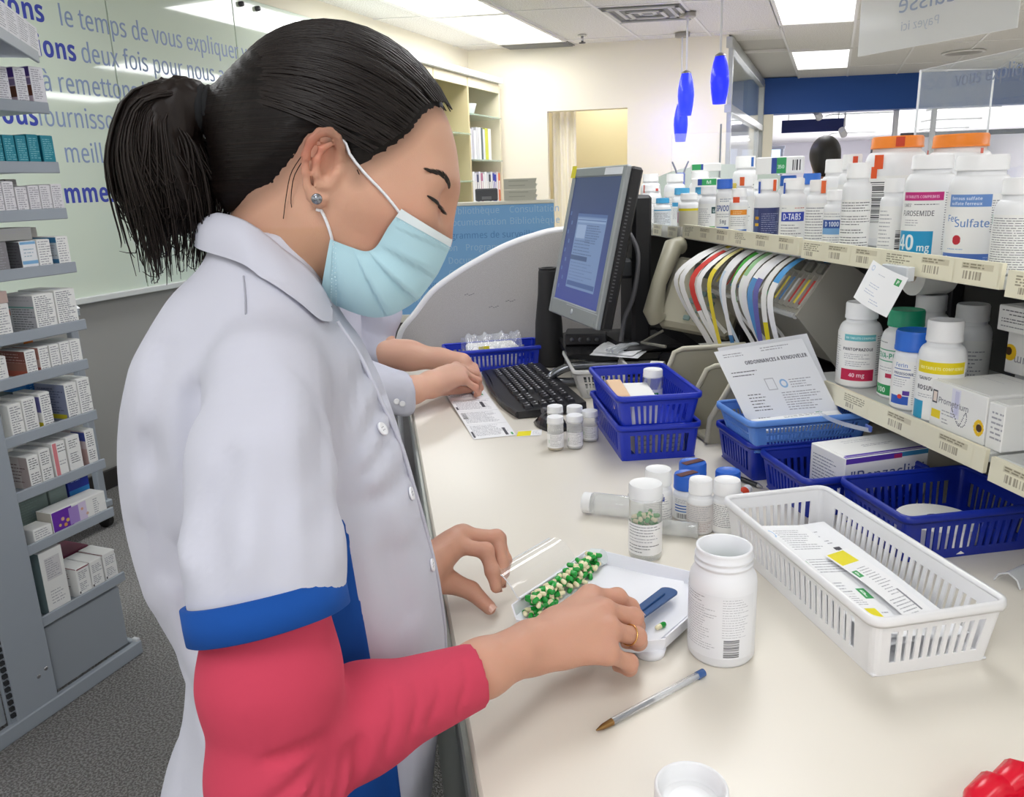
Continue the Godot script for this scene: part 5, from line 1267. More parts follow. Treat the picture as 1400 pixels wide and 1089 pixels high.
	part("blade", G.new().prism(bl, -0.0012, 0.0012).done(), mt("spatula_blue", "1f4d86", 0.4), sp, Transform3D(Basis(sd, -sx, sn).orthonormalized(), Vector3.ZERO))
	part("rib", G.new().box(Vector3(-0.01, 0, 0.0022), Vector3(0.1, 0.004, 0.002), 0.0008).done(), mt("spatula_blue", "1f4d86"), sp, Transform3D(Basis(sd, -sx, sn).orthonormalized(), Vector3.ZERO))
	var bb := Vector3(0.336, Y, -0.732)
	var big := thing("open_pill_bottle", "large open white bottle with barcode, nearest on the counter", "bottle", bb, face_cam(bb))
	var R := 0.0352
	var prof := [V2(0, 0), V2(R * 0.9, 0), V2(R, 0.005), V2(R, 0.088), V2(R * 0.97, 0.095), V2(R * 0.88, 0.101), V2(0.029, 0.105), V2(0.0285, 0.1075), V2(0.0305, 0.108), V2(0.0305, 0.1105), V2(0.0285, 0.111), V2(0.0285, 0.1145), V2(0.0303, 0.115), V2(0.0303, 0.117), V2(0.0288, 0.1175), V2(0.0288, 0.123), V2(0.0292, 0.1255), V2(0.028, 0.1262), V2(0.0262, 0.1255), V2(0.026, 0.1), V2(0.03, 0.09), V2(0.031, 0.03), V2(0, 0.03)]
	part("bottle_body", lathe(prof, 48), mt("bottle_white_big", "f1f2f6", 0.35), big)
	var bl_uv := printed(300, 230, [["f", 0, 0, 14, 230, "e9eaee"], ["f", 14, 0, 4, 230, "4458b0"], ["s", 30, 12, 110, 3, 9, "6a6a72"], ["s", 30, 44, 150, 18, 9, "a2a2aa"], ["s", 190, 12, 90, 16, 9, "b4b4bc"], ["b", 196, 158, 50, 62, false], ["f", 14, 20, 4, 50, "4aa860"]], "ebecf0")
	part("printed_label", G.new().lathe([V2(R + 0.0005, 0.012), V2(R + 0.0005, 0.084)], 30, -PI / 2 - 1.75, -PI / 2 + 1.05, bl_uv).done(), gloss_mat, big)
	part("tablet_fill", lathe([V2(0.029, 0.0), V2(0.02, 0.004), V2(0, 0.005)], 24), mt("fill_green", "cfe0c4", 0.7), big, T(Vector3(0, 0.0805, 0)))
	var vl := mt("vial_clear_mat", "eef1f2", 0.25)
	var vial := func(label: String, p: Vector3, h: float, r: float, fill: String, fillh: float, ops: Array, arc := 1.9) -> Node3D:
		var t := thing("pill_vial", label, "vial", p, face_cam(p))
		var vm := clear_mt("vial_clear", "f0f4f4", 0.22, 0.12)
		part("vial_body", G.new().lathe([V2(0, 0.001), V2(r * 0.92, 0.001), V2(r, 0.004), V2(r, h * 0.8), V2(r * 1.08, h * 0.81), V2(r * 1.08, h * 0.84), V2(r * 0.98, h * 0.85)], 28).done(), vm, t)
		part("screw_cap", lathe([V2(0, 0), V2(r * 1.02, 0), V2(r * 1.02, 0), V2(r * 1.02, h * 0.17), V2(r * 0.97, h * 0.19), V2(r * 0.97, h * 0.19), V2(r * 0.9, h * 0.185), V2(0, h * 0.185)], 28), mt("vial_cap", "f2f3f4", 0.4), t, T(Vector3(0, h * 0.815, 0)))
		if fill != "": part("tablet_fill", lathe([V2(0, 0.002), V2(r * 0.9, 0.002), V2(r * 0.93, fillh), V2(r * 0.5, fillh + 0.004), V2(0, fillh + 0.002)], 20), mt("fill_" + fill, fill, 0.7), t)
		if ops.size(): part("printed_label", G.new().lathe([V2(r + 0.0006, h * 0.1), V2(r + 0.0006, h * 0.52)], 20, -PI / 2 - arc, -PI / 2 + arc, printed(180, 100, ops, "f6f6f6")).done(), gloss_mat, t)
		return t
	var vp := Vector3(0.331, Y, -0.972)
	vial.call("clear vial half full of green capsules beside the tray's far corner", vp, 0.106, 0.0222, "", 0, [["s", 30, 8, 120, 4, 9, "6a6a72"], ["s", 30, 46, 110, 2, 9, "9a9aa2"], ["s", 30, 68, 120, 2, 9, "3a3a42"], ["s", 30, 88, 60, 1, 9, "3a3a42"]], 1.7)
	for k in 26:
		var c: Node3D = proto.duplicate()
		c.name = "capsule"; add_child(c, true)
		tag(c, "green and cream capsule inside the clear vial", "capsule", "capsules in the clear vial")
		var ring := [0.015, 0.014, 0.006][k % 3] as float
		var ang := k * 2.39996
		c.transform = Transform3D(Basis(Vector3.UP, rng.randf_range(0, TAU)) * Basis(Vector3.RIGHT, PI / 2 + rng.randf_range(-0.25, 0.25)), vp + Vector3(cos(ang) * ring * 0.8, 0.048 + 0.0055 * (k / 9), sin(ang) * ring * 0.8))
	var P := func(x: float, z: float) -> Vector3: return Vector3(x, Y, z)
	var g := "bottles in the cluster on the counter"
	bottle("white bottle with printed side, behind the capsule vial", P.call(0.386, -1.077), 0.085, 0.021, "f2f3f4", [["f", 88, 2, 10, 16, "2f4a9c"], ["s", 30, 10, 110, 9, 9]], {"group": g, "cap_h": 0.022, "cap_r": 0.95})
	bottle("bottle with blue cap and brown seal tape, farther of the two", P.call(0.462, -1.132), 0.07, 0.0215, "2a66cc", [["s", 20, 10, 110, 10, 8]], {"group": g, "cap_r": 1.0, "cap_h": 0.02})
	bottle("bottle with blue cap, brown seal tape and blue stripes, nearer of the two", P.call(0.434, -1.085), 0.07, 0.02, "2a66cc", [["s", 30, 8, 100, 4, 6], ["f", 30, 36, 100, 6, "3a6ab8"], ["f", 30, 50, 100, 6, "3a6ab8"], ["f", 30, 64, 100, 6, "5a86c8"], ["b", 40, 78, 60, 24]], {"group": g, "cap_r": 0.98, "cap_h": 0.022})
	for q in [[0.462, -1.132, 0.0217], [0.434, -1.085, 0.0199]]:
		single("seal_tape", G.new().box(Vector3.ZERO, Vector3(q[2] * 1.7, 0.0006, 0.012)).done(), mt("tape_brown", "5a2f28", 0.4), "brown seal tape across the blue cap of the %s bottle" % ("farther" if q[0] > 0.45 else "nearer"), "tape", Vector3(q[0], Y + 0.0702, q[1]), 0.35)
	bottle("white bottle with grey label and reddish foot, middle of the cluster", P.call(0.435, -1.034), 0.08, 0.019, "f3f3f4", [["s", 20, 6, 110, 8, 7], ["f", 10, 64, 130, 2, "b0a8a4"], ["s", 20, 70, 110, 5, 7, "a88f88"]], {"group": g, "cap_h": 0.02, "cap_r": 0.9, "bg": "dcd8d6"})
	bottle("white bottle with dense label and barcode, right of the cluster", P.call(0.470, -1.022), 0.08, 0.0205, "f3f3f4", [["s", 26, 8, 110, 12, 7, "6e6e76"], ["b", 100, 92, 34, 12]], {"group": g, "cap_h": 0.02, "cap_r": 0.95, "lift": 0.003})
	bottle("low bottle with flat blue cap behind the cluster", P.call(0.512, -1.112), 0.058, 0.0195, "2a66cc", [], {"group": g, "cap_r": 1.0, "cap_h": 0.016})
	for q in [["empty clear vial with white cap lying on its side", Vector3(0.3, Y + 0.0185, -1.128), 1.0, 0.095, 0.017, -0.55], ["short clear vial lying behind the capsule vial", Vector3(0.375, Y + 0.0125, -1.032), 0.7, 0.05, 0.0115, -0.5]]:
		var t := thing("empty_vial", q[0], "vial", q[1], q[5])
		var L: float = q[3]
		var r: float = q[4]
		var rot := Transform3D(Basis(Vector3.FORWARD, PI / 2), Vector3.ZERO)
		part("vial_body", G.new().lathe([V2(0, 0), V2(r, 0), V2(r, 0), V2(r, L), V2(r * 1.1, L * 1.01), V2(r * 1.1, L * 1.06), V2(r * 0.95, L * 1.06), V2(r * 0.93, 0.004), V2(0, 0.004)], 24).done(), clear_mt("vial_clear", "f0f4f4", 0.22), t, rot)
		if L > 0.06: part("screw_cap", lathe([V2(0, 0), V2(r * 0.95, 0), V2(r * 0.95, 0), V2(r * 0.95, 0.012), V2(r * 0.9, 0.014), V2(0, 0.014)], 24), mt("vial_cap", "f2f3f4"), t, Transform3D(Basis(Vector3.FORWARD, -PI / 2), Vector3(-0.002, 0, 0)))
	var mk := thing("tape_tube", "white tube with orange red band beside the cluster", "tube", Vector3(0.549, Y + 0.008, -1.135), 0.75)
	part("tube", G.new().tube([Vector3(-0.022, 0, 0), Vector3(0.022, 0, 0)], 0.0075, 14).done(), mt("tube_white", "f0f0f0", 0.4), mk)
	part("band", G.new().tube([Vector3(-0.012, 0, 0), Vector3(0.008, 0, 0)], 0.0079, 14).done(), mt("band_orange", "dd4a22", 0.45), mk)
	var bp := thing("black_pen", "black pen lying beside the dark blue baskets", "pen", Vector3(0.58, Y + 0.005, -1.195), -1.2)
	part("barrel", G.new().tube([Vector3(-0.035, 0, 0), Vector3(0.03, 0, 0)], 0.0042, 10).done(), mt("pen_black", "222226", 0.3), bp)
	part("tip", G.new().tube([Vector3(0.03, 0, 0), Vector3(0.04, 0, 0)], [0.004, 0.001], 10).done(), mt("chrome", "c8c8ca"), bp)
	var vv := [["small vial with beige tablets, front left of the five by the keyboard", 0.312, -1.452, 0.066, "d9c9a6"], ["small vial with white tablets, front middle of the five by the keyboard", 0.35, -1.452, 0.066, "eeeeec"], ["small clear vial, front right of the five by the keyboard", 0.39, -1.488, 0.062, "f0f0ee"], ["small vial behind the beige tablet one", 0.325, -1.512, 0.07, "f0f0ee"], ["small vial behind the front middle one", 0.362, -1.5, 0.07, "f0f0ee"]]
	for q in vv: vial.call(q[0], P.call(q[1], q[2]), q[3], 0.0155, q[4], 0.014, [["s", 50, 10, 90, 8, 10, "6a6a72"], ["f", 40, 40, 4, 26, "7ab08a"]], 1.6)
	var LS := printed_p(180, 420, [["s", 14, 20, 150, 12, 6, "8e8e96"], ["f", 110, 16, 10, 60, "44444c"], ["f", 140, 60, 20, 14, "3ca05a"], ["f", 8, 24, 7, 44, "44444c"], ["f", 4, 112, 172, 2, "d0d0d4"], ["s", 14, 124, 150, 14, 6, "8e8e96"], ["f", 120, 140, 14, 50, "44444c"], ["f", 6, 180, 8, 24, "44444c"], ["f", 4, 218, 172, 2, "d0d0d4"], ["s", 14, 230, 150, 14, 6, "8e8e96"], ["b", 10, 236, 20, 44, false], ["f", 4, 324, 172, 2, "d0d0d4"], ["s", 14, 334, 150, 12, 6, "8e8e96"], ["f", 140, 360, 12, 50, "44444c"], ["f", 6, 370, 8, 40, "44444c"], ["f", 164, 396, 8, 16, "3ca05a"]], "f5f5f7")
	sheet_paper("label_sheet", "long strip of printed labels lying along the counter by the keyboard", "labels", [Vector3(0.164, Y + 0.0006, -1.555), Vector3(0.253, Y + 0.0006, -1.561), Vector3(0.237, Y + 0.001, -1.97), Vector3(0.135, Y + 0.006, -1.97)], LS, 0.002)
	sheet_paper("yellow_label", "small label with bright yellow half at the end of the label strip", "label", [Vector3(0.251, Y + 0.0004, -1.549), Vector3(0.303, Y + 0.0004, -1.547), Vector3(0.312, Y + 0.0004, -1.585), Vector3(0.262, Y + 0.0004, -1.587)], printed_p(90, 50, [["f", 0, 4, 50, 42, "f0e20e"], ["s", 56, 10, 30, 4, 8]], "f6f6f8"))
	var pen := thing("ballpoint_pen", "clear ballpoint pen with brass tip lying on the counter front", "pen", Vector3(0.168, Y + 0.004, -0.628), atan2(0.067, 0.136))
	part("barrel", G.new().tube([Vector3(0.02, 0, 0), Vector3(0.14, 0, 0)], 0.004, 6).done(), clear_mt("pen_clear", "e8ecf0", 0.3, 0.1), pen)
	part("ink_tube", G.new().tube([Vector3(0.016, 0, 0), Vector3(0.075, 0, 0)], 0.0017, 8).done(), mt("ink_dark", "3a4252", 0.4), pen)
	part("ink_tube", G.new().tube([Vector3(0.075, 0, 0), Vector3(0.138, 0, 0)], 0.0016, 8).done(), clear_mt("ink_clear", "e4e8ec", 0.5, 0.2), pen)
	part("tip", G.new().tube([Vector3(0.02, 0, 0), Vector3(0.008, 0, 0), Vector3(0.0, 0, 0)], [0.0036, 0.0028, 0.0006], 12).done(), mt("brass", "8c6a3c", 0.35, 0.7), pen)
	part("end_plug", G.new().tube([Vector3(0.138, 0, 0), Vector3(0.1475, 0, 0)], 0.0043, 12).done(), mt("plug_blue", "3a5f9c", 0.35), pen)
	var cp := thing("bottle_cap", "white screw cap lying upside down at the bottom edge", "cap", Vector3(0.221, Y, -0.527))
	part("shell", lathe([V2(0, 0), V2(0.028, 0), V2(0.03, 0.002), V2(0.03, 0.002), V2(0.03, 0.017), V2(0.029, 0.0185), V2(0.0275, 0.0185), V2(0.027, 0.017), V2(0.0265, 0.004), V2(0.02, 0.003), V2(0, 0.003)], 40), mt("cap_white", "f2f3f5", 0.35), cp)
	part("liner_ring", lathe([V2(0.018, 0.003), V2(0.021, 0.0045), V2(0.024, 0.003)], 36), mt("cap_white", "f2f3f5"), cp)
	var rd := thing("red_grip", "glossy red plastic grip with two lobes at the lower right corner", "grip", Vector3(0.455, Y, -0.474), 0.3)
	var rm := mt("red_plastic", "d80a2c", 0.25)
	for k in 2:
		part("lobe", G.new().tube([Vector3(-0.035 + k * 0.03, 0.008, 0.004), Vector3(-0.02 + k * 0.03, 0.016, 0.0), Vector3(0.0 + k * 0.03, 0.018, -0.002), Vector3(0.022 + k * 0.03, 0.012, 0.004)], [0.006, 0.0115, 0.013, 0.009], 14).done(), rm, rd)
	part("stem", G.new().tube([Vector3(-0.02, 0.008, 0.012), Vector3(0.01, 0.008, 0.03), Vector3(0.06, 0.008, 0.04)], [0.007, 0.0075, 0.007], 12).done(), rm, rd)
	var cs := thing("clear_scoop", "clear plastic scoop end at the right edge of the counter", "scoop", Vector3(0.735, Y, -0.79), 0.35)
	part("shell", G.new().sheet(10, 2, func(u: float, v: float) -> Vector3: return Vector3(v * 0.09, 0.002 + 0.016 * sin(u * PI), -0.016 + 0.032 * (1.0 - u) )).done(), clear_mt("clear_plastic", "e8eef4", 0.4, 0.1), cs)
	part("edge", G.new().tube([Vector3(0, 0.002, 0.016), Vector3(0, 0.012, 0.011), Vector3(0, 0.0175, 0), Vector3(0, 0.012, -0.011), Vector3(0, 0.002, -0.016)], 0.0012, 6).done(), clear_mt("edge_clear", "f4f6fa", 0.7), cs)
	var uy := TOP + 0.062
	carton("slim cream carton with maroon stripe sticking up in the bright blue basket", Vector3(0.437, uy + 0.026, -1.455), 1.42, Vector3(0.13, 0.026, 0.03), [["f", 0, 0, 120, 4, "7a2434"], ["f", 0, 10, 70, 12, "2a1a24"], ["s", 10, 6, 90, 2, 9, "b08a7a"]], [["f", 0, 0, 60, 30, "2a2a34"]], {"bg": "ecc9a4"})
	vial.call("white capped vial with a green square standing in the bright blue basket", Vector3(0.515, uy, -1.475), 0.078, 0.0185, "e8e8e6", 0.03, [["s", 20, 10, 60, 8, 8], ["f", 92, 18, 30, 30, "3a9a5a"], ["t", "P", 100, 42, 24, "eef6f0", true]], 1.7)
	carton("white leaflet pack lying beside the vial in the bright blue basket", Vector3(0.47, uy, -1.42), 1.4, Vector3(0.14, 0.05, 0.05), [["s", 10, 10, 100, 4, 9, "b8b8c0"]], [], {})
	var ir := 0
	for q in [["white tube packs in the lower bright blue basket, left one", 0.468, "e9e4e0"], ["white tube packs in the lower bright blue basket, right one", 0.52, "dfe4ea"]]:
		carton(q[0], Vector3(q[1], TOP + 0.0045, -1.47), 0.0, Vector3(0.045, 0.045, 0.2), [["s", 6, 8, 30, 4, 8]], [["s", 10, 10, 150, 3, 10]], {"bg": q[2]})
	var bag := thing("plastic_bag", "crinkled clear plastic bag with a yellow label in the far blue basket", "bag", Vector3(0.298, Y + 0.004, -2.222), 0.06)
	part("contents", bx(Vector3(0, 0.032, 0.005), Vector3(0.14, 0.06, 0.075), 0.006), mt("paper", "f4f3ee"), bag)
	part("yellow_label", bx(Vector3(-0.03, 0.055, 0.043), Vector3(0.03, 0.018, 0.001)), mt("label_yellow", "ecdf2e", 0.5), bag)
	var cr := func(u: float, v: float) -> Vector3:
		var a := u * PI
		var r := 1.0 + 0.1 * sin(v * 23.0 + u * 9.0) + 0.07 * sin(v * 41 - u * 15)
		return Vector3(-0.08 + v * 0.16, 0.03 + sin(a) * 0.058 * r, -cos(a) * -0.048 * r)
	part("film", G.new().sheet(18, 26, cr).done(), clear_mt("bag_film", "eef2f8", 0.25, 0.15), bag)
func build_workstation() -> void:
	var Y := TOP + 0.0003
	var kb := thing("keyboard", "black wired keyboard with a curved palm rest", "keyboard", Vector3(0.347, Y, -1.895), -PI / 2 + 0.042)
	var kp := mt("key_plastic", "26262a", 0.42)
	var kc := mt("keyboard_case", "1f1f23", 0.38)
	var poly := PackedVector2Array()
	for k in 21:
		var u := k / 20.0
		poly.append(V2(-0.215 + 0.43 * u, -0.078 - 0.014 * sin(u * PI) + 0.008 * sin(u * TAU * 1.0)))
	poly.append_array(PackedVector2Array([V2(0.22, -0.02), V2(0.215, 0.078), V2(-0.215, 0.078), V2(-0.22, -0.02)]))
	var kx := Transform3D(Basis(Vector3.RIGHT, -PI / 2 + 0.06), Vector3(0, 0.0085, 0))
	part("case", G.new().prism(poly, -0.004, 0.012).done(), kc, kb, kx)
	part("case_lip", G.new().tube([kx * Vector3(-0.213, -0.08, 0.006), kx * Vector3(-0.1, -0.087, 0.006), kx * Vector3(0, -0.093, 0.006), kx * Vector3(0.1, -0.09, 0.006), kx * Vector3(0.213, -0.079, 0.006)], 0.0065, 10).done(), kc, kb)
	var cap := G.new()
	var keym := func(w: float, d: float) -> ArrayMesh:
		var gg := G.new()
		var a := [Vector3(-w / 2, 0, d / 2), Vector3(w / 2, 0, d / 2), Vector3(w / 2, 0, -d / 2), Vector3(-w / 2, 0, -d / 2)]
		var s := 0.0018
		var b := [Vector3(-w / 2 + s, 0.006, d / 2 - s), Vector3(w / 2 - s, 0.006, d / 2 - s), Vector3(w / 2 - s, 0.006, -d / 2 + s), Vector3(-w / 2 + s, 0.006, -d / 2 + s)]
		for i in 4: gg.quad(a[i], a[(i + 1) % 4], b[(i + 1) % 4], b[i])
		gg.quad(b[0], b[1], b[2], b[3])
		return gg.done()
	var k1: ArrayMesh = keym.call(0.0165, 0.0165)
	var mark: ArrayMesh = bx(Vector3(-0.002, 0.0062, -0.003), Vector3(0.004, 0.0004, 0.0045))
	var wm := mt("legend_white", "d8d8dc", 0.5)
	var slope := Transform3D(Basis(Vector3.RIGHT, 0.06), Vector3(0, 0.0205, 0))
	for row in 6:
		for c in 22:
			if row == 0 and c in [1, 6, 11, 15]: continue
			if c in [15, 19] : continue
			if row in [2, 3] and c in [16, 17, 18] and row == 3: continue
			if row == 5 and c in [4, 5, 6, 7, 8]: continue
			var x := -0.2 + c * 0.0187 + (0.004 * row if c < 14 and row > 1 else 0.0)
			var z := 0.064 - (5 - row) * 0.0188 - (0.006 if row == 0 else 0.0) - 0.012
			var k := part("key", k1, kp, kb, slope * T(Vector3(x, 0, z)))
			part("legend", mark, wm, k)
	part("key", keym.call(0.09, 0.0165), kp, kb, slope * T(Vector3(-0.2 + 6 * 0.0187 + 0.02, 0, 0.052)))
	var ms := thing("mouse", "black mouse half hidden behind the small vials", "mouse", Vector3(0.335, Y, -1.6), 0.3)
	var mp := []
	for j in 9:
		var v := j / 8.0
		var ring := PackedVector3Array()
		for k in 14:
			var a := PI * k / 13
			var w := 0.028 * (0.55 + 0.45 * sin(PI * clampf(v * 0.9 + 0.08, 0, 1)))
			ring.append(Vector3(cos(a) * w, sin(a) * 0.034 * sin(PI * clampf(v * 0.86 + 0.1, 0.02, 1)), 0.045 - v * 0.095))
		ring.append(Vector3(0, 0, 0.045 - v * 0.095))
		mp.append(ring)
	part("shell", G.new().loft(mp, true, true).done(), mt("mouse_black", "1c1c20", 0.25), ms)
	part("wheel", G.new().tube([Vector3(-0.004, 0.028, -0.03), Vector3(0.004, 0.028, -0.03)], 0.008, 12).done(), mt("wheel_grey", "55555a", 0.5), ms)
	var X := Vector3(0.127, 0, 0.992).normalized()
	var U := Vector3(0.066, 0.3535, -0.085).normalized()
	var Z := X.cross(U).normalized()
	U = Z.cross(X).normalized()
	var mo := thing("monitor", "grey framed flat monitor seen edge-on, with a yellow sticky note", "monitor", Vector3(0.5, 1.088, -1.94))
	mo.basis = Basis(X, U, Z)
	mo.position = Vector3(0.4645, 1.0885, -1.9325)
	var mw := 0.326
	var mh := 0.372
	var fg := mt("monitor_grey", "9aa0a2", 0.4, 0.2)
	var bk := mt("monitor_black", "1d1d20", 0.5)
	var bz := G.new()
	bz.box(Vector3(-mw / 2 + 0.009, mh / 2, 0), Vector3(0.018, mh, 0.014), 0.003).box(Vector3(mw / 2 - 0.009, mh / 2, 0), Vector3(0.018, mh, 0.014), 0.003).box(Vector3(0, mh - 0.012, 0), Vector3(mw - 0.034, 0.024, 0.014), 0.003).box(Vector3(0, 0.02, 0), Vector3(mw - 0.034, 0.04, 0.014), 0.003)
	part("bezel", bz.done(), fg, mo)
	part("housing", bx(Vector3(0, mh / 2, -0.022), Vector3(mw, mh, 0.03), 0.006), bk, mo)
	var vents := G.new()
	for k in 30: vents.box(Vector3(mw / 2 + 0.0003, 0.07 + k * 0.008, -0.016), Vector3(0.001, 0.003, 0.006))
	part("vent_slots", vents.done(), mt("vent_grey", "5a5a5e", 0.6), mo)
	mo.get_node("vent_slots").set_meta("kind", "stuff")
	part("housing_hump", bx(Vector3(0, mh * 0.45, -0.045), Vector3(mw * 0.7, mh * 0.6, 0.03), 0.012), bk, mo)
	var im := Image.create(300, 320, false, Image.FORMAT_RGB8)
	for j in 320:
		im.fill_rect(Rect2i(0, j, 300, 1), Color(0.19, 0.25, 0.40).lerp(Color(0.24, 0.29, 0.56), j / 320.0))
	var keep := atlas
	atlas = im
	var r := Rect2i(0, 0, 300, 320)
	fillr(r, 66, 92, 190, 190, "6f86ae"); fillr(r, 66, 92, 190, 8, "4c6494"); fillr(r, 70, 104, 182, 10, "8aa0c2"); fillr(r, 70, 106, 182, 3, "566e9c")
	fillr(r, 74, 120, 60, 34, "8fa3c4"); small(r, 140, 120, 100, 8, 6, "45597e"); small(r, 74, 160, 160, 5, 8, "45597e"); fillr(r, 66, 198, 110, 12, "40547c"); small(r, 74, 216, 160, 7, 8, "5a7098"); fillr(r, 70, 264, 182, 12, "455c8c")
	for k in 9: fillr(r, 10 + (k % 2) * 16, 88 + k * 24, 9, 10, "5a70a0")
	atlas = keep
	var sm := StandardMaterial3D.new(); sm.resource_name = "screen_glow"
	var st := ImageTexture.create_from_image(im)
	sm.albedo_color = Color(0.05, 0.05, 0.06); sm.roughness = 0.3
	sm.emission_enabled = true; sm.emission_texture = st; sm.emission = Color.WHITE; sm.emission_operator = BaseMaterial3D.EMISSION_OP_MULTIPLY; sm.emission_energy_multiplier = 0.9
	var sw := mw - 0.034
	var shh := mh - 0.062
	part("screen", G.new().sheet(1, 1, func(u: float, v: float) -> Vector3: return Vector3(-sw / 2 + u * sw, 0.039 + v * shh, 0.003), Rect2(0, 0, 1, 1)).done(), sm, mo)
	var al := AreaLight3D.new(); al.name = "screen_light"; al.area_size = Vector2(sw, shh); al.light_energy = 0.02; al.light_color = Color(0.55, 0.65, 1.0); al.area_range = 12.0; al.area_attenuation = 2.0; al.shadow_enabled = true
	mo.add_child(al, true); al.position = Vector3(0, 0.2, 0.012); al.rotation_degrees = Vector3(0, 180, 0)
	part("sticker", bx(Vector3(mw * 0.3, mh - 0.0125, 0.0075), Vector3(0.1, 0.016, 0.0006)), mt("sticker_white", "e6eaf0", 0.5), mo)
	part("emblem", G.new().lathe([V2(0, 0.001), V2(0.0075, 0.0006), V2(0.008, 0), V2(0, 0)], 20).done(), mt("emblem_silver", "c6ccd2", 0.3, 0.5), mo, Transform3D(Basis(Vector3.RIGHT, PI / 2), Vector3(0.0, 0.02, 0.0072)))
	part("highlight_strip", bx(Vector3(0.06, 0.034, 0.0073), Vector3(0.2, 0.0016, 0.0006)), mt("emblem_silver", "c6ccd2"), mo)
	var sn := single("sticky_note", bx(Vector3(0, 0, 0), Vector3(0.03, 0.03, 0.0006)), mt("label_yellow", "ecdf2e"), "yellow sticky note on the monitor's upper left corner", "note")
	sn.transform = mo.transform * T(Vector3(-mw / 2 + 0.008, mh - 0.01, 0.0078))
	var stnd := thing("monitor_column", "tall black column and base behind the monitor", "stand", Vector3(0.665, 1.003, -2.0), 0.0)
	part("column", bx(Vector3(-0.01, 0.19, -0.02), Vector3(0.05, 0.38, 0.11), 0.008), bk, stnd)
	part("foot", bx(Vector3(0.0, 0.008, 0), Vector3(0.16, 0.014, 0.22), 0.006), bk, stnd)
	part("bracket", bx(Vector3(-0.07, 0.2, 0.0), Vector3(0.1, 0.05, 0.05), 0.008), mt("bracket_grey", "4a4c50", 0.4, 0.4), stnd)
	part("cable", G.new().tube(curve([Vector3(-0.05, 0.3, 0.03), Vector3(-0.03, 0.24, 0.06), Vector3(-0.04, 0.14, 0.06), Vector3(-0.06, 0.08, 0.05), Vector3(-0.07, 0.02, 0.05)], 20), 0.006, 8).done(), mt("cable_grey", "6a6a6e", 0.5), stnd)
	var rs := thing("monitor_riser", "black monitor riser board on bent chrome legs", "stand", Vector3(0.62, 0, -2.08), -0.12)
	part("board", G.new().prism(PackedVector2Array([V2(-0.15, -0.14), V2(-0.08, -0.18), V2(0.14, -0.18), V2(0.2, -0.12), V2(0.2, 0.12), V2(0.14, 0.17), V2(-0.1, 0.17), V2(-0.15, 0.12)]), 0, 0.016).done(), mt("riser_black", "1b1b1e", 0.25), rs, Transform3D(Basis(Vector3.RIGHT, -PI / 2), Vector3(0, 0.985, 0)))
	var cm := mt("leg_chrome", "8a8d92", 0.22, 0.9)
	for s in [0.17, -0.16]:
		var pts := curve([Vector3(0.12, 0.972, s), Vector3(-0.05, 0.974, s), Vector3(-0.14, 0.972, s), Vector3(-0.185, 0.955, s), Vector3(-0.195, 0.94, s), Vector3(-0.18, TOP + 0.014, s), Vector3(-0.12, TOP + 0.0115, s), Vector3(0.1, TOP + 0.0115, s)], 40)
		part("leg", G.new().tube(pts, 0.011, 10).done(), cm, rs)
	var hb := thing("usb_box", "small black box with round ports on the riser under the monitor", "box", Vector3(0.535, 1.002, -2.07), -0.3)
	part("case", bx(Vector3(0, 0.016, 0), Vector3(0.11, 0.03, 0.09), 0.003), mt("hub_black", "242428", 0.4), hb)
	for k in 4: part("port", lathe([V2(0, 0), V2(0.006, 0), V2(0.006, 0.001), V2(0, 0.001)], 12), mt("port_grey", "55585c", 0.4), hb, Transform3D(Basis(Vector3.RIGHT, PI / 2), Vector3(-0.036 + k * 0.022, 0.016, 0.045)))
	var rp := printed_p(90, 60, [["s", 10, 10, 60, 2, 9, "c8c8d0"]], "eff0f3")
	sheet_paper("paper", "loose white papers on the riser's front corner, top sheet", "paper", [Vector3(0.515, 1.006, -1.93), Vector3(0.59, 1.006, -1.845), Vector3(0.73, 1.004, -2.0), Vector3(0.6, 1.004, -2.06)], rp, 0.006)
	sheet_paper("paper", "loose white papers on the riser's front corner, lower sheet", "paper", [Vector3(0.5, 1.003, -1.905), Vector3(0.6, 1.003, -1.83), Vector3(0.7, 1.0025, -1.97), Vector3(0.58, 1.0025, -2.03)], rp, 0.003)
	var cd := thing("clear_wrapper", "crumpled clear wrapper on the loose papers", "wrapper", Vector3(0.585, 1.013, -1.905), 0.4)
	for k in 2: part("tube", G.new().tube(curve([Vector3(-0.05, 0.003, k * 0.02), Vector3(-0.01, 0.007, k * 0.014), Vector3(0.05, 0.004, -k * 0.012)], 8), [0.005, 0.008, 0.007, 0.006, 0.008, 0.007, 0.006, 0.007, 0.004], 8).done(), clear_mt("wrap_clear", "dfe4e8", 0.4, 0.12), cd)
	var sp := thing("desk_speaker", "tall black cylindrical speaker in front of the partition", "speaker", Vector3(0.458, Y, -2.19))
	part("body", lathe([V2(0, 0), V2(0.04, 0), V2(0.042, 0.01), V2(0.038, 0.12), V2(0.029, 0.2), V2(0.026, 0.262), V2(0.024, 0.27), V2(0, 0.27)], 24), mt("speaker_black", "1e1e20", 0.6), sp)
	part("top_ring", lathe([V2(0.018, 0.27), V2(0.025, 0.27), V2(0.026, 0.274), V2(0.018, 0.274), V2(0.018, 0.27)], 24), mt("ring_black", "2c2c2f", 0.3), sp)
	var ph := thing("telephone", "beige desk telephone with its handset on the left side", "telephone", Vector3(0.742, 1.09, -1.86))
	ph.basis = Basis(Vector3(0.75, -0.12, 0.62).normalized(), Vector3(0.15, 0.85, -0.5).normalized(), Vector3(-0.6, 0.5, 0.66)).orthonormalized().scaled_local(Vector3.ONE * 0.92)
	var bg := mt("phone_beige", "b0ac98", 0.5)
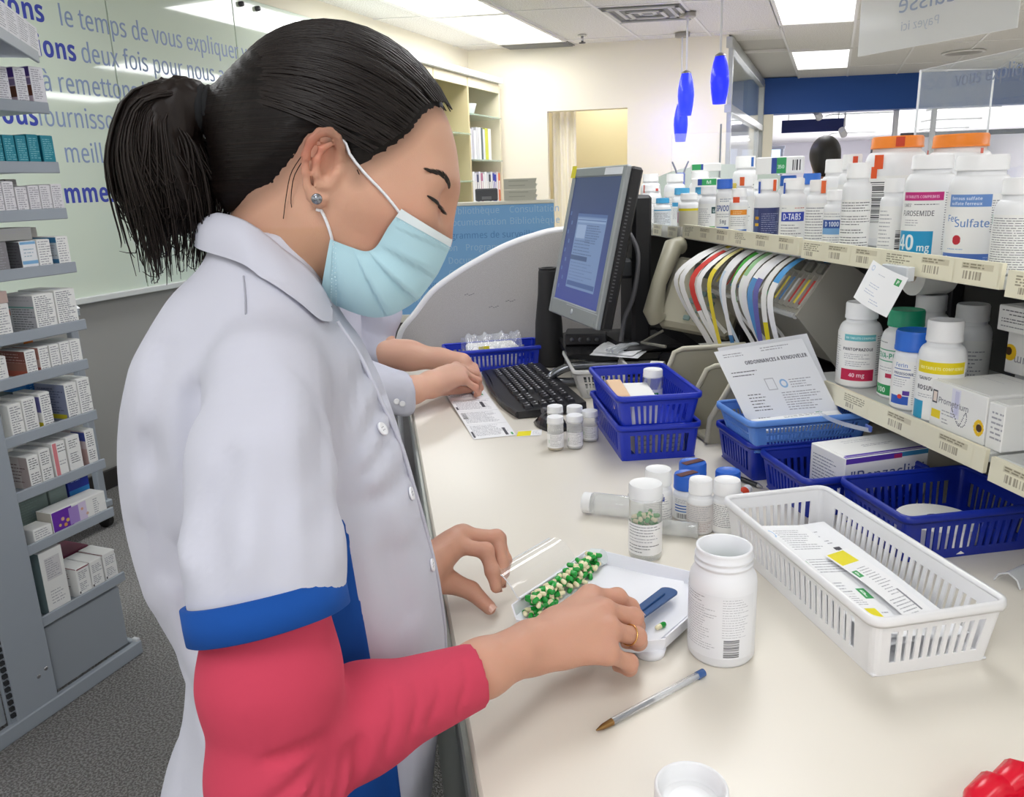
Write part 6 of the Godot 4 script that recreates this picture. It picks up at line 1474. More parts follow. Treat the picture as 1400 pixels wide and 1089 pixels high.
	part("body", bx(Vector3(0.02, 0.06, 0), Vector3(0.2, 0.2, 0.05), 0.012), bg, ph)
	part("handset", G.new().tube([Vector3(-0.075, -0.03, 0.03), Vector3(-0.085, -0.02, 0.05), Vector3(-0.09, 0.06, 0.06), Vector3(-0.085, 0.17, 0.052), Vector3(-0.075, 0.185, 0.03)], [0.026, 0.027, 0.02, 0.026, 0.024], 14).done(), mt("handset_beige", "a6a28e", 0.45), ph)
	for r2 in 4:
		for c in 3: part("key", bx(Vector3(0.0 + c * 0.026, 0.06 - r2 * 0.024, 0.0275), Vector3(0.018, 0.014, 0.006), 0.002), mt("phone_key", "7f9894", 0.45), ph)
	part("display", bx(Vector3(0.03, 0.125, 0.0255), Vector3(0.1, 0.04, 0.003), 0.001), mt("phone_display", "5a5e58", 0.3), ph)
	part("stand_wire", G.new().tube([Vector3(-0.06, -0.05, 0.0), Vector3(-0.1, -0.1, 0.02), Vector3(-0.02, -0.11, 0.06)], 0.004, 8).done(), mt("wire_grey", "8a8880", 0.4), ph)
	var pst := single("telephone_stand", G.new().box(Vector3(0, 0.04, 0), Vector3(0.13, 0.08, 0.14), 0.01).done(), mt("stand_black", "1f1f22", 0.35), "black sloped block that carries the telephone", "stand", Vector3(0.76, Y, -1.86), 0.5)
	var tr := thing("tape_roll", "wide white tape roll standing on edge beside the telephone", "roll", Vector3(0.575, 1.0, -1.62))
	tr.basis = Basis(Vector3.UP, -0.5) * Basis(Vector3.FORWARD, PI / 2)
	part("tape", G.new().lathe([V2(0.034, -0.014), V2(0.041, -0.014), V2(0.041, -0.014), V2(0.041, 0.014), V2(0.041, 0.014), V2(0.034, 0.014), V2(0.034, 0.014), V2(0.034, -0.014)], 36).done(), mt("tape_white", "d9d8d0", 0.45), tr)
	part("core", G.new().lathe([V2(0.031, -0.0135), V2(0.034, -0.0135), V2(0.034, 0.0135), V2(0.031, 0.0135), V2(0.031, -0.0135)], 36).done(), mt("core_grey", "b4b2a6", 0.6), tr)
	var trs := single("tape_support", G.new().box(Vector3(0, 0.018, 0), Vector3(0.1, 0.036, 0.06), 0.006).done(), mt("stand_black", "1f1f22"), "low black block under the tape roll", "block", Vector3(0.585, Y, -1.625), -0.3)
	var lt := ["farthest beige letter holder panel, behind the other two", "middle beige letter holder panel", "nearest beige letter holder with a sloping rim"]
	for i in 3:
		var z: float = [-1.56, -1.485, -1.405][i]
		var x0: float = [0.545, 0.585, 0.6][i]
		var hh: float = [0.158, 0.135, 0.122][i]
		var t := thing("letter_holder", lt[i], "letter holder", Vector3(x0, Y, z))
		var sh := PackedVector2Array([V2(0.0, 0.0), V2(0.2, 0.0), V2(0.2, hh), V2(0.062, hh), V2(0.045, hh - 0.006), V2(0.005, 0.05)])
		part("panel", G.new().prism(sh, -0.003, 0.003).done(), mt("tray_beige", "aba794", 0.55), t)
		var ed := []
		for q in [V2(0.0, 0.005), V2(0.005, 0.05), V2(0.045, hh - 0.006), V2(0.062, hh), V2(0.2, hh)]: ed.append(Vector3(q.x, q.y, 0.002))
		part("rim", G.new().tube(ed, 0.0055, 8).done(), mt("tray_beige_light", "c2beac", 0.5), t)
		part("foot", bx(Vector3(0.1, 0.006, -0.03), Vector3(0.2, 0.012, 0.06), 0.003), mt("tray_beige", "aba794"), t)
	build_label_dispenser()
func build_label_dispenser() -> void:
	var z0 := -1.385
	var z1 := -1.8
	var o := thing("label_dispenser", "grey sloped label dispenser with rows of coloured slots", "dispenser", Vector3(0.8, 1.066, z0))
	var gm := mt("dispenser_grey", "9c998f", 0.5)
	var sec := PackedVector2Array([V2(-0.035, 0.099), V2(0.051, 0.0), V2(0.125, 0.12), V2(0.105, 0.15), V2(0.045, 0.19), V2(0.03, 0.188)])
	part("body", G.new().prism(sec, z1 - z0, 0.0).done(), gm, o)
	part("end_cap", G.new().prism(PackedVector2Array([V2(-0.042, 0.1), V2(0.05, -0.008), V2(0.132, 0.118), V2(0.112, 0.155), V2(0.046, 0.198), V2(0.026, 0.194)]), 0.0, 0.006).done(), mt("dispenser_end", "a4a196", 0.5), o)
	var scr := G.new()
	part("screw", lathe([V2(0, 0.0015), V2(0.005, 0.001), V2(0.0055, 0), V2(0, 0)], 14), mt("screw_dark", "5c5a54", 0.4, 0.5), o, Transform3D(Basis(Vector3.RIGHT, PI / 2), Vector3(0.075, 0.1, 0.0062)))
	part("lip", G.new().tube([Vector3(-0.04, 0.098, 0.0), Vector3(-0.04, 0.098, z1 - z0)], 0.006, 8).done(), clear_mt("lip_clear", "e6e8e8", 0.4, 0.1), o)
	var face := Vector3(0.03 + 0.035, 0.188 - 0.099, 0)
	var fn := Vector3(-face.y, face.x, 0).normalized()
	var fl := face.normalized()
	var cols := ["d8d8d4", "e8d23a", "3f78b8", "d8d8d4", "c8402e", "4b86c0", "e8d84a", "4f88bc", "6aa8c8", "e4e4e2", "5ab05a", "e88a2a", "e8e8e6", "c83c34", "5cb878", "dcdcd8", "e2d046", "4a80b4", "d8dcdc", "b83430", "e6d23c", "c43a34"]
	for k in 22:
		var z := (z1 - z0) * (1.0 - (k + 0.5) / 22.0)
		part("slot_card", G.new().box(Vector3.ZERO, Vector3(0.052, 0.009, 0.009), 0.001).done(), mt("card_" + cols[k], cols[k], 0.5), o, Transform3D(Basis(fl, fn, Vector3(0, 0, 1)), Vector3(-0.035, 0.099, z) + fl * 0.045 + fn * 0.003))
	for k in 23:
		var z := (z1 - z0) * (1.0 - k / 22.0)
		part("divider", G.new().box(Vector3.ZERO, Vector3(0.07, 0.012, 0.0016)).done(), mt("divider_grey", "b8b6ac", 0.5), o, Transform3D(Basis(fl, fn, Vector3(0, 0, 1)), Vector3(-0.035, 0.099, z) + fl * 0.045 + fn * 0.004))
	for k in 10: part("slot_tab", G.new().box(Vector3.ZERO, Vector3(0.02, 0.01, 0.02), 0.001).done(), mt("tab_grey", "75746c", 0.5), o, Transform3D(Basis(fl, fn, Vector3(0, 0, 1)), Vector3(-0.035, 0.099, (z1 - z0) * (k + 0.5) / 10.0) + fl * 0.098 + fn * 0.002))
	var rl := ["white ribbon looping widest at the far left", "white ribbon second from the far end", "yellow edged ribbon near the far end", "white ribbon with red patches", "wide white ribbon beside the red one", "yellow thin ribbon hanging to the papers", "pale blue ribbon of the middle", "blue and white ribbon hanging low", "green ribbon in short curl", "white ribbon curled in a ring", "pale green ribbon behind the ring", "white ribbon right of the ring", "blue ended white ribbon", "purple printed ribbon hanging low", "yellow printed ribbon hanging low", "blue topped white ribbon nearest the end cap"]
	var rc := [["ececec"], ["f0f0f0"], ["e9d834", "f0f0ec", "f0f0ec"], ["f0f0f0", "d23c34", "f2f2f2", "f2f2f2"], ["f2f2f2"], ["f0e6a0", "ead53a"], ["f0f2f4", "cfe0f0"], ["f0f0f2", "f0f0f2", "f0f0f2", "3f7cb4"], ["e8f0e8", "4fb848", "f0f0f0"], ["f2f2f2"], ["9fd09a", "f0f4f0"], ["f2f2f2"], ["f2f2f2", "5a98d0"], ["f0f0f4", "f0f0f4", "6a6ab0", "f0f0f4"], ["f2f2ee", "f2f2ee", "ecdc22"], ["4f9ad4", "f4f4f4"]]
	var rp := [[-0.395, 0.13, 0.10, 0], [-0.375, 0.12, 0.11, 1], [-0.352, 0.085, 0.05, 0], [-0.33, 0.11, 0.12, 1], [-0.305, 0.10, 0.13, 1], [-0.285, 0.075, 0.22, 0], [-0.252, 0.055, 0.10, 0], [-0.232, 0.06, 0.2, 0], [-0.205, 0.045, 0.03, 0], [-0.185, 0.06, 0.07, 2], [-0.16, 0.05, 0.04, 0], [-0.14, 0.055, 0.08, 0], [-0.108, 0.06, 0.11, 0], [-0.09, 0.055, 0.21, 0], [-0.062, 0.05, 0.2, 0], [-0.03, 0.055, 0.12, 0]]
	for i in 16:
		var q: Array = rp[i]
		var t := thing("label_ribbon", rl[i], "label ribbon", o.position + Vector3(0, 0, q[0]), 0, "ribbons of the label dispenser")
		var reach: float = q[1]
		var drop: float = q[2]
		var pts := [Vector3(0.045, 0.185, -0.01), Vector3(0.02, 0.205, 0), Vector3(-0.01, 0.205, 0.004), Vector3(-0.04 - reach * 0.3, 0.18, 0.01), Vector3(-0.05 - reach * 0.62, 0.135, 0.014), Vector3(-0.045 - reach * 0.5, 0.09 - drop * 0.2, 0.016), Vector3(-0.03 - reach * 0.3, 0.07 - drop * 0.6, 0.02), Vector3(-0.015 - reach * 0.2, 0.06 - drop, 0.03)]
		if q[3] == 1: pts.append_array([Vector3(-0.03 - reach * 0.1, 0.03 - drop, 0.035), Vector3(0.0 - reach * 0.2, 0.03 - drop, 0.045), Vector3(-0.01 - reach * 0.2, 0.06 - drop, 0.04)])
		if q[3] == 2: pts.append_array([Vector3(0.0, 0.05 - drop, 0.03), Vector3(0.02, 0.09 - drop, 0.035), Vector3(0.0, 0.12 - drop, 0.03)])
		var c := curve(pts, 36)
		var hw := rng.randf_range(0.0045, 0.006)
		var n: int = rc[i].size()
		for s in n:
			var i0 := int(36.0 * s / n)
			var i1 := int(36.0 * (s + 1) / n)
			var wob := rng.randf_range(-0.5, 0.5)
			var f := func(u: float, v: float) -> Vector3:
				var x := lerpf(i0, i1, v)
				var k := mini(int(x), 35)
				var p: Vector3 = c[k].lerp(c[k + 1], x - k)
				var d: Vector3 = (c[k + 1] - c[k]).normalized()
				var w := Vector3(0.75 + 0.3 * sin(x * 0.16 + wob), 0.25 * sin(x * 0.2), 0.8).normalized()
				w = (w - d * w.dot(d)).normalized()
				return p + w * hw * (u * 2 - 1)
			var m := mt("ribbon_" + rc[i][s], rc[i][s], 0.4)
			m.cull_mode = BaseMaterial3D.CULL_DISABLED
			part("ribbon" if s == 0 else "printed_length", G.new().sheet(1, i1 - i0, f).done(), m, t)
	var st := single("dispenser_stand", G.new().box(Vector3(0, 0.055, 0), Vector3(0.14, 0.11, 0.3), 0.01).box(Vector3(0.06, 0.12, 0), Vector3(0.06, 0.06, 0.26), 0.01).done(), mt("stand_black", "1f1f22"), "dark stand under the label dispenser", "stand", Vector3(0.9, TOP + 0.0003, -1.58))
func build_desk() -> void:
	var o := thing("desk_screen", "sky blue desk screen printed with words, cream top edge", "screen", Vector3(1.094, 0, -5.0), atan2(-DV.z, DV.x))
	var blue := mt("screen_blue", "86bbee", 0.5)
	part("panel", bx(Vector3(-0.75, 0.96, 0), Vector3(1.5, 0.68, 0.03), 0.003), blue, o)
	part("top_ledge", bx(Vector3(-0.75, 1.309, -0.02), Vector3(1.5, 0.022, 0.09), 0.004), mt("desk_cream", "f0ecdf", 0.5), o)
	part("bottom_ledge", bx(Vector3(-0.75, 0.6, 0.01), Vector3(1.5, 0.05, 0.06), 0.004), mt("desk_cream", "f0ecdf"), o)
	part("lower_panel", bx(Vector3(-0.75, 0.29, -0.02), Vector3(1.5, 0.58, 0.03)), mt("desk_dark", "6c6a68", 0.7), o)
	var pale := mt("words_pale", "aed2f4", 0.5)
	var dark := mt("words_dark", "5f92d2", 0.5)
	var rows := [[1.235, ["Documentation", "bibliothèque", "Consultation"], "Séminaires", "Réponse"], [1.165, ["surveillance", "Documentation", "Bibliothèque", "Consultation"], "", ""], [1.085, ["Prévention"], "Programmes de surveillance", "Conseil"], [1.01, ["Santé", "Prévention", "Programmes"], "", ""], [0.93, ["Consultation", "Documentation"], "", ""], [0.85, ["Surveillance", "Conseil"], "", ""], [0.77, [], "de surveillance", ""], [0.69, ["Prévention", "Santé"], "", ""]]
	for r in rows:
		var x := -1.05
		for w in r[1]:
			part("lettering", lett(w, 0.055, false, "Droid Sans", 0.001), pale, o, T(Vector3(x, r[0], 0.0158)))
			x += 0.0285 * w.length() + 0.03
		if r[2]:
			part("lettering", lett(r[2], 0.055, false, "Droid Sans", 0.001), dark, o, T(Vector3(x if r[0] > 0.8 else -1.0, r[0], 0.0158)))
			x += 0.0275 * r[2].length() + 0.03
		if r[3]: part("lettering", lett(r[3], 0.055, false, "Droid Sans", 0.001), pale, o, T(Vector3(x, r[0], 0.0158)))
	var X := o.transform
	for i in 2:
		var b := thing("storage_bin", ["beige hopper storage bin, lower of the stack on the desk", "beige hopper storage bin, upper of the stack on the desk"][i], "bin", X * Vector3(-0.205, 1.3205 + i * 0.066, -0.02), X.basis.get_euler().y)
		var sec := PackedVector2Array([V2(-0.1, 0), V2(0.085, 0), V2(0.105, 0.03), V2(0.09, 0.034), V2(0.1, 0.064), V2(-0.1, 0.064)])
		var bm := mt("bin_beige", "cdcbbd", 0.55)
		part("side_wall", G.new().prism(sec, 0.03, 0.033).done(), bm, b)
		part("side_wall", G.new().prism(sec, -0.033, -0.03).done(), bm, b)
		part("floor_wall", G.new().box(Vector3(-0.005, 0.002, 0), Vector3(0.19, 0.003, 0.06)).box(Vector3(-0.0985, 0.032, 0), Vector3(0.003, 0.064, 0.06)).box(Vector3(0.093, 0.017, 0), Vector3(0.003, 0.034, 0.06)).done(), bm, b)
		part("rib", bx(Vector3(-0.01, 0.05, 0.0345), Vector3(0.12, 0.005, 0.003)), mt("bin_rib", "b6b4a6", 0.6), b)
		part("rib", bx(Vector3(-0.02, 0.024, 0.0345), Vector3(0.1, 0.005, 0.003)), mt("bin_rib", "b6b4a6"), b)
	var mb := thing("small_screen", "small dark screen seen from behind on the desk ledge", "monitor", X * Vector3(-0.42, 1.3205, -0.03), X.basis.get_euler().y + 0.1)
	part("housing", bx(Vector3(0, 0.04, 0), Vector3(0.14, 0.075, 0.02), 0.006), mt("screen_back", "56565a", 0.5), mb)
	part("plate", bx(Vector3(0, 0.02, 0.011), Vector3(0.06, 0.02, 0.002), 0.001), mt("plate_grey", "7c7c80", 0.5), mb)
	var fk := thing("pen_stand", "small clear forked holder with blue base behind the far bottles", "holder", Vector3(1.0, 1.2875, -2.62))
	part("base", bx(Vector3(0, 0.075, 0), Vector3(0.03, 0.15, 0.02), 0.004), mt("fork_blue", "6f7fc8", 0.4), fk)
	for s in [-1, 1]: part("prong", G.new().tube([Vector3(s * 0.01, 0.14, 0), Vector3(s * 0.016, 0.16, 0), Vector3(s * 0.028, 0.185, 0)], 0.003, 8).done(), mt("fork_prong", "8a8ea0", 0.3), fk)
	var sg := thing("hanging_till_sign", "white translucent hanging sign with mirrored lettering at the top right", "sign", Vector3.ZERO)
	sign_at(sg)
func sign_at(sg: Node3D) -> void:
	var L := Vector3(2.77, 2.05, -4.52)
	var Rr := Vector3(3.05, 2.05, -3.66)
	var d := (Rr - L); d.y = 0
	var l := d.length()
	var yaw := atan2(-d.z, d.x)
	sg.position = L; sg.rotation.y = yaw
	var m := mt("sign_acrylic", "f6f8fb", 0.12)
	m.backlight_enabled = true; m.backlight = C("ffffff")
	part("sheet", bx(Vector3(l / 2, 0.3, 0), Vector3(l, 0.6, 0.008), 0.002), m, sg)
	part("lettering", lett("Caisse", 0.125, false, "Droid Sans", 0.001), mt("sign_print", "b4c0dc", 0.4), sg, Transform3D(Basis(Vector3(-1, 0, 0), Vector3.UP, Vector3(0, 0, -1)), Vector3(l * 0.66, 0.15, 0.0048)))
	part("lettering", lett("Caisse", 0.125, false, "Droid Sans", 0.001), mt("sign_print", "9fb0d8"), sg, Transform3D(Basis(Vector3(-1, 0, 0), Vector3.UP, Vector3(0, 0, -1)), Vector3(l * 0.66, 0.15, -0.0048)))
	part("lettering", lett("Payez ici", 0.06, false, "Droid Sans", 0.001), mt("sign_print_pale", "d3d9e6", 0.4), sg, Transform3D(Basis(Vector3(-1, 0, 0), Vector3.UP, Vector3(0, 0, -1)), Vector3(l * 0.55, 0.075, 0.0048)))
	for x in [0.08, l - 0.08]: part("wire", bx(Vector3(x, 0.62 + (2.66 - L.y - 0.62) / 2, 0), Vector3(0.004, maxf(2.66 - L.y - 0.58, 0.02), 0.004)), mt("chrome", "c8c8ca"), sg)
# grey shelving unit at the left
func build_gondola() -> void:
	var Cn := Vector3(-0.855, 0, -2.469)
	var gm := mt("gondola_grey", "a3abb5", 0.45, 0.0)
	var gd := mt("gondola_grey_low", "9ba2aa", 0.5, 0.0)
	var o := thing("shelving_unit", "tall grey metal shelving unit of medicine cartons at the left frame edge", "shelving unit", Cn, YAW)
	part("base_rail", G.new().box(Vector3(-0.55, 0.023, 0.0), Vector3(1.12, 0.046, 0.02), 0.003).box(Vector3(0.0, 0.023, -0.3), Vector3(0.02, 0.046, 0.6), 0.003).done(), gm, o)
	part("rail_cap", bx(Vector3(0.0, 0.05, -0.004), Vector3(0.014, 0.012, 0.022), 0.002), mt("rail_cap", "d8dbde", 0.4), o)
	part("column", bx(Vector3(-0.358, 1.02, -0.006), Vector3(0.126, 1.96, 0.022), 0.003), gm, o)
	var sl := G.new()
	for k in 46: sl.box(Vector3(-0.4285, 0.07 + k * 0.02, 0.0), Vector3(0.012, 0.011, 0.01))
	var so := part("slot_strip", sl.done(), mt("slot_dark", "2c2f33", 0.7), o)
	so.set_meta("kind", "stuff")
	part("slot_channel", bx(Vector3(-0.4285, 1.02, -0.01), Vector3(0.016, 1.96, 0.014)), gm, o)
	for q in [Vector2(-0.34, 0.135), Vector2(-0.315, 0.145)]: part("screw", lathe([V2(0, 0.002), V2(0.006, 0.001), V2(0.0065, 0), V2(0, 0)], 12), mt("chrome", "c8c8ca"), o, Transform3D(Basis(Vector3.RIGHT, PI / 2), Vector3(q.x, q.y, 0.0052)))
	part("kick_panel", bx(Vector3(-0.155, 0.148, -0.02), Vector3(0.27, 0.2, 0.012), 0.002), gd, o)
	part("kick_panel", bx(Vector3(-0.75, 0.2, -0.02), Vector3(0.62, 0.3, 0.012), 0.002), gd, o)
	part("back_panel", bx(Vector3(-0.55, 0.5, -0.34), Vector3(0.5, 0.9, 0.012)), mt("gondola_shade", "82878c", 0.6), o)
	var ys := [1.675, 1.521, 1.398, 1.249, 1.085, 0.971, 0.817, 0.664, 0.508, 0.291]
	for i in ys.size():
		var y: float = ys[i]
		var x0 := -0.95 if i < 5 else -0.295
		var x1: float = 0.016 if i < 5 else 0.0
		var sh := part("shelf", bx(Vector3((x0 + x1) / 2, y - 0.02, -0.16), Vector3(x1 - x0, 0.01, 0.3), 0.001), gm, o)
		part("front_lip", bx(Vector3(0, 0.005, 0.155), Vector3(x1 - x0, 0.03, 0.008), 0.002), gm, sh, T(Vector3((x0 + x1) / 2, y - 0.02, -0.16)))
	for i in 3:
		part("shelf", bx(Vector3(-0.7, [0.38, 0.58, 0.8][i], -0.16), Vector3(0.52, 0.03, 0.3), 0.003), gm, o)
	part("rear_post", bx(Vector3(-0.35, 1.05, -0.33), Vector3(0.05, 2.1, 0.03), 0.003), gm, o)
	var wing := part("wing_shelf", G.new().box(Vector3(-0.25, -0.006, -0.15), Vector3(0.6, 0.012, 0.3), 0.001).done(), gm, o)
	var a := Vector3(-0.858, 1.8, -2.489)
	var dirw := Vector3(-0.139, 0, -0.990)
	wing.transform = o.transform.affine_inverse() * Transform3D(Basis(dirw, Vector3.UP, dirw.cross(Vector3.UP)), a)
	wing.transform = wing.transform * T(Vector3(-0.05, 0, 0))
	part("front_lip", bx(Vector3(-0.25, -0.01, 0.0), Vector3(0.6, 0.03, 0.008), 0.002), gm, wing)
	part("wing_arm", G.new().box(Vector3(-0.2, 1.79, -0.3), Vector3(0.5, 0.03, 0.03)).done(), gm, o)
	var P := func(s: float, y: float, z: float) -> Vector3: return Cn + DU * s + DN * z + Vector3(0, y, 0)
	var fine := func(w: int, h: int, col := "8d8d96") -> Array: return [["s", 4, 4, w - 8, int((h - 6) / 5.0), 5, col]]
	var nth := ["leftmost", "second", "third", "fourth", "fifth", "rightmost"]
	var wy := dirw
	for i in 4:
		var p: Vector3 = a + dirw * (-0.292 + i * 0.106) + dirw.cross(Vector3.UP) * (-0.03)
		carton("small printed white carton on the topmost turned shelf, %s in its row" % ["leftmost", "second", "third", "rightmost"][i], p + Vector3(0, 0.0006, 0), atan2(-dirw.z, dirw.x), Vector3(0.1, 0.075, 0.05), [["s", 6, 6, 80, 10, 5, "9a9aa4"]], [["s", 4, 6, 30, 10, 5]], {"k": 900.0, "bg": "e8e8ee"})
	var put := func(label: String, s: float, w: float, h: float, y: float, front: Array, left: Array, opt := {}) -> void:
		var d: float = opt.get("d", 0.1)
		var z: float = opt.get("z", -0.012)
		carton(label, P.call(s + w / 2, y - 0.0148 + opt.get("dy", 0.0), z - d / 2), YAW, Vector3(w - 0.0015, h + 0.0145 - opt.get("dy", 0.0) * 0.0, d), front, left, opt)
	var purple := [["f", 0, 0, 90, 22, "4a2a8a"], ["f", 0, 26, 90, 14, "8a7aa4"], ["f", 0, 42, 90, 24, "6a3a24"], ["f", 20, 50, 40, 30, "b08a5a"], ["f", 0, 84, 90, 10, "5a2c20"]]
	var n := 0
	for q in [[-0.122, 0.040, 0.08], [-0.066, 0.036, 0.083], [-0.019, 0.043, 0.09]]:
		put.call("printed white carton with purple and brown side on the second shelf, %s" % ["leftmost", "middle", "rightmost"][n], q[0], q[1], q[2], 1.675, [["s", 4, 6, 30, 14, 5, "a6a4b0"]], purple, {"lbg": "d9c8d8", "bg": "e9e8ee"}); n += 1
	n = 0
	for q in [[-0.166, 0.032, 0.064], [-0.132, 0.034, 0.066], [-0.096, 0.032, 0.066], [-0.062, 0.035, 0.07], [-0.02, 0.039, 0.069]]:
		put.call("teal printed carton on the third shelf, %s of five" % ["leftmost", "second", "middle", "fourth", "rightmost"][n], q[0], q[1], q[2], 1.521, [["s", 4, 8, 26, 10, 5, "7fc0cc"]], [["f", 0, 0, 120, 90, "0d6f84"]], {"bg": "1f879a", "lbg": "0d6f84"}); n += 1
	n = 0
	for q in [[-0.19, 0.031, 0.073], [-0.158, 0.033, 0.073], [-0.123, 0.034, 0.058], [-0.086, 0.034, 0.061], [-0.051, 0.035, 0.062], [-0.015, 0.036, 0.064]]:
		put.call("narrow white printed carton on the fourth shelf, %s of six" % ["leftmost", "second", "third", "fourth", "fifth", "rightmost"][n], q[0], q[1], q[2], 1.398, [["s", 3, 4, 26, 12, 5, "a2a0aa"]], [["s", 3, 4, 60, 8, 7]], {"bg": "e6e4e8"}); n += 1
	n = 0
	for q in [[-0.13, 0.034, 0.078], [-0.094, 0.034, 0.08], [-0.058, 0.034, 0.081]]:
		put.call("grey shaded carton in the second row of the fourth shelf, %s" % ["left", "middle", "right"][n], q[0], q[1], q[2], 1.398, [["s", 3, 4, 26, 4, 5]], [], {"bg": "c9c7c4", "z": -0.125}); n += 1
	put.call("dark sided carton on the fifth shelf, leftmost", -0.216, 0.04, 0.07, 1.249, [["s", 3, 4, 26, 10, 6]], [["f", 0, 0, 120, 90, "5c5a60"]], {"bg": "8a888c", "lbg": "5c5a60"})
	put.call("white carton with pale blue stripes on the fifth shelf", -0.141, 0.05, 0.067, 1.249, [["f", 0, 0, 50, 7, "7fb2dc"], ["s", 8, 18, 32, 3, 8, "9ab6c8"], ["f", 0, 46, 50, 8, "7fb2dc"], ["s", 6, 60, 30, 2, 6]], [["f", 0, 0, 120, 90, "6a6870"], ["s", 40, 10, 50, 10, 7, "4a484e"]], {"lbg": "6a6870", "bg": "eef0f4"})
	put.call("white printed carton right of the blue striped one on the fifth shelf", -0.089, 0.042, 0.068, 1.249, [["s", 3, 4, 34, 10, 6]], [], {})
	put.call("white carton with blue capped side on the fifth shelf, rightmost", -0.028, 0.04, 0.072, 1.249, [["s", 3, 4, 32, 11, 6]], [["f", 0, 0, 120, 14, "3a7fae"], ["s", 60, 20, 26, 5, 6], ["f", 50, 54, 50, 10, "4a86b4"]], {"lbg": "cfd8e0"})
	put.call("flat grey carton lying on the fifth shelf's left cartons", -0.2, 0.11, 0.018, 1.249, [["s", 6, 4, 80, 2, 6]], [], {"bg": "a4a4a2", "dy": 0.0855, "z": -0.02, "d": 0.08, "flap": false})
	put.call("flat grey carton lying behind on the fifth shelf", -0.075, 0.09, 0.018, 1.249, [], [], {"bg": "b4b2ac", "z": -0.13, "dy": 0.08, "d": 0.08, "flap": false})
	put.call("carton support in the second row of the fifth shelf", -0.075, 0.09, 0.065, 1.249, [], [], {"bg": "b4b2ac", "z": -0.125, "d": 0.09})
	put.call("white carton with vertical groove at the left end of the sixth shelf", -0.263, 0.06, 0.078, 1.085, [["s", 4, 4, 44, 12, 6]], [], {})
	put.call("white carton with an orange square on its shaded side, sixth shelf", -0.132, 0.066, 0.087, 1.085, [["s", 4, 4, 52, 15, 5, "85858e"]], [["s", 4, 4, 120, 2, 8], ["f", 16, 36, 24, 14, "d2502a"], ["s", 46, 34, 80, 9, 6, "5a5a62"], ["f", 4, 28, 120, 3, "5a9a90"]], {"d": 0.14, "lbg": "bdbcc2"})
	put.call("white printed carton at the right end of the sixth shelf", -0.064, 0.068, 0.091, 1.085, [["s", 4, 4, 52, 16, 5, "85858e"]], [], {"d": 0.14})
	put.call("brownish carton lying on the sixth shelf's left carton", -0.27, 0.07, 0.016, 1.085, [["s", 4, 4, 50, 2, 6, "7a5a50"]], [], {"bg": "c4aca4", "dy": 0.0935, "flap": false})
	put.call("white carton at the left end of the seventh shelf", -0.284, 0.045, 0.058, 0.971, [["s", 4, 4, 34, 8, 6]], [], {})
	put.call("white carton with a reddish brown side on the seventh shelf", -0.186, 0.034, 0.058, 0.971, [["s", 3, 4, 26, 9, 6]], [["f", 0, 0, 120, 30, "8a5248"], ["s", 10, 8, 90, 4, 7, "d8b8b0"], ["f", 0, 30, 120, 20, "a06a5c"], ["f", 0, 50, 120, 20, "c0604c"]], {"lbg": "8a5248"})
	n = 0
	for q in [[-0.144, 0.032, 0.06], [-0.11, 0.032, 0.059], [-0.076, 0.033, 0.06], [-0.042, 0.036, 0.06]]:
		put.call("narrow white carton in the close row of the seventh shelf, %s of four" % ["leftmost", "second", "third", "rightmost"][n], q[0], q[1], q[2], 0.971, [["s", 3, 4, 25, 9, 6, "9a9aa4"]], [["f", 0, 0, 120, 30, "c08a7c"], ["f", 0, 50, 120, 20, "c4685c"]] if n == 0 else [], {"lbg": "d8bcb4"} if n == 0 else {}); n += 1
	put.call("orange ended carton lying on the seventh shelf's second row", -0.16, 0.1, 0.02, 0.971, [["f", 60, 0, 50, 30, "e8842a"]], [], {"bg": "d8d0c4", "dy": 0.062, "z": -0.13, "d": 0.09, "flap": false})
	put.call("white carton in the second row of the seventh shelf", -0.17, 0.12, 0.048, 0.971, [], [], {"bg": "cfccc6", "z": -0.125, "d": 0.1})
	n = 0
	for q in [[-0.263, 0.04, 0.08], [-0.221, 0.042, 0.086], [-0.168, 0.035, 0.089]]:
		put.call("tall white printed carton on the eighth shelf, %s" % ["leftmost", "second from the left", "third, with violet print on its side"][n], q[0], q[1], q[2], 0.817, [["s", 4, 6, 30, 14, 6, "7c7c86"]], [["f", 60, 8, 30, 40, "6a68a4"], ["f", 40, 74, 60, 14, "d8c820"]] if n == 2 else [["s", 4, 6, 60, 9, 8]], {}); n += 1
	put.call("white carton with blue grey side and yellow foot on the eighth shelf", -0.086, 0.042, 0.095, 0.817, [["s", 4, 6, 30, 15, 6, "7c7c86"]], [["f", 0, 0, 120, 96, "8c94b0"], ["s", 10, 12, 90, 10, 7, "4a4e6a"], ["f", 20, 80, 80, 12, "cfc22a"]], {"lbg": "8c94b0", "d": 0.12})
	put.call("white printed carton at the right end of the eighth shelf", -0.042, 0.043, 0.099, 0.817, [["s", 4, 6, 32, 16, 6, "7c7c86"]], [], {"d": 0.12})
	put.call("bright blue carton lying behind the eighth shelf's right pair", -0.1, 0.12, 0.05, 0.817, [["s", 10, 8, 80, 3, 6, "9ac8ec"]], [], {"bg": "1f7ccc", "z": -0.145, "d": 0.1, "dy": 0.05})
	put.call("blue carton standing in the second row at the right end of the eighth shelf", -0.06, 0.06, 0.05, 0.817, [["s", 6, 6, 40, 4, 8, "9ac8ec"]], [], {"bg": "1a78c8", "z": -0.14, "d": 0.1, "flap": false})
	put.call("dark green topped carton in the second row of the eighth shelf", -0.25, 0.14, 0.07, 0.817, [], [], {"bg": "55605a", "z": -0.13, "d": 0.1})
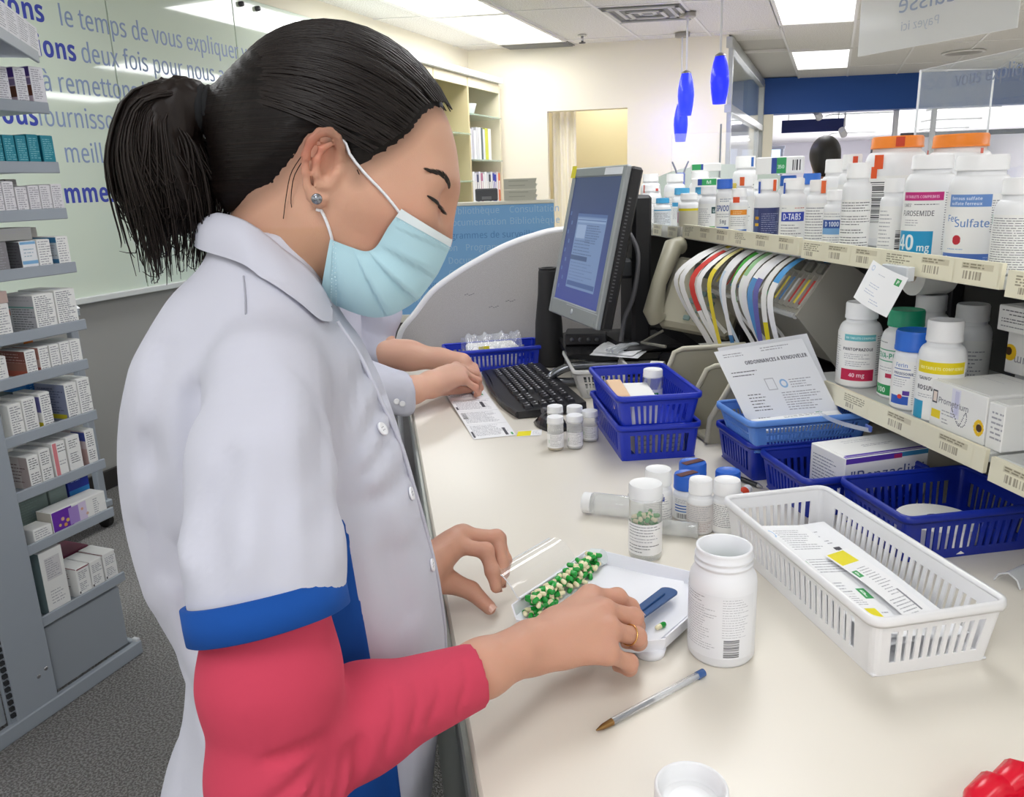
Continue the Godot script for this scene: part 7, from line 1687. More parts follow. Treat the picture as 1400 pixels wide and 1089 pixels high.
	put.call("white carton with dark red printed side at the left of the ninth shelf", -0.239, 0.036, 0.08, 0.664, [["s", 4, 6, 26, 5, 6, "55555e"], ["s", 4, 44, 26, 6, 6, "66666e"]], [["f", 60, 0, 60, 80, "b8aaa8"], ["f", 90, 0, 20, 80, "8a4a48"], ["s", 10, 20, 70, 6, 9, "5a3a3a"]], {"lbg": "c8c0be"})
	put.call("white printed carton second on the ninth shelf", -0.201, 0.036, 0.087, 0.664, [["s", 4, 6, 26, 6, 6, "66666e"], ["s", 4, 50, 26, 6, 6, "66666e"]], [], {})
	put.call("white carton with a salmon pink stripe on the ninth shelf", -0.158, 0.043, 0.094, 0.664, [["f", 0, 0, 12, 100, "e28890"], ["s", 14, 8, 24, 3, 8, "66666e"], ["s", 14, 50, 22, 2, 8]], [], {})
	put.call("white carton with blue line paragraphs on the ninth shelf", -0.111, 0.046, 0.097, 0.664, [["s", 6, 10, 30, 4, 6, "66666e"], ["s", 6, 44, 30, 5, 6, "66666e"]], [], {})
	put.call("white carton with mauve side at the right end of the ninth shelf", -0.047, 0.034, 0.098, 0.664, [["s", 4, 6, 24, 7, 6, "66666e"], ["s", 4, 54, 24, 5, 6, "66666e"]], [["f", 40, 4, 50, 24, "3a4a9a"], ["f", 0, 50, 120, 60, "c8a8a4"]], {"lbg": "d4c6c8"})
	var fl := [["f", 0, 0, 60, 60, "6a2aa8"], ["f", 50, 6, 40, 46, "a78ad0"], ["f", 80, 4, 24, 50, "ddd0ea"], ["d", 30, 26, 5, "e0b090"], ["d", 44, 34, 5, "e6c060"], ["d", 36, 44, 5, "e0a050"], ["d", 20, 40, 4, "e0c080"], ["d", 90, 22, 4, "e0a890"], ["d", 104, 40, 4, "d8b0a0"], ["s", 126, 10, 20, 8, 6]]
	put.call("white carton fading to violet flowers, lying on the tenth shelf", -0.2, 0.187, 0.057, 0.508, fl, [["f", 0, 0, 90, 60, "c2bdb4"], ["b", 20, 30, 26, 20]], {"lbg": "c2bdb4", "z": -0.012, "d": 0.06})
	put.call("dark green grey carton standing behind the violet one, left", -0.26, 0.12, 0.105, 0.508, [["s", 6, 8, 90, 12, 7, "8aa09a"]], [], {"bg": "7f908a", "z": -0.09, "d": 0.08})
	put.call("dark green grey carton standing behind the violet one, right", -0.135, 0.06, 0.11, 0.508, [["s", 6, 8, 40, 12, 7, "8aa09a"]], [], {"bg": "8a9a94", "z": -0.09, "d": 0.08})
	put.call("deep blue carton standing behind the violet one", -0.07, 0.075, 0.12, 0.508, [["f", 0, 50, 90, 60, "2f8ad0"], ["s", 10, 12, 40, 3, 7, "b0c4f0"]], [], {"bg": "20349c", "z": -0.09, "d": 0.1})
	put.call("white carton low at the left of the tenth shelf", -0.262, 0.06, 0.03, 0.508, [["s", 4, 4, 44, 4, 6]], [], {"z": -0.012, "d": 0.06})
	put.call("tall white carton with tan print block on the lowest shelf", -0.261, 0.075, 0.176, 0.291, [["f", 12, 20, 44, 60, "d8d6d8"], ["s", 14, 24, 40, 9, 6], ["s", 14, 110, 40, 5, 8]], [["f", 0, 0, 120, 160, "6f8488"], ["s", 20, 60, 30, 8, 8, "4a5a5e"]], {"lbg": "6f8488"})
	n = 0
	for q in [[-0.157, 0.046, 0.08], [-0.109, 0.045, 0.079], [-0.06, 0.047, 0.081]]:
		put.call("square white carton with dark seals on the lowest shelf, %s of three" % ["leftmost", "middle", "rightmost"][n], q[0], q[1], q[2], 0.291, [["f", 2, 2, 40, 3, "7a2038"] if n == 0 else ["f", 38, 4, 4, 6, "3a3438"], ["s", 5, 12, 32, 5, 5], ["s", 5, 44, 30, 5, 5], ["f", 0, 66, 5, 6, "3a3438"]], [["s", 4, 6, 60, 10, 6, "5a3a44"], ["f", 0, 0, 120, 3, "7a2038"]], {"d": 0.1}); n += 1
	put.call("maroon carton with white bands in the second row of the lowest shelf", -0.16, 0.15, 0.08, 0.291, [["f", 0, 8, 140, 10, "e8e4e4"], ["f", 0, 40, 140, 30, "5a1c34"]], [], {"bg": "6a2440", "z": -0.125, "d": 0.1, "tbg": "d8d4d2"})
	put.call("pale teal carton standing at the back of the lowest shelf", -0.2, 0.1, 0.13, 0.291, [["s", 10, 10, 60, 4, 9]], [], {"bg": "a9c0c0", "z": -0.24, "d": 0.06})
	var tr := thing("trolley", "low grey service trolley on casters behind the shelving unit", "trolley", Vector3(-1.29, 0, -3.6), YAW)
	part("post", bx(Vector3(0, 0.52, 0), Vector3(0.035, 0.9, 0.035), 0.004), gm, tr)
	part("post", bx(Vector3(-0.5, 0.52, 0), Vector3(0.035, 0.9, 0.035), 0.004), gm, tr)
	part("tray", bx(Vector3(-0.25, 0.96, -0.12), Vector3(0.56, 0.03, 0.3), 0.004), gm, tr)
	part("lower_tray", bx(Vector3(-0.25, 0.11, -0.12), Vector3(0.56, 0.03, 0.3), 0.004), gm, tr)
	for s in [0.0, -0.5]:
		part("caster", G.new().tube([Vector3(s - 0.012, 0.038, 0.0), Vector3(s + 0.012, 0.038, 0.0)], 0.038, 18).done(), mt("caster_black", "1f1e1e", 0.5), tr)
		part("caster_fork", G.new().box(Vector3(s, 0.085, 0.0), Vector3(0.03, 0.03, 0.05), 0.004).box(Vector3(s + 0.017, 0.06, 0.0), Vector3(0.004, 0.06, 0.03)).done(), mt("chrome", "c8c8ca"), tr)
	sheet_paper("paper", "white papers lying on the trolley behind the shelving unit", "paper", [Vector3(-1.35, 0.977, -3.5), Vector3(-1.25, 0.977, -3.62), Vector3(-1.33, 0.99, -3.75), Vector3(-1.42, 0.985, -3.6)], printed_p(40, 40, [], "f6f7f8"), 0.004)
# people
const HZ := -0.787
func V(x: float, y: float, z: float) -> Vector3: return Vector3(x, y, z)
func mirror(p: Vector3) -> Vector3: return Vector3(p.x, p.y, 2 * HZ - p.z)
func seg_dist(p: Vector2, a: Vector2, b: Vector2) -> float:
	var ab := b - a
	return (p - a - ab * clampf((p - a).dot(ab) / ab.length_squared(), 0, 1)).length()
func gauss(d: float, w: float) -> float: return exp(-d * d / (w * w))
func skin_mt(key: String) -> StandardMaterial3D:
	var m := mt(key, "ffffff", 0.5, 0, 0.4)
	m.vertex_color_use_as_albedo = true
	m.subsurf_scatter_enabled = true; m.subsurf_scatter_strength = 0.12
	m.normal_enabled = true; m.normal_texture = noise_tex(0.25, 31, "", "", 256, 3, true, 2.0); m.normal_scale = 0.22
	m.uv1_triplanar = true; m.uv1_scale = Vector3.ONE * 14.0
	return m
func cloth_mt(key: String, col: String, scale := 30.0, strength := 0.25) -> StandardMaterial3D:
	var m := mt(key, col, 0.85, 0, 0.25)
	m.rim_enabled = true; m.rim = 0.25; m.rim_tint = 0.6
	m.normal_enabled = true; m.normal_texture = noise_tex(0.4, 47, "", "", 256, 2, true, 3.0); m.normal_scale = strength
	m.uv1_triplanar = true; m.uv1_scale = Vector3.ONE * scale
	return m
func hand_field(f: Field, W: Vector3, F: Array, Tb: Array, wr: float) -> void:
	var M := []
	for c in F: M.append(c[0])
	for i in 4:
		var r: float = [0.0125, 0.0125, 0.0118, 0.0105][i]
		f.cone(W.lerp(M[i], 0.12), M[i], wr * 0.62, r, 0.016)
	f.cone(W.lerp(M[0], 0.45), W.lerp(M[3], 0.45), 0.0135, 0.012, 0.014)
	f.cone(M[0], M[3], 0.0102, 0.0092, 0.008)
	for i in 4:
		var c: Array = F[i]
		var s: float = [1.0, 1.03, 0.98, 0.88][i]
		var rs := [0.0098 * s, 0.0092 * s, 0.0083 * s, 0.0070 * s]
		for j in c.size() - 1:
			f.cone(c[j], c[j + 1], rs[j], rs[j + 1], 0.003 if j > 0 else 0.006)
		for j in range(1, c.size() - 1): f.ball(c[j], rs[j] * 1.06, 0.005)
	var tr := [0.017, 0.0135, 0.0108, 0.0082]
	for j in Tb.size() - 1: f.cone(Tb[j], Tb[j + 1], tr[j], tr[j + 1], 0.009 if j == 0 else 0.004)
func build_pharmacist() -> void:
	var o := thing("person", "person with dark ponytail, white coat over pink sleeves and pale blue mask, counting capsules", "person", V(-0.11, 0, -0.77))
	var X := Transform3D(Basis.IDENTITY, -o.position)
# head field
	var h := Field.new()
	var e2 := V(0.9145, 0.4046, 0)
	var e1 := V(0.4046, -0.9145, 0)
	var hb := Basis(e2, e1, V(0, 0, -1))
	var HC := V(-0.0235, 1.4448, HZ)
	h.ell(HC, hb, V(0.1025, 0.114, 0.0735), 0.02)
	var fwd := V(0.898, -0.44, 0)
	var up := V(0.44, 0.898, 0)
	var fb := Basis(fwd, up, V(0, 0, 1))
	h.ell(V(0.002, 1.387, HZ), fb, V(0.053, 0.070, 0.0565), 0.03)
	for s in [1.0, -1.0]:
		var z := func(d: float) -> float: return HZ + s * d
		h.cone(V(-0.045, 1.391, z.call(0.050)), V(-0.012, 1.340, z.call(0.027)), 0.018, 0.017, 0.03)
		h.cone(V(-0.012, 1.340, z.call(0.027)), V(0.004, 1.328, HZ), 0.017, 0.016, 0.02)
		h.cone(V(0.030, 1.398, z.call(0.046)), V(-0.02, 1.414, z.call(0.060)), 0.017, 0.012, 0.025)
		h.cone(V(0.0615, 1.4195, z.call(0.012)), V(0.046, 1.427, z.call(0.045)), 0.0105, 0.012, 0.018)
		h.ball(V(0.066, 1.404, z.call(0.031)), 0.0125, 0.016, 1)
		h.ball(V(0.0475, 1.4035, z.call(0.031)), 0.0128, 0.006)
	h.cone(V(0.0575, 1.408, HZ), V(0.0605, 1.370, HZ), 0.0075, 0.0105, 0.012)
	h.cone(V(0.052, 1.368, HZ - 0.012), V(0.052, 1.368, HZ + 0.012), 0.007, 0.007, 0.01)
	h.cone(V(0.036, 1.345, HZ - 0.014), V(0.036, 1.345, HZ + 0.014), 0.01, 0.01, 0.012)
	h.cone(V(-0.078, 1.390, HZ), V(-0.108, 1.335, HZ), 0.045, 0.050, 0.03)
	h.cone(V(-0.108, 1.335, HZ), V(-0.118, 1.26, -0.775), 0.050, 0.07, 0.03)
	h.cone(V(-0.056, 1.40, HZ + 0.054), V(-0.082, 1.325, HZ + 0.024), 0.010, 0.011, 0.02)
	for s in [1.0, -1.0]:
		var q := func(p: Vector3) -> Vector3: return p if s > 0 else mirror(p)
		h.ell(q.call(V(-0.036, 1.437, -0.7125)), Basis(V(0.25, 0.97, 0), V(0.97, -0.25, 0), V(0, 0, -1)), V(0.027, 0.0145, 0.0065), 0.006)
		h.ball(q.call(V(-0.0345, 1.439, -0.7035)), 0.0092, 0.004, 1)
		h.ball(q.call(V(-0.033, 1.448, -0.7045)), 0.0062, 0.004, 1)
		var hx := [V(-0.0245, 1.446, -0.7095), V(-0.023, 1.454, -0.706), V(-0.0255, 1.4615, -0.703), V(-0.031, 1.466, -0.701), V(-0.039, 1.4655, -0.699), V(-0.047, 1.459, -0.698), V(-0.052, 1.448, -0.699), V(-0.054, 1.435, -0.702), V(-0.0535, 1.424, -0.705), V(-0.0505, 1.416, -0.7075), V(-0.046, 1.4115, -0.7085), V(-0.042, 1.413, -0.709)]
		var hr := [0.003, 0.003, 0.0034, 0.0036, 0.0037, 0.0036, 0.0034, 0.0032, 0.0034, 0.0046, 0.0052, 0.004]
		var hq := []
		for p in hx: hq.append(q.call(p))
		h.chain(hq, hr, 0.003)
		var ax := [V(-0.031, 1.4565, -0.7045), V(-0.0385, 1.4535, -0.7025), V(-0.0435, 1.444, -0.7025), V(-0.0455, 1.434, -0.7045), V(-0.043, 1.4245, -0.7065), V(-0.036, 1.4225, -0.7075)]
		var aq := []
		for p in ax: aq.append(q.call(p))
		h.chain(aq, [0.0026, 0.003, 0.0032, 0.0032, 0.0032, 0.0028], 0.003)
		h.cone(q.call(V(-0.0295, 1.4335, -0.7075)), q.call(V(-0.032, 1.4275, -0.7075)), 0.0038, 0.0034, 0.004)
	var body := Nets.new()
	var ear_c := V(-0.04, 1.438, -0.70)
	body.paint = func(p: Vector3, nn: Vector3) -> Color:
		var c := C("d0a28a").srgb_to_linear()
		var red := C("c8705c").srgb_to_linear()
		var k := 0.75 * gauss((p - V(-0.048, 1.455, -0.698)).length(), 0.02) + 0.35 * gauss((p - V(0.02, 1.375, -0.735)).length(), 0.035) + 0.35 * gauss((p - V(0.072, 1.375, HZ)).length(), 0.02)
		k += 0.3 * gauss((p - V(0.052, 1.403, HZ + 0.036)).length(), 0.012)
		for m in KNUCK: k += 0.3 * gauss((p - m).length(), 0.011)
		c = c.lerp(red, clampf(k, 0, 0.8))
		if p.y < 1.39 and p.x < -0.04: c = c.lerp(C("c89a76").srgb_to_linear(), 0.4)
		if p.y < 1.1: c = c.lerp(C("c8957f").srgb_to_linear(), 0.75)
		var hl := hair_cut(p)
		if hl < 0.012 and p.y > 1.39: c = c.lerp(C("6d5444").srgb_to_linear(), 0.55 * clampf(1.0 - hl / 0.012, 0, 1))
		return c
	body.add(h, V(-0.2, 1.28, -0.885), V(0.1, 1.575, -0.692), 0.0029)
# right hand and forearm
	var rh := Field.new()
	var W := V(0.108, 0.992, -0.668)
	var RF := [
		[V(0.192, 1.0, -0.739), V(0.224, 0.991, -0.747), V(0.240, 0.975, -0.752), V(0.249, 0.963, -0.754)],
		[V(0.199, 0.999, -0.711), V(0.234, 0.980, -0.722), V(0.242, 0.960, -0.738), V(0.236, 0.952, -0.748)],
		[V(0.198, 0.991, -0.687), V(0.2315, 0.969, -0.703), V(0.2395, 0.951, -0.722), V(0.230, 0.944, -0.734)],
		[V(0.190, 0.978, -0.668), V(0.216, 0.956, -0.680), V(0.221, 0.940, -0.695), V(0.212, 0.936, -0.706)]]
	var RT := [V(0.125, 0.98, -0.69), V(0.165, 0.968, -0.735), V(0.2, 0.962, -0.755), V(0.228, 0.958, -0.76)]
	KNUCK = PackedVector3Array()
	for c in RF: KNUCK.append(c[0]); KNUCK.append(c[1])
	hand_field(rh, W, RF, RT, 0.026)
	rh.cone(V(0.02, 1.006, -0.611), V(0.066, 0.9985, -0.638), 0.0235, 0.0243, 0.012)
	rh.cone(V(0.066, 0.9985, -0.638), V(0.115, 0.992, -0.672), 0.0243, 0.0222, 0.014)
	rh.ball(V(0.1, 1.003, -0.652), 0.0165, 0.014)
# left hand and forearm
	var lh := Field.new()
	var LW := V(0.012, 0.988, -0.845)
	var LF := [
		[V(0.063, 1.003, -0.893), V(0.101, 0.995, -0.884), V(0.107, 0.973, -0.872), V(0.109, 0.957, -0.862)],
		[V(0.075, 1.006, -0.91), V(0.119, 0.996, -0.915), V(0.121, 0.972, -0.893), V(0.117, 0.957, -0.876)],
		[V(0.079, 1.0, -0.928), V(0.123, 0.988, -0.929), V(0.127, 0.968, -0.908), V(0.124, 0.958, -0.893)],
		[V(0.075, 0.99, -0.943), V(0.112, 0.976, -0.943), V(0.117, 0.96, -0.925), V(0.112, 0.953, -0.912)]]
	var LT := [V(0.028, 0.974, -0.862), V(0.055, 0.963, -0.876), V(0.080, 0.951, -0.872), V(0.099, 0.936, -0.853)]
	for c in LF: KNUCK.append(c[1])
	KNUCK.append(LT[3])
	hand_field(lh, LW, LF, LT, 0.026)
	lh.cone(V(-0.06, 1.0, -0.86), LW, 0.03, 0.0245, 0.014)
	body.add(rh, V(-0.01, 0.92, -0.775), V(0.265, 1.04, -0.59), 0.0025)
	body.add(lh, V(-0.05, 0.918, -0.965), V(0.15, 1.03, -0.80), 0.0025)
	var un := Field.new()
	un.chain([V(-0.112, 1.30, -0.78), V(-0.118, 1.22, -0.77), V(-0.11, 1.0, -0.77), V(-0.125, 0.78, -0.77)], [0.055, 0.088, 0.095, 0.1], 0.03)
	un.chain([V(-0.1, 1.25, -0.665), V(-0.098, 1.08, -0.53), V(-0.098, 1.020, -0.52), V(0.04, 1.0025, -0.622)], [0.032, 0.031, 0.030, 0.021], 0.02)
	un.chain([V(-0.1, 1.25, -0.875), V(-0.086, 1.04, -0.975), V(-0.04, 1.0, -0.88)], [0.032, 0.030, 0.024], 0.02)
	un.cone(V(-0.11, 1.25, -0.70), V(-0.11, 1.25, -0.84), 0.04, 0.04, 0.03)
	body.add(un, V(-0.25, 0.66, -1.03), V(0.09, 1.38, -0.47), 0.011)
	part("body", body.done(), skin_mt("skin"), o, X)
	for q in [[LF[0], 0.0068], [LF[1], 0.0068], [LT, 0.0078], [RF[0], 0.0068]]:
		var c: Array = q[0]
		var tip: Vector3 = c[3]
		var d: Vector3 = (c[3] - c[2]).normalized()
		var outw: Vector3 = (c[2] - c[1]).normalized()
		outw = (outw - d * outw.dot(d)).normalized()
		if c == LT: outw = (V(0.1, 0.75, 0.6) - d * V(0.1, 0.75, 0.6).dot(d)).normalized()
		var sd := d.cross(outw).normalized()
		var nr: float = q[1]
		part("nail", G.new().sheet(6, 4, func(u: float, v: float) -> Vector3:
			var a := (u - 0.5) * 1.9
			return tip + sd * sin(a) * nr * 0.86 + outw * (cos(a) * nr * 1.04) + d * ((v - 0.35) * nr * 1.5)).done(), nail_mt(), o, X)
# face details on the near side and its mirror
	var lash := mt("lash_black", "1a1412", 0.6)
	for s in [1.0, -1.0]:
		var lp := []
		for p in [V(0.0410, 1.4120, -0.7330), V(0.0460, 1.4080, -0.7360), V(0.0520, 1.4040, -0.7420), V(0.0570, 1.4010, -0.7500), V(0.0620, 1.3990, -0.7620)]:
			var r: Array = h.land(p if s > 0 else mirror(p))
			lp.append(r[0] + r[1] * 0.0006)
		part("eyelid_line", G.new().tube(curve(lp, 14), [0.0006, 0.0011, 0.0014, 0.0015, 0.0016, 0.0016, 0.0016, 0.0015, 0.0015, 0.0014, 0.0013, 0.0012, 0.001, 0.0008, 0.0005], 6).done(), lash, o, X)
		var lg := G.new()
		var cl := curve(lp, 14)
		for k in 13:
			var b: Vector3 = cl[k + 1]
			var dr := V(0.55, -0.75, 0.25 * s).normalized()
			lg.tube([b, b + dr * 0.004, b + (dr + V(0.25, 0.05, 0)).normalized() * 0.0075], [0.0006, 0.0004, 0.0001], 4, false)
		var lm := part("eyelash", lg.done(), lash, o, X)
		lm.set_meta("kind", "stuff")
		var bp := []
		for p in [V(0.0480, 1.4310, -0.7320), V(0.0560, 1.4290, -0.7380), V(0.0630, 1.4250, -0.7480), V(0.0690, 1.4180, -0.7600)]:
			var r: Array = h.land(p if s > 0 else mirror(p))
			bp.append(r[0] + r[1] * 0.0004)
		var bc := curve(bp, 30)
		var bg := G.new()
		rng.seed = 77
		for k in 30:
			for j in 4:
				var b: Vector3 = (bc[k] as Vector3).lerp(bc[k + 1], rng.randf()) + V(0, rng.randf_range(-0.0026, 0.0026) * (0.35 + k / 34.0), 0)
				var r: Array = h.land(b)
				var nn: Vector3 = r[1]
				var td: Vector3 = ((bc[maxi(k - 3, 0)] - bc[mini(k + 1, 30)]) as Vector3).normalized() + V(0, 0.25, 0)
				bg.tube([r[0] + nn * 0.0002, r[0] + td * 0.0045 + nn * 0.0005, r[0] + td * 0.008 + nn * 0.0002], [0.0004, 0.00035, 0.0001], 4, false)
		var bm := part("eyebrow", bg.done(), mt("brow_brown", "2b211c", 0.7), o, X)
		bm.set_meta("kind", "stuff")
	for s in [1.0, -1.0]:
		var er := Transform3D(Basis(Vector3.RIGHT, PI / 2 * s), V(-0.0465, 1.4135, -0.7035) if s > 0 else mirror(V(-0.0465, 1.4135, -0.7035)))
		part("earring", G.new().lathe([V2(0, 0.0005), V2(0.0042, 0.0), V2(0.0046, 0.001), V2(0.0042, 0.0022), V2(0.0032, 0.0026), V2(0.0032, 0.0026), V2(0.0026, 0.0036), V2(0, 0.004)], 16).done(), mt("earring_steel", "8f949c", 0.25, 0.8), o, X * er)
	var rp: Vector3 = (RF[2][0] as Vector3).lerp(RF[2][1], 0.72)
	var rd: Vector3 = (RF[2][1] - RF[2][0]).normalized()
	var rx := rd.cross(Vector3.UP).normalized()
	var ry := rx.cross(rd)
	var rpts := []
	for k in 25: rpts.append(rp + rx * cos(TAU * k / 24) * 0.0104 + ry * sin(TAU * k / 24) * 0.0104)
	part("ring", G.new().tube(rpts, 0.0009, 8, false).done(), mt("gold", "e0b070", 0.25, 0.9), o, X)
	build_hair(o, X, HC, hb, h)
	build_mask(o, X, h)
	build_coat(o, X)
var KNUCK := PackedVector3Array()
func nail_mt() -> StandardMaterial3D:
	var m := mt("nail", "e3b7a4", 0.25)
	m.cull_mode = BaseMaterial3D.CULL_DISABLED
	return m
var HL := PackedVector2Array([Vector2(0.12, 1.478), Vector2(0.078, 1.482), Vector2(0.07, 1.487), Vector2(0.06, 1.487), Vector2(0.05, 1.482), Vector2(0.041, 1.472), Vector2(0.032, 1.462), Vector2(0.022, 1.455), Vector2(0.010, 1.448), Vector2(0.0, 1.443), Vector2(-0.007, 1.438), Vector2(-0.012, 1.430), Vector2(-0.0165, 1.440), Vector2(-0.022, 1.461), Vector2(-0.035, 1.4685), Vector2(-0.048, 1.4645), Vector2(-0.064, 1.445), Vector2(-0.084, 1.426), Vector2(-0.1, 1.417), Vector2(-0.113, 1.409), Vector2(-0.125, 1.404), Vector2(-0.2, 1.395)])
func hair_cut(p: Vector3) -> float:
	var q := Vector2(p.x, p.y)
	var d := 1e3
	var ins := false
	var n := HL.size()
	for i in n - 1: d = minf(d, seg_dist(q, HL[i], HL[i + 1]))
	var a := Vector2(0.3, 1.0)
	for i in n + 1:
		var u := HL[i] if i < n else Vector2(-0.3, 1.0)
		var v := HL[i + 1] if i + 1 < n else (Vector2(-0.3, 1.0) if i + 1 == n else Vector2(0.3, 1.0))
		if (u.y > q.y) != (v.y > q.y) and q.x < (v.x - u.x) * (q.y - u.y) / (v.y - u.y) + u.x: ins = not ins
	var u2 := Vector2(0.3, 1.0)
	var v2 := HL[0]
	if (u2.y > q.y) != (v2.y > q.y) and q.x < (v2.x - u2.x) * (q.y - u2.y) / (v2.y - u2.y) + u2.x: ins = not ins
	return d if ins else -d
func hair_mt() -> StandardMaterial3D:
	if mats.has("hair"): return mats["hair"]
	var m := mt("hair", "191210", 0.48, 0, 0.35)
	var im := Image.create(128, 512, false, Image.FORMAT_RGB8)
	var r2 := RandomNumberGenerator.new(); r2.seed = 5
	for j in 512:
		var v := r2.randf_range(0.25, 1.0)
		for i in 128: im.set_pixel(i, j, Color(1, 0.93, 0.88) * (v * (0.9 + 0.1 * sin(i * TAU / 128.0 * 2 + j))))
	m.albedo_texture = ImageTexture.create_from_image(im)
	m.albedo_color = C("221917")
	var nm := im.duplicate() as Image
	nm.bump_map_to_normal_map(2.0)
	m.normal_enabled = true; m.normal_texture = ImageTexture.create_from_image(nm); m.normal_scale = 0.5
	m.uv1_triplanar = true; m.uv1_scale = V(1.5, 7.0, 7.0)
	return m
func build_hair(o: Node3D, X: Transform3D, HC: Vector3, hb: Basis, head: Field) -> void:
	var hm := hair_mt()
	var f := Field.new()
	var R := V(0.1092, 0.1212, 0.0800)
	f.ell(HC, hb, R, 0.01)
	f.cone(V(-0.095, 1.485, HZ), V(-0.137, 1.493, HZ), 0.042, 0.0155, 0.03)
	f.cone(V(-0.10, 1.44, HZ), V(-0.112, 1.42, HZ), 0.036, 0.03, 0.03)
	f.extra = func(p: Vector3, d: float) -> float:
		var c := hair_cut(p)
		var t := 0.0062 * (1.0 - smoothstep(0.0, 0.02, -c))
		var e := d + t + 0.0006 * sin(p.y * 900.0 + p.z * 500.0 + 3.0 * sin(p.x * 40.0))
		return maxf(e, c)
	var s := Nets.new()
	s.add(f, V(-0.16, 1.39, -0.885), V(0.1, 1.58, -0.69), 0.0032)
	part("hair", s.done(), hm, o, X)
	var tie := V(-0.137, 1.493, HZ)
	var inv := Transform3D(hb * Basis.from_scale(R), HC).affine_inverse()
	var fwdt := Transform3D(hb * Basis.from_scale(R), HC)
	rng.seed = 911
	var g := G.new()
	var td := (inv * V(-0.120, 1.490, HZ)).normalized()
	for i in 420:
		var k := rng.randf() * 8.6
		var a := HL[1 + mini(int(k), 12)]
		var b := HL[2 + mini(int(k), 12)]
		var q := a.lerp(b, k - int(k)) if k < 9 else a
		var p0 := V(q.x, q.y + 0.001, 0)
		var side := 1.0 if rng.randf() < 0.72 else -1.0
		var zz := HZ
		for it in 30:
			var z := HZ + side * it * 0.0028
			if (inv * V(p0.x, p0.y, z)).length() < 1.0: zz = z
		var start := (inv * V(p0.x - 0.004, p0.y + 0.003, zz)).normalized()
		if rng.randf() < 0.45:
			start = start.lerp(V(rng.randf_range(-0.2, 0.9), rng.randf_range(-1.0, -0.3), rng.randf_range(-1, 1)).normalized(), rng.randf_range(0.2, 0.9)).normalized()
			var w := fwdt * start
			if hair_cut(w) > -0.006: continue
		var pts := []
		var rr := []
		var lift := rng.randf_range(0.9985, 1.006)
		var bow := rng.randf_range(-0.05, 0.12)
		var okay := true
		for j in 15:
			var u := j / 14.0
			var dirv := start.slerp(td, u)
			dirv = (dirv + V(0, -1, 0) * bow * sin(u * PI)).normalized()
			var w := fwdt * (dirv * (lift + 0.0 * u))
			if hair_cut(w) > -0.0005: okay = false
			pts.append(w)
			rr.append(0.0011 * (0.35 + 0.65 * sin(PI * clampf(u * 0.8 + 0.12, 0, 1))))
		if okay: g.tube(pts, rr, 5, false, 0.8)
	var st := part("hair_strands", g.done(), mt("hair_strand", "1b1412", 0.46, 0, 0.4), o, X)
	st.set_meta("kind", "stuff")
	var tr := []
	var ax := V(0.97, -0.1, 0).normalized()
	var ay := V(0.1, 0.97, 0).normalized()
	var tg := G.new()
	for w in 3:
		tr = []
		for k in 21: tr.append(tie + ax * (-0.006 + w * 0.0055) + ay * cos(TAU * k / 20) * 0.0165 + V(0, 0, 1) * sin(TAU * k / 20) * 0.0165)
		tg.tube(tr, 0.0042, 8, false)
	part("hair_tie", tg.done(), mt("tie_black", "121316", 0.9), o, X)
	var pf := Field.new()
	var core := [V(-0.137, 1.493, HZ), V(-0.156, 1.499, HZ), V(-0.177, 1.488, HZ), V(-0.183, 1.46, HZ), V(-0.180, 1.43, HZ), V(-0.177, 1.408, HZ)]
	pf.chain(core, [0.0125, 0.016, 0.023, 0.030, 0.031, 0.022], 0.02)
	pf.extra = func(p: Vector3, d: float) -> float: return d + 0.0014 * sin(p.x * 420.0 + p.z * 330.0 + 4.0 * sin(p.y * 30.0)) + 0.001 * sin(p.z * 760.0 - p.x * 250.0)
	var ps := Nets.new()
	ps.add(pf, V(-0.25, 1.34, -0.85), V(-0.12, 1.53, -0.725), 0.004)
	var vm := hm.duplicate() as StandardMaterial3D
	vm.uv1_scale = V(7.0, 1.5, 7.0)
	vm.albedo_texture = null; vm.normal_enabled = false; vm.albedo_color = C("1c1411")
	part("ponytail", ps.done(), vm, o, X)
	var pg := G.new()
	var clumps := []
	for i in 34: clumps.append(V(rng.randf() * TAU, rng.randf_range(0.72, 1.28), rng.randf_range(-0.03, 0.03)))
	for i in 700:
		var cl: Vector3 = clumps[rng.randi() % clumps.size()]
		var a := cl.x + rng.randf_range(-0.2, 0.2)
		var rad := cl.y + rng.randf_range(-0.12, 0.12)
		var wild := 1.0 if rng.randf() < 0.94 else 1.22
		var pts := [tie + V(0, cos(a), sin(a)) * 0.0095 + V(-0.004, 0, 0)]
		var ly := 1.5 if cos(a) > 0 else 1.0
		var wid := [0.0, 0.013, 0.022, 0.031, 0.034, 0.031, 0.022]
		var cen := [tie, V(-0.157, 1.4985, HZ), V(-0.178, 1.490, HZ), V(-0.183, 1.462, HZ), V(-0.180, 1.432, HZ), V(-0.178, 1.404, HZ), V(-0.182, 1.380, HZ)]
		var stop := rng.randi_range(5, 6)
		var j0 := V(rng.randf_range(-0.006, 0.006), 0, rng.randf_range(-0.006, 0.006))
		for k in range(1, stop + 1):
			var bx_: Vector3 = ((cen[mini(k + 1, 6)] - cen[k - 1]) as Vector3).normalized()
			var nx := V(bx_.y, -bx_.x, 0)
			if k == 6: nx = V(-1, 0, 0)
			var outv: Vector3 = -nx * cos(a) + V(0, 0, 1) * sin(a)
			if nx.x > 0: pass
			pts.append(cen[k] + outv * wid[k] * rad * wild + j0 * (k / 3.0) + V(0.012 * sin(cl.x * 3.0 + cl.z * 90.0) * (k / 6.0) if k > 3 else 0.0, (cl.z + rng.randf_range(-0.008, 0.008)) * (1.0 if k == stop else 0.0), 0))
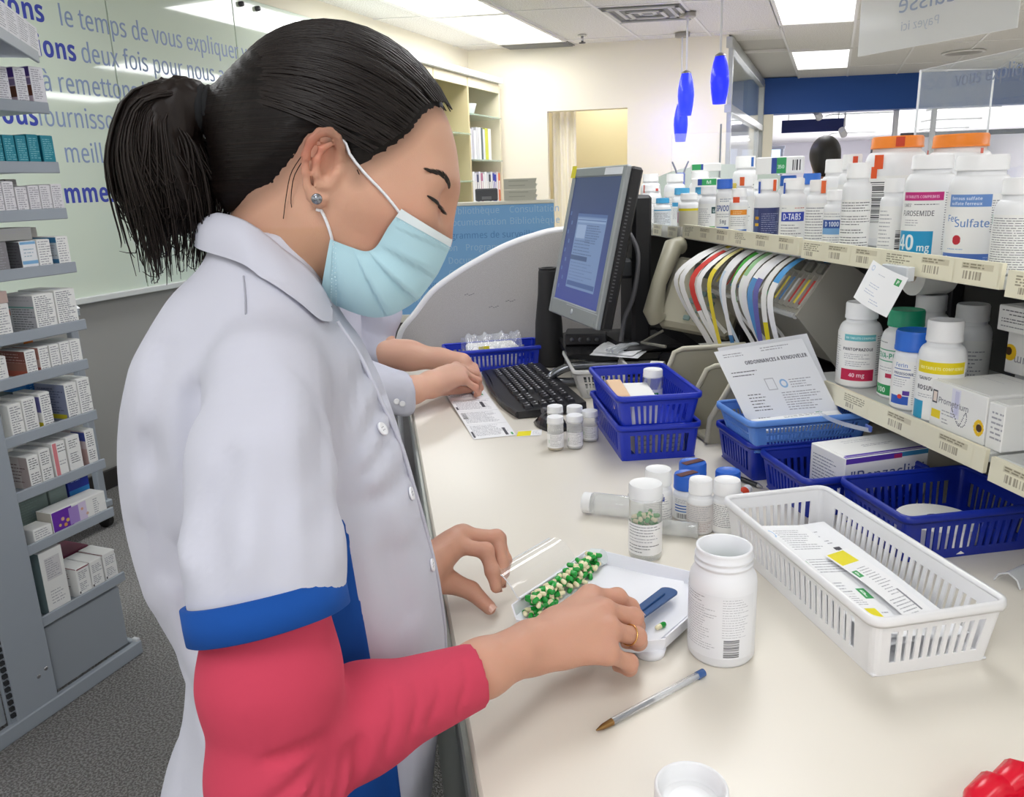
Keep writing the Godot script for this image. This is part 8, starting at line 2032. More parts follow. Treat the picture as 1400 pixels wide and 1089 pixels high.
		if rng.randf() < 0.22: pts.append(pts[-1] + V(rng.randf_range(-0.016, 0.012), rng.randf_range(-0.012, 0.012), rng.randf_range(-0.01, 0.01)))
		var c := curve(pts, 16)
		var rr := []
		for k in 17: rr.append(0.0013 * (1.0 - 0.8 * pow(k / 16.0, 3.0)))
		pg.tube(c, rr, 4, false)
	var pst := part("ponytail_strands", pg.done(), mt("hair_tail", "1d1512", 0.5, 0, 0.35), o, X)
	pst.set_meta("kind", "stuff")
	var lg := G.new()
	for q in [[V(-0.055, 1.449, -0.709), V(-0.066, 1.435, -0.714), V(-0.072, 1.418, -0.719), V(-0.077, 1.398, -0.722)], [V(-0.053, 1.447, -0.709), V(-0.064, 1.432, -0.714), V(-0.069, 1.412, -0.719), V(-0.068, 1.402, -0.722)], [V(-0.012, 1.436, -0.712), V(-0.008, 1.424, -0.714), V(-0.01, 1.412, -0.7155)]]:
		for j in 3: lg.tube(curve(q, 10), 0.0004, 4, false)
	var ls := part("loose_hairs", lg.done(), mt("hair_tail", "1b1411"), o, X)
	ls.set_meta("kind", "stuff")
func build_mask(o: Node3D, X: Transform3D, head: Field) -> void:
	var blue := mt("mask_blue", "b9dfec", 0.75, 0, 0.3)
	blue.cull_mode = BaseMaterial3D.CULL_DISABLED
	blue.normal_enabled = true; blue.normal_texture = noise_tex(0.35, 8, "", "", 256, 2, true, 3.0); blue.normal_scale = 0.25
	blue.uv1_triplanar = true; blue.uv1_scale = Vector3.ONE * 30
	var E := [V(0.024, 1.402, -0.742), V(0.012, 1.386, -0.735), V(0.002, 1.367, -0.729), V(-0.008, 1.3635, -0.726), V(-0.023, 1.3695, -0.7235), V(-0.039, 1.377, -0.722)]
	var S := [V(0.0695, 1.371, HZ), V(0.0635, 1.354, HZ), V(0.0465, 1.3285, HZ), V(0.0235, 1.309, HZ), V(-0.010, 1.301, HZ), V(-0.056, 1.321, HZ)]
	for i in E.size():
		var lr: Array = head.land(V(E[i].x, E[i].y, -0.705))
		E[i] = lr[0] + lr[1] * 0.0025
	var ec := curve(E, 60)
	var sc := curve(S, 60)
	var hall := head.all()
	var surf := func(u: float, v: float) -> Vector3:
		var q := u * 2.0
		var far := q > 1.0
		if far: q = 2.0 - q
		var t := clampf(v, 0, 1) * 60.0
		var k := mini(int(t), 59)
		var e: Vector3 = (ec[k] as Vector3).lerp(ec[k + 1], t - k)
		var s: Vector3 = (sc[k] as Vector3).lerp(sc[k + 1], t - k)
		var a := q * PI / 2
		var bul := 1.0 - 0.10 * sin(q * PI)
		var p := V(lerpf(e.x, s.x, sin(a)), lerpf(e.y, s.y, sin(a)), lerpf(s.z, e.z, pow(cos(a), bul)))
		var ph := v * 5.2 + 0.25 * sin(q * 2.5)
		var saw := ph - floorf(ph)
		var fan := (saw - 0.55 if saw < 0.8 else (1.0 - saw) * 1.25) * exp(-pow((v - 0.52) * 2.6, 2.0)) * sin(clampf(q * 1.1, 0, 1) * PI)
		var outw := (p - V(0.0, 1.36, HZ)).normalized()
		p += outw * 0.0085 * fan
		p += outw * 0.003 * sin(q * PI) * sin(v * PI)
		var dd := head.at(p, hall)
		if dd < 0.0035:
			var ee := 0.002
			var nn := V(head.at(p + V(ee, 0, 0), hall) - dd, head.at(p + V(0, ee, 0), hall) - dd, head.at(p + V(0, 0, ee), hall) - dd).normalized()
			p += nn * minf(0.0035 - dd, 0.006) * smoothstep(1.0, 0.8, q)
		return p if not far else mirror(p)
	part("face_mask", G.new().sheet(56, 96, surf).done(), blue, o, X)
	var white := mt("mask_white", "e3edf2", 0.7)
	white.cull_mode = BaseMaterial3D.CULL_DISABLED
	var lift := func(u: float, v: float) -> Vector3:
		var p: Vector3 = surf.call(u, v)
		return p + (p - V(0.0, 1.36, HZ)).normalized() * 0.0007
	part("mask_nose_band", G.new().sheet(56, 4, func(u: float, v: float) -> Vector3: return lift.call(u, v * 0.105)).done(), white, o, X)
	part("mask_lower_band", G.new().sheet(56, 3, func(u: float, v: float) -> Vector3: return lift.call(u, 0.955 + v * 0.045)).done(), blue, o, X)
	var sg := G.new()
	for k in 46:
		for r in 2:
			for e in 3:
				var u := 0.01 + k * 0.0215 if r == 0 else 0.0
				var p: Vector3 = lift.call(0.008 + k * 0.0215, [0.925, 0.945, 0.12][e])
				if r == 0: sg.box(p, Vector3(0.0007, 0.0007, 0.0007))
	var sm := part("mask_stitching", sg.done(), mt("stitch_pale", "d9eef5", 0.8), o, X)
	sm.set_meta("kind", "stuff")
	var strap := mt("strap_white", "eef0f6", 0.8)
	for s in [1.0, -1.0]:
		for q in [[V(-0.024, 1.460, -0.7065), V(-0.003, 1.427, -0.717), V(0.021, 1.398, -0.724)], [V(-0.0465, 1.4095, -0.7108), V(-0.0405, 1.394, -0.712), V(-0.037, 1.3765, -0.7205)]]:
			var pts := []
			for p in curve(q, 10):
				var pp: Vector3 = p if s > 0 else mirror(p)
				var r: Array = head.land(pp)
				var d: float = (pp - r[0]).dot(r[1])
				pts.append(pp if d > 0.0018 else r[0] + r[1] * 0.0018)
			part("mask_strap", G.new().tube(pts, 0.0021, 10, true, 0.6).done(), strap, o, X)
func build_coat(o: Node3D, X: Transform3D) -> void:
	var ZC := -0.77
	var c := Field.new()
	c.stack([
		[0.50, -0.135, ZC, 0.150, 0.205], [0.62, -0.135, ZC, 0.145, 0.20], [0.757, -0.1345, ZC, 0.138, 0.186], [0.836, -0.119, ZC, 0.140, 0.174], [0.90, -0.101, ZC, 0.134, 0.160], [0.945, -0.094, ZC, 0.131, 0.153], [1.0, -0.0935, ZC, 0.130, 0.150], [1.06, -0.102, ZC, 0.135, 0.148],
		[1.12, -0.1115, ZC, 0.1335, 0.147], [1.19, -0.119, ZC, 0.126, 0.143], [1.24, -0.1235, ZC, 0.115, 0.138], [1.28, -0.124, ZC, 0.099, 0.128], [1.31, -0.122, ZC, 0.0795, 0.108], [1.335, -0.116, ZC, 0.067, 0.087], [1.36, -0.105, ZC - 0.006, 0.054, 0.066], [1.385, -0.1005, ZC - 0.012, 0.048, 0.053]], 0.02)
	var SL := [V(-0.098, 1.272, -0.640), V(-0.096, 1.225, -0.590), V(-0.0955, 1.165, -0.552), V(-0.096, 1.12, -0.536)]
	c.chain(SL, [0.044, 0.050, 0.053, 0.0535], 0.016)
	c.cone(V(-0.098, 1.310, -0.715), V(-0.092, 1.275, -0.65), 0.034, 0.040, 0.026)
	var SR := [V(-0.098, 1.272, -0.90), V(-0.095, 1.2, -0.955), V(-0.09, 1.12, -0.975)]
	c.chain(SR, [0.045, 0.051, 0.052], 0.016)
	c.cone(V(-0.105, 1.312, -0.84), V(-0.10, 1.275, -0.89), 0.036, 0.042, 0.026)
	c.cone(V(-0.152, 1.27, -0.645), V(-0.154, 1.17, -0.605), 0.004, 0.005, 0.016, 1)
	c.cone(V(-0.045, 1.25, -0.63), V(-0.041, 1.155, -0.605), 0.006, 0.006, 0.014, 1)
	var cn := V(0.03, 1.0, -0.115).normalized()
	var sleeve_folds := [[-0.0660, 1.2820, -0.0650, 1.2150, -0.004, 0.012], [-0.079, 1.315, -0.103, 1.27, 0.003, 0.011], [-0.045, 1.290, -0.055, 1.23, 0.004, 0.010], [-0.108, 1.244, -0.136, 1.195, 0.005, 0.010], [-0.123, 1.24, -0.146, 1.19, -0.004, 0.011], [-0.095, 1.253, -0.104, 1.15, -0.0045, 0.014], [-0.052, 1.244, -0.056, 1.15, 0.004, 0.010], [-0.080, 1.21, -0.082, 1.14, 0.004, 0.010], [-0.118, 1.20, -0.121, 1.14, 0.0035, 0.010], [-0.135, 1.16, -0.12, 1.19, 0.003, 0.009], [-0.07, 1.165, -0.064, 1.135, -0.003, 0.009]]
	var body_folds := [[-0.047, 1.186, -0.010, 1.226, 0.006, 0.008], [-0.048, 1.171, -0.002, 1.199, 0.005, 0.008], [-0.046, 1.203, -0.024, 1.259, 0.006, 0.009], [-0.043, 1.160, 0.006, 1.160, 0.0045, 0.009], [-0.020, 1.200, 0.007, 1.119, -0.004, 0.012], [-0.012, 1.108, 0.002, 1.044, 0.004, 0.010], [-0.029, 1.123, -0.023, 1.02, -0.004, 0.012], [-0.193, 1.229, -0.196, 1.117, 0.005, 0.012], [-0.178, 1.297, -0.190, 1.217, 0.0045, 0.012], [-0.205, 1.19, -0.215, 1.08, -0.004, 0.014], [-0.175, 1.14, -0.178, 1.05, 0.005, 0.012], [-0.215, 1.15, -0.20, 1.0, 0.004, 0.012], [-0.152, 1.334, -0.177, 1.286, 0.003, 0.011], [-0.21, 0.97, -0.225, 0.80, 0.007, 0.014], [-0.18, 0.95, -0.19, 0.80, -0.006, 0.014], [-0.02, 0.97, -0.03, 0.80, 0.006, 0.012], [0.005, 0.96, 0.0, 0.8, -0.005, 0.014]]
	c.extra = func(p: Vector3, d: float) -> float:
		if absf(d) > 0.03: return d
		var w := 0.0
		var q := Vector2(p.x, p.y)
		if p.z > -0.66 and p.y > 1.09 and p.z > -0.60 - maxf(0.0, (1.2 - p.y)) * -0.4:
			var fade := smoothstep(0.022, 0.05, -(p - V(-0.096, 1.124, -0.536)).dot(V(0.131, -0.938, 0.319)))
			for f in sleeve_folds: w += f[4] * gauss(seg_dist(q, Vector2(f[0], f[1]), Vector2(f[2], f[3])), f[5]) * fade
			w += 0.0016 * sin((p.x * 0.9 + p.y * 0.55) * 75.0 + p.z * 30.0) * fade
		elif p.z > -0.77:
			for f in body_folds: w += f[4] * gauss(seg_dist(q, Vector2(f[0], f[1]), Vector2(f[2], f[3])), f[5])
			w += 0.0018 * sin(p.x * 45.0 + p.y * 30.0 + p.z * 18.0)
		else:
			w += 0.003 * sin(p.x * 45.0 + p.y * 30.0 + p.z * 18.0)
		return d + w
	var cut_p := V(-0.096, 1.124, -0.536)
	var cut_n := V(0.14, -1.0, 0.34).normalized()
	var cs := Nets.new()
	var keep := c.extra
	c.extra = func(p: Vector3, d: float) -> float:
		var e: float = keep.call(p, d)
		if p.z > -0.615 and p.y < 1.2 and p.y > 0.95: return maxf(e, (p - cut_p).dot(cut_n)) if (p - V(-0.096, p.y, -0.536)).length() < 0.08 and p.z > -0.605 else e
		return e
	cs.add(c, V(-0.30, 0.50, -1.05), V(0.07, 1.41, -0.46), 0.0062)
	var white := cloth_mt("coat_white", "c8c9d6", 26.0, 0.2)
	part("coat", cs.done(), white, o, X)
	var blue := cloth_mt("coat_blue", "1c4f9f", 40.0, 0.5)
	var ctr := V(-0.096, 1.1255, -0.536)
	var bx_ := V(1.0, 0.06, -0.05).normalized()
	bx_ = (bx_ - cut_n * bx_.dot(cut_n)).normalized()
	var bz_ := bx_.cross(cut_n).normalized()
	var rings := []
	for q in [[0.0235, 0.0525], [0.023, 0.0570], [0.01, 0.0574], [-0.001, 0.0572], [-0.002, 0.0550], [0.0, 0.050], [0.012, 0.0495]]:
		var ring := PackedVector3Array()
		for k in 48:
			var a := TAU * k / 48
			var wob := 1.0 + 0.012 * sin(a * 3.0 + 1.0) + 0.006 * sin(a * 7.0)
			ring.append(ctr - cut_n * q[0] + (bx_ * cos(a) + bz_ * sin(a)) * q[1] * wob)
		rings.append(ring)
	rings.reverse()
	var cg := G.new(); cg.smooth(); cg.loft(rings, true, false)
	part("cuff_band", cg.done(), blue, o, X)
	var ctr2 := V(-0.09, 1.118, -0.976)
	var rings2 := []
	for q in [[0.0, 0.05], [0.0, 0.0545], [0.026, 0.0555], [0.026, 0.053]]:
		var ring := PackedVector3Array()
		for k in 32: ring.append(ctr2 + V(cos(TAU * k / 32) * q[1], q[0] - 0.012, -sin(TAU * k / 32) * q[1]))
		rings2.append(ring)
	var cg2 := G.new(); cg2.smooth(); cg2.loft(rings2, true, false)
	part("cuff_band", cg2.done(), blue, o, X)
	for s in [1.0, -1.0]:
		var pf := Field.new()
		pf.stack(c.tab[0], 0.02)
		var fold := keep
		pf.extra = func(p: Vector3, d: float) -> float:
			var e: float = fold.call(p if s > 0 else p, d) - 0.0018
			var y := p.y
			var xr: float = lerpf(-0.018, -0.044, clampf((y - 0.908) / 0.25, 0, 1)) if y > 0.908 else -0.018 + (0.908 - y) * 0.06
			var xl: float = lerpf(-0.135, -0.06, clampf((y - 0.90) / 0.26, 0, 1))
			e = maxf(e, p.x - xr); e = maxf(e, xl - p.x); e = maxf(e, y - 1.155)
			return maxf(e, (-0.68 - p.z) if s > 0 else (p.z + 0.86))
		var ps := Nets.new()
		ps.add(pf, V(-0.15, 0.52, -0.69) if s > 0 else V(-0.15, 0.52, -0.98), V(0.02, 1.17, -0.55) if s > 0 else V(0.02, 1.17, -0.85), 0.006)
		part("side_panel", ps.done(), blue, o, X)
	var U := [V(-0.150, 1.402, HZ), V(-0.135, 1.405, -0.757), V(-0.111, 1.399, -0.731), V(-0.092, 1.386, -0.722), V(-0.074, 1.368, -0.720), V(-0.060, 1.350, -0.724), V(-0.047, 1.320, -0.733)]
	var Lw := [V(-0.166, 1.376, HZ), V(-0.150, 1.374, -0.738), V(-0.111, 1.3635, -0.700), V(-0.092, 1.347, -0.690), V(-0.075, 1.327, -0.685), V(-0.061, 1.311, -0.690), V(-0.0445, 1.309, -0.716)]
	var call_ := c.all()
	var uc := curve(U, 40)
	var lc := curve(Lw, 40)
	var col := func(u: float, v: float) -> Vector3:
		var q := absf(u * 2 - 1)
		var t := q * 40.0
		var k := mini(int(t), 39)
		var a: Vector3 = (uc[k] as Vector3).lerp(uc[k + 1], t - k)
		var b: Vector3 = (lc[k] as Vector3).lerp(lc[k + 1], t - k)
		var p: Vector3
		if v < 0.7:
			var f := v / 0.7
			p = b.lerp(a, f) + V(0, 0.004 * sin(f * PI), 0) + (V(a.x + 0.09, 0, a.z - HZ).normalized() * 0.004 * sin(f * PI))
		else:
			var f := (v - 0.7) / 0.3
			var inn := a + V(0.0, -0.022, 0) + V(-0.085 - a.x, 0, HZ - a.z).normalized() * 0.007
			p = a.lerp(inn, f) + V(0, 0.0025 * sin(f * PI), 0)
		if v < 0.72: p = lift_off(c, call_, p, 0.004)
		return mirror(p) if u < 0.5 else p
	var cm := cloth_mt("collar_white", "c8c9d6", 26.0, 0.2)
	cm.cull_mode = BaseMaterial3D.CULL_DISABLED
	part("collar", G.new().sheet(80, 14, col).done(), cm, o, X)
	for p in [V(-0.005, 1.213, -0.70), V(0.02, 1.143, -0.715), V(0.035, 1.06, -0.73)]:
		var r: Array = c.land(p)
		var n: Vector3 = r[1]
		var x := n.cross(Vector3.UP).normalized()
		var bt := part("button", G.new().lathe([V2(0, 0), V2(0.0062, 0), V2(0.0066, 0.0012), V2(0.006, 0.0024), V2(0.0045, 0.0018), V2(0, 0.0016)], 20).done(), mt("button_white", "eeeef2", 0.3), o, X * Transform3D(Basis(x, n, x.cross(n)), r[0] + n * 0.0005))
		for e in 4: part("thread_hole", bx(V(0.0014 if e % 2 else -0.0014, 0.0018, 0.0014 if e / 2 else -0.0014), V(0.0008, 0.0006, 0.0008)), mt("hole_grey", "8a8a94", 0.6), bt)
	var pl := []
	for p in [V(-0.043, 1.305, -0.735), V(-0.022, 1.27, -0.735), V(-0.004, 1.235, -0.73), V(0.012, 1.19, -0.735), V(0.024, 1.14, -0.74), V(0.034, 1.08, -0.75), V(0.038, 1.02, -0.755), V(0.036, 0.95, -0.755), V(0.03, 0.86, -0.755), V(0.02, 0.75, -0.755)]:
		var r: Array = c.land(p)
		pl.append([r[0], r[1]])
	var pp := []
	for q in pl: pp.append(q[0] + q[1] * 0.0006)
	part("placket_edge", G.new().tube(curve(pp, 40), 0.0022, 8).done(), white, o, X)
	var seam := []
	for p in [V(-0.113, 1.365, -0.69), V(-0.110, 1.35, -0.675), V(-0.106, 1.325, -0.66)]:
		var r: Array = c.land(p)
		seam.append(r[0] + r[1] * 0.0002)
	part("shoulder_seam", G.new().tube(curve(seam, 12), 0.0008, 6).done(), mt("seam_grey", "a6a7b4", 0.9), o, X)
# pink sleeves
	var pink := cloth_mt("sleeve_pink", "c9455d", 60.0, 0.35)
	var pf2 := Field.new()
	var EL := V(-0.098, 1.020, -0.516)
	pf2.chain([V(-0.096, 1.15, -0.545), V(-0.098, 1.085, -0.527), EL], [0.041, 0.0465, 0.043], 0.02)
	pf2.chain([EL, V(-0.04, 1.014, -0.567), V(0.066, 0.9985, -0.632)], [0.044, 0.0395, 0.0272], 0.02)
	pf2.ball(V(-0.103, 1.010, -0.510), 0.034, 0.03)
	var smooth_arm := Field.new()
	smooth_arm.chain([V(-0.096, 1.15, -0.545), V(-0.098, 1.085, -0.527), EL], [0.041, 0.0465, 0.043], 0.02)
	smooth_arm.chain([EL, V(-0.04, 1.014, -0.567), V(0.066, 0.9985, -0.632)], [0.044, 0.0395, 0.0272], 0.02)
	smooth_arm.ball(V(-0.103, 1.010, -0.510), 0.034, 0.03)
	for q in [[V(-0.052, 1.048, -0.49), V(-0.105, 1.028, -0.46), 0.0044], [V(-0.050, 1.040, -0.49), V(-0.098, 1.0, -0.455), 0.0056], [V(-0.046, 1.034, -0.49), V(-0.078, 0.985, -0.465), 0.0056], [V(-0.040, 1.032, -0.50), V(-0.055, 0.98, -0.475), 0.005], [V(-0.030, 1.034, -0.505), V(-0.028, 0.975, -0.49), 0.0042], [V(-0.056, 1.055, -0.49), V(-0.1, 1.06, -0.46), 0.0035]]:
		var line := []
		for k in 9:
			var r: Array = smooth_arm.land((q[0] as Vector3).lerp(q[1], k / 8.0))
			line.append(r[0] + r[1] * 0.0008)
		var rr := []
		for k in 9: rr.append(q[2] * (1.0 - 0.75 * k / 8.0))
		pf2.chain(line, rr, 0.008, 1)
	for q in [[V(-0.01, 1.05, -0.55), V(-0.005, 0.98, -0.52)], [V(0.012, 1.045, -0.56), V(0.02, 0.98, -0.54)], [V(0.032, 1.04, -0.57), V(0.04, 0.98, -0.555)], [V(0.05, 1.035, -0.6), V(0.054, 0.98, -0.58)]]:
		var line := []
		for k in 9:
			var t := k / 8.0
			var r: Array = smooth_arm.land((q[0] as Vector3).lerp(q[1], t) + V(0.004 * sin(t * 5.0), 0, 0.03 * sin(t * PI)))
			line.append(r[0] + r[1] * 0.0022)
		pf2.chain(line, [0.0010, 0.0016, 0.002, 0.0024, 0.0024, 0.0022, 0.002, 0.0014, 0.001], 0.006, 1)
	pf2.extra = func(p: Vector3, d: float) -> float:
		return maxf(d, (p - V(0.059, 1.0, -0.626)).dot(V(0.96, 0.03, -0.27).normalized()))
	var pk := Nets.new()
	pk.add(pf2, V(-0.19, 0.93, -0.69), V(0.09, 1.19, -0.44), 0.0036)
	part("sleeve", pk.done(), pink, o, X)
	var ps2 := Field.new()
	ps2.chain([V(-0.09, 1.15, -0.972), V(-0.085, 1.03, -0.985), V(-0.02, 1.0, -0.905)], [0.046, 0.043, 0.034], 0.02)
	ps2.below(V(-0.025, 1.0, -0.9), V(0.8, 0, 0.7))
	var pk2 := Nets.new()
	pk2.add(ps2, V(-0.15, 0.95, -1.04), V(0.03, 1.2, -0.85), 0.008)
	part("sleeve", pk2.done(), pink, o, X)
# trousers and shoes, below the frame
	var tf := Field.new()
	for s in [1.0, -1.0]: tf.chain([V(-0.12, 0.62, ZC + s * 0.085), V(-0.115, 0.45, ZC + s * 0.09), V(-0.125, 0.09, ZC + s * 0.095)], [0.095, 0.065, 0.05], 0.02)
	var tk := Nets.new()
	tk.add(tf, V(-0.24, 0.03, -1.0), V(0.0, 0.7, -0.54), 0.014)
	part("trousers", tk.done(), cloth_mt("trousers_navy", "24304f"), o, X)
	for s in [1.0, -1.0]:
		var sf := Field.new()
		sf.cone(V(-0.15, 0.035, ZC + s * 0.095), V(0.015, 0.03, ZC + s * 0.105), 0.036, 0.03, 0.02)
		sf.cone(V(-0.13, 0.07, ZC + s * 0.095), V(-0.07, 0.05, ZC + s * 0.1), 0.042, 0.034, 0.02)
		sf.below(V(0, 0.001, 0), V(0, -1, 0))
		var sk := Nets.new()
		sk.add(sf, V(-0.21, -0.01, ZC + s * 0.1 - 0.06), V(0.06, 0.13, ZC + s * 0.1 + 0.06), 0.008)
		part("shoe", sk.done(), mt("shoe_white", "d8d8da", 0.5), o, X)
func build_colleague() -> void:
	var o := thing("person", "person in white long-sleeved coat handling the label strip, mostly hidden behind the nearer person", "person", V(-0.2, 0, -1.98))
	var X := Transform3D(Basis.IDENTITY, -o.position)
	var h := Field.new()
	var zc := -1.98
	h.ell(V(-0.105, 1.475, zc), Basis(V(0.9, -0.42, 0), V(0.42, 0.9, 0), V(0, 0, 1)), V(0.09, 0.105, 0.073), 0.02)
	h.ell(V(-0.065, 1.42, zc), Basis(V(0.9, -0.42, 0), V(0.42, 0.9, 0), V(0, 0, 1)), V(0.052, 0.075, 0.056), 0.03)
	h.cone(V(-0.015, 1.445, zc), V(0.0, 1.41, zc), 0.008, 0.012, 0.012)
	h.cone(V(-0.13, 1.40, zc), V(-0.17, 1.30, zc), 0.05, 0.058, 0.03)
	for s in [1.0, -1.0]: h.ell(V(-0.115, 1.455, zc + s * 0.075), Basis.IDENTITY, V(0.016, 0.03, 0.008), 0.008)
	var b := Nets.new()
	b.paint = func(p: Vector3, n: Vector3) -> Color:
		var c := C("dcae96").srgb_to_linear()
		var k := 0.0
		for m in KN2: k += 0.3 * gauss((p - m).length(), 0.012)
		k += 0.25 * smoothstep(1.0, 0.95, p.y)
		return c.lerp(C("cc7f6c").srgb_to_linear(), clampf(k, 0, 0.6))
	var rh := Field.new()
	var W := V(0.088, 0.984, -1.785)
	var F := [
		[V(0.168, 0.992, -1.925), V(0.199, 0.975, -1.945), V(0.205, 0.952, -1.945), V(0.204, 0.936, -1.94)],
		[V(0.178, 0.992, -1.90), V(0.213, 0.972, -1.915), V(0.219, 0.949, -1.92), V(0.214, 0.934, -1.922)],
		[V(0.182, 0.986, -1.874), V(0.215, 0.963, -1.885), V(0.221, 0.942, -1.895), V(0.217, 0.931, -1.903)],
		[V(0.178, 0.976, -1.85), V(0.206, 0.953, -1.855), V(0.213, 0.937, -1.867), V(0.208, 0.93, -1.875)]]
	KN2 = PackedVector3Array()
	for c in F: KN2.append(c[0]); KN2.append(c[1])
	hand_field(rh, W, F, [V(0.105, 0.965, -1.82), V(0.14, 0.95, -1.87), V(0.17, 0.94, -1.9), V(0.2, 0.932, -1.92)], 0.032)
	rh.cone(V(0.01, 0.985, -1.742), V(0.055, 0.982, -1.762), 0.028, 0.030, 0.014)
	rh.cone(V(0.055, 0.982, -1.762), W, 0.030, 0.027, 0.014)
	rh.cone(V(0.1, 0.984, -1.795), V(0.15, 0.982, -1.87), 0.026, 0.024, 0.02)
	var lh := Field.new()
	lh.chain([V(-0.01, 1.01, -2.075), V(0.06, 0.998, -2.07), V(0.14, 0.985, -2.06), V(0.19, 0.975, -2.03)], [0.042, 0.037, 0.026, 0.03], 0.02)
	for k in 4: lh.chain([V(0.19, 0.98 - k * 0.004, -2.045 + k * 0.017), V(0.225, 0.965 - k * 0.004, -2.03 + k * 0.014), V(0.23, 0.942, -2.01 + k * 0.012)], [0.0105, 0.0095, 0.008], 0.006)
	lh.chain([V(0.16, 0.97, -2.03), V(0.195, 0.952, -1.99), V(0.215, 0.94, -1.985)], [0.015, 0.012, 0.009], 0.006)
	b.add(h, V(-0.24, 1.26, -2.08), V(0.03, 1.6, -1.88), 0.006)
	b.add(rh, V(-0.04, 0.918, -1.97), V(0.24, 1.03, -1.69), 0.0032)
	b.add(lh, V(-0.06, 0.925, -2.13), V(0.25, 1.06, -1.95), 0.0045)
	var un := Field.new()
	un.chain([V(-0.17, 1.31, zc), V(-0.185, 1.22, zc), V(-0.19, 0.8, zc)], [0.055, 0.085, 0.095], 0.03)
	un.chain([V(-0.17, 1.24, -1.86), V(-0.13, 1.03, -1.75), V(0.03, 0.986, -1.745)], [0.035, 0.034, 0.026], 0.03)
	un.chain([V(-0.13, 1.24, -2.08), V(-0.02, 1.1, -2.115), V(0.0, 1.005, -2.075)], [0.035, 0.036, 0.036], 0.03)
	un.cone(V(-0.175, 1.24, -1.9), V(-0.16, 1.24, -2.06), 0.04, 0.04, 0.03)
	b.add(un, V(-0.32, 0.66, -2.2), V(0.1, 1.38, -1.69), 0.014)
	part("body", b.done(), skin_mt("skin"), o, X)
	var hf := Field.new()
	hf.ell(V(-0.118, 1.487, zc), Basis(V(0.9, -0.42, 0), V(0.42, 0.9, 0), V(0, 0, 1)), V(0.098, 0.108, 0.081), 0.02)
	hf.extra = func(p: Vector3, d: float) -> float: return maxf(d, (p - V(-0.06, 1.47, zc)).dot(V(0.8, -0.6, 0)))
	var hs := Nets.new()
	hs.add(hf, V(-0.24, 1.36, -2.08), V(0.03, 1.61, -1.88), 0.007)
	part("hair", hs.done(), mt("hair_brown", "2a1f1a", 0.5), o, X)
	var c := Field.new()
	c.stack([[0.50, -0.2, zc, 0.15, 0.21], [0.8, -0.2, zc, 0.14, 0.2], [0.95, -0.19, zc, 0.13, 0.18], [1.1, -0.19, zc, 0.135, 0.175], [1.22, -0.19, zc, 0.125, 0.185], [1.29, -0.185, zc, 0.1, 0.175], [1.33, -0.18, zc, 0.07, 0.11], [1.36, -0.17, zc, 0.055, 0.065]], 0.02)
	c.chain([V(-0.17, 1.27, -1.82), V(-0.13, 1.03, -1.745), V(0.026, 0.988, -1.748)], [0.065, 0.06, 0.045], 0.03)
	c.chain([V(-0.13, 1.27, -2.11), V(-0.02, 1.11, -2.12), V(-0.03, 1.01, -2.09)], [0.07, 0.062, 0.054], 0.03)
	c.ball(V(0.03, 0.965, -1.745), 0.035, 0.02)
	c.extra = func(p: Vector3, d: float) -> float:
		var e := d + 0.003 * sin(p.x * 60 + p.y * 50 + p.z * 40)
		if p.z > -1.84 and p.y < 1.1: e = maxf(e, (p - V(0.052, 0.99, -1.74)).dot(V(0.9, 0.1, -0.35).normalized()))
		elif p.z < -2.0 and p.x > -0.08: e = maxf(e, (p - V(0.0, 0.985, -2.09)).dot(V(0.35, -0.95, 0).normalized()))
		return e
	var cs := Nets.new()
	cs.add(c, V(-0.38, 0.50, -2.22), V(0.09, 1.39, -1.66), 0.009)
	part("coat", cs.done(), cloth_mt("coat_white", "c8c9d6"), o, X)
	for k in 2: part("button", G.new().lathe([V2(0, 0), V2(0.0065, 0), V2(0.0065, 0.002), V2(0.004, 0.0016), V2(0, 0.0016)], 18).done(), mt("button_white", "eeeef2"), o, X * Transform3D(Basis(Vector3.RIGHT, PI / 2), V(0.028 - k * 0.012, 0.968 + k * 0.006, -1.702 + k * 0.0)))
	var tf := Field.new()
	for s in [1.0, -1.0]: tf.chain([V(-0.2, 0.62, zc + s * 0.09), V(-0.2, 0.45, zc + s * 0.09), V(-0.21, 0.09, zc + s * 0.1)], [0.1, 0.07, 0.05], 0.02)
	var tk := Nets.new()
	tk.add(tf, V(-0.33, 0.03, zc - 0.22), V(-0.06, 0.7, zc + 0.22), 0.016)
	part("trousers", tk.done(), mt("trousers_dark", "2c2d33", 0.9), o, X)
	for s in [1.0, -1.0]:
		var sf := Field.new()
		sf.cone(V(-0.24, 0.035, zc + s * 0.1), V(-0.06, 0.03, zc + s * 0.11), 0.038, 0.03, 0.02)
		sf.below(V(0, 0.001, 0), V(0, -1, 0))
		var sk := Nets.new()
		sk.add(sf, V(-0.3, -0.01, zc + s * 0.1 - 0.06), V(0.0, 0.1, zc + s * 0.1 + 0.06), 0.01)
		part("shoe", sk.done(), mt("shoe_black", "222225", 0.4), o, X)
var KN2 := PackedVector3Array()
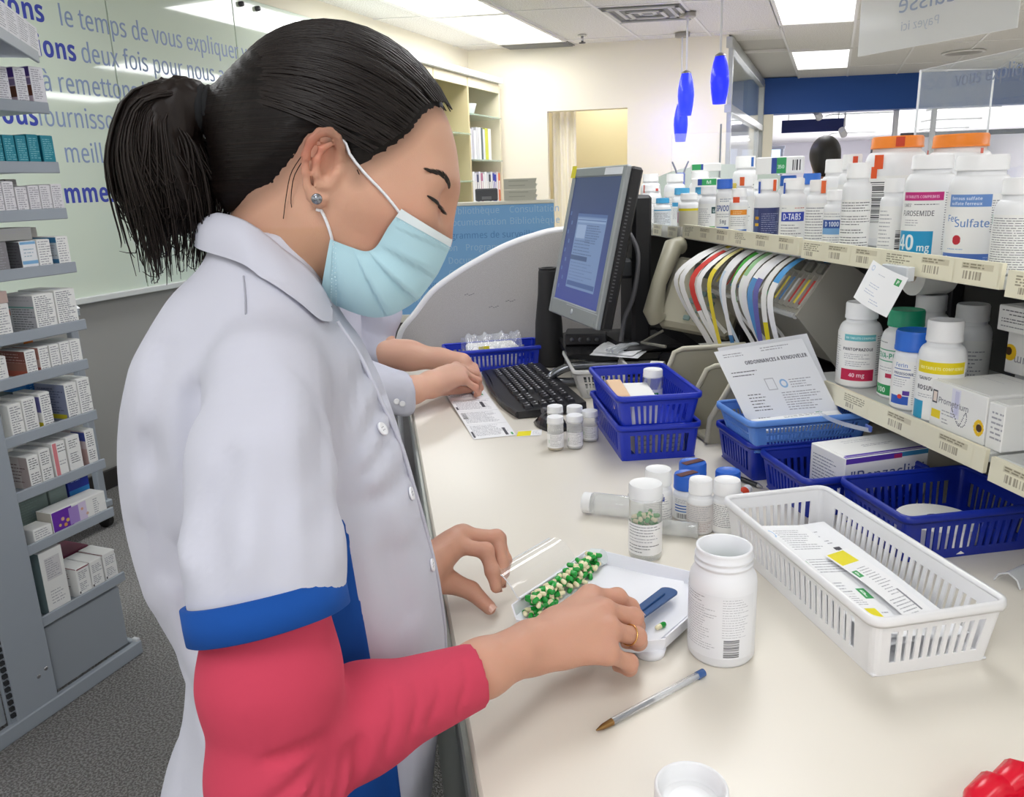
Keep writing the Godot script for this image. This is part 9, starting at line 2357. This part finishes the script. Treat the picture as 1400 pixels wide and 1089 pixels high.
func build_distant_head() -> void:
	var at := V(3.05, 0.0, -5.3)
	var o := thing("person", "dark-haired head of a customer just showing above the far bottles", "person", at)
	var f := Field.new()
	f.ell(V(0, 1.52, 0), Basis.IDENTITY, V(0.085, 0.115, 0.1), 0.02)
	f.cone(V(0, 1.44, 0), V(0, 1.33, 0), 0.055, 0.065, 0.03)
	f.cone(V(-0.17, 1.26, 0), V(0.17, 1.26, 0), 0.08, 0.08, 0.05)
	f.cone(V(0, 1.25, 0), V(0, 0.9, 0), 0.16, 0.16, 0.05)
	f.chain([V(-0.09, 0.9, 0), V(-0.09, 0.08, 0)], [0.1, 0.06], 0.04)
	f.chain([V(0.09, 0.9, 0), V(0.09, 0.08, 0)], [0.1, 0.06], 0.04)
	f.chain([V(-0.2, 1.25, 0), V(-0.25, 0.98, 0), V(-0.22, 0.75, 0.05)], [0.055, 0.045, 0.035], 0.03)
	f.chain([V(0.2, 1.25, 0), V(0.25, 0.98, 0), V(0.22, 0.75, 0.05)], [0.055, 0.045, 0.035], 0.03)
	var s := Nets.new()
	s.paint = func(p: Vector3, n: Vector3) -> Color: return (C("b98a70") if p.y > 1.34 else C("4a5260")).srgb_to_linear()
	s.add(f, V(-0.33, 0.0, -0.22), V(0.33, 1.66, 0.22), 0.02)
	part("body", s.done(), skin_mt("skin"), o)
	var hf := Field.new()
	hf.ell(V(0, 1.545, 0.012), Basis.IDENTITY, V(0.098, 0.122, 0.112), 0.02)
	hf.ell(V(0, 1.47, 0.04), Basis.IDENTITY, V(0.09, 0.09, 0.08), 0.03)
	var hs := Nets.new()
	hs.add(hf, V(-0.14, 1.33, -0.15), V(0.14, 1.69, 0.17), 0.012)
	part("hair", hs.done(), mt("hair_dark_far", "1c1917", 0.5), o)
func lift_off(f: Field, act: PackedInt32Array, p: Vector3, gap: float) -> Vector3:
	for it in 2:
		var d := f.at(p, act)
		if d >= gap: return p
		var e := 0.002
		p += V(f.at(p + V(e, 0, 0), act) - d, f.at(p + V(0, e, 0), act) - d, f.at(p + V(0, 0, e), act) - d).normalized() * (gap - d)
	return p
const LAMP := 1.7
const WINDOW := 2.2
const HALL := 26.0
func _ready() -> void:
	rng.seed = 20240
	var cam := Camera3D.new(); cam.name = "camera"
	var right := Vector3(0.98574, -0.03372, 0.16486)
	var down := Vector3(-0.07462, -0.96573, 0.24860)
	var fwd := Vector3(0.15083, -0.25735, -0.95447)
	cam.transform = Transform3D(Basis(right, -down, -fwd), Vector3(0, 1.42, 0))
	cam.fov = rad_to_deg(2.0 * atan(544.5 / 1100.0)); cam.near = 0.02; cam.far = 60.0
	add_child(cam); cam.current = true
	var we := WorldEnvironment.new(); we.name = "environment"
	var env := Environment.new()
	env.background_mode = Environment.BG_SKY
	var sky := Sky.new(); var psm := ProceduralSkyMaterial.new()
	psm.sky_top_color = C("b8c8e0"); psm.sky_horizon_color = C("dfe6f0"); psm.ground_bottom_color = C("9a9a98"); psm.ground_horizon_color = C("d0d4d8")
	sky.sky_material = psm; env.sky = sky
	env.ambient_light_source = Environment.AMBIENT_SOURCE_DISABLED
	env.tonemap_mode = Environment.TONE_MAPPER_LINEAR
	env.tonemap_exposure = 1.0
	env.sdfgi_enabled = true; env.ssao_enabled = true; env.ssil_enabled = true
	we.environment = env
	add_child(we)
	atlas = Image.create(2048, 2048, false, Image.FORMAT_RGB8)
	atlas.fill(C("f4f4f2"))
	atlas_mat = StandardMaterial3D.new(); atlas_mat.roughness = 0.55; atlas_mat.resource_name = "printed_card"
	gloss_mat = StandardMaterial3D.new(); gloss_mat.roughness = 0.3; gloss_mat.resource_name = "printed_label"
	page_two = Image.create(1536, 1536, false, Image.FORMAT_RGB8)
	page_two.fill(C("f4f4f2"))
	page_mat = StandardMaterial3D.new(); page_mat.roughness = 0.6; page_mat.resource_name = "printed_paper"; page_mat.cull_mode = BaseMaterial3D.CULL_DISABLED
	build_room()
	build_counter_shell()
	build_upper_bottles()
	build_lower_bottles()
	build_counter_things()
	build_workstation()
	build_desk()
	build_gondola()
	build_pharmacist()
	build_colleague()
	build_distant_head()
	var tex := ImageTexture.create_from_image(atlas)
	atlas_mat.albedo_texture = tex; gloss_mat.albedo_texture = tex
	page_mat.albedo_texture = ImageTexture.create_from_image(page_two)
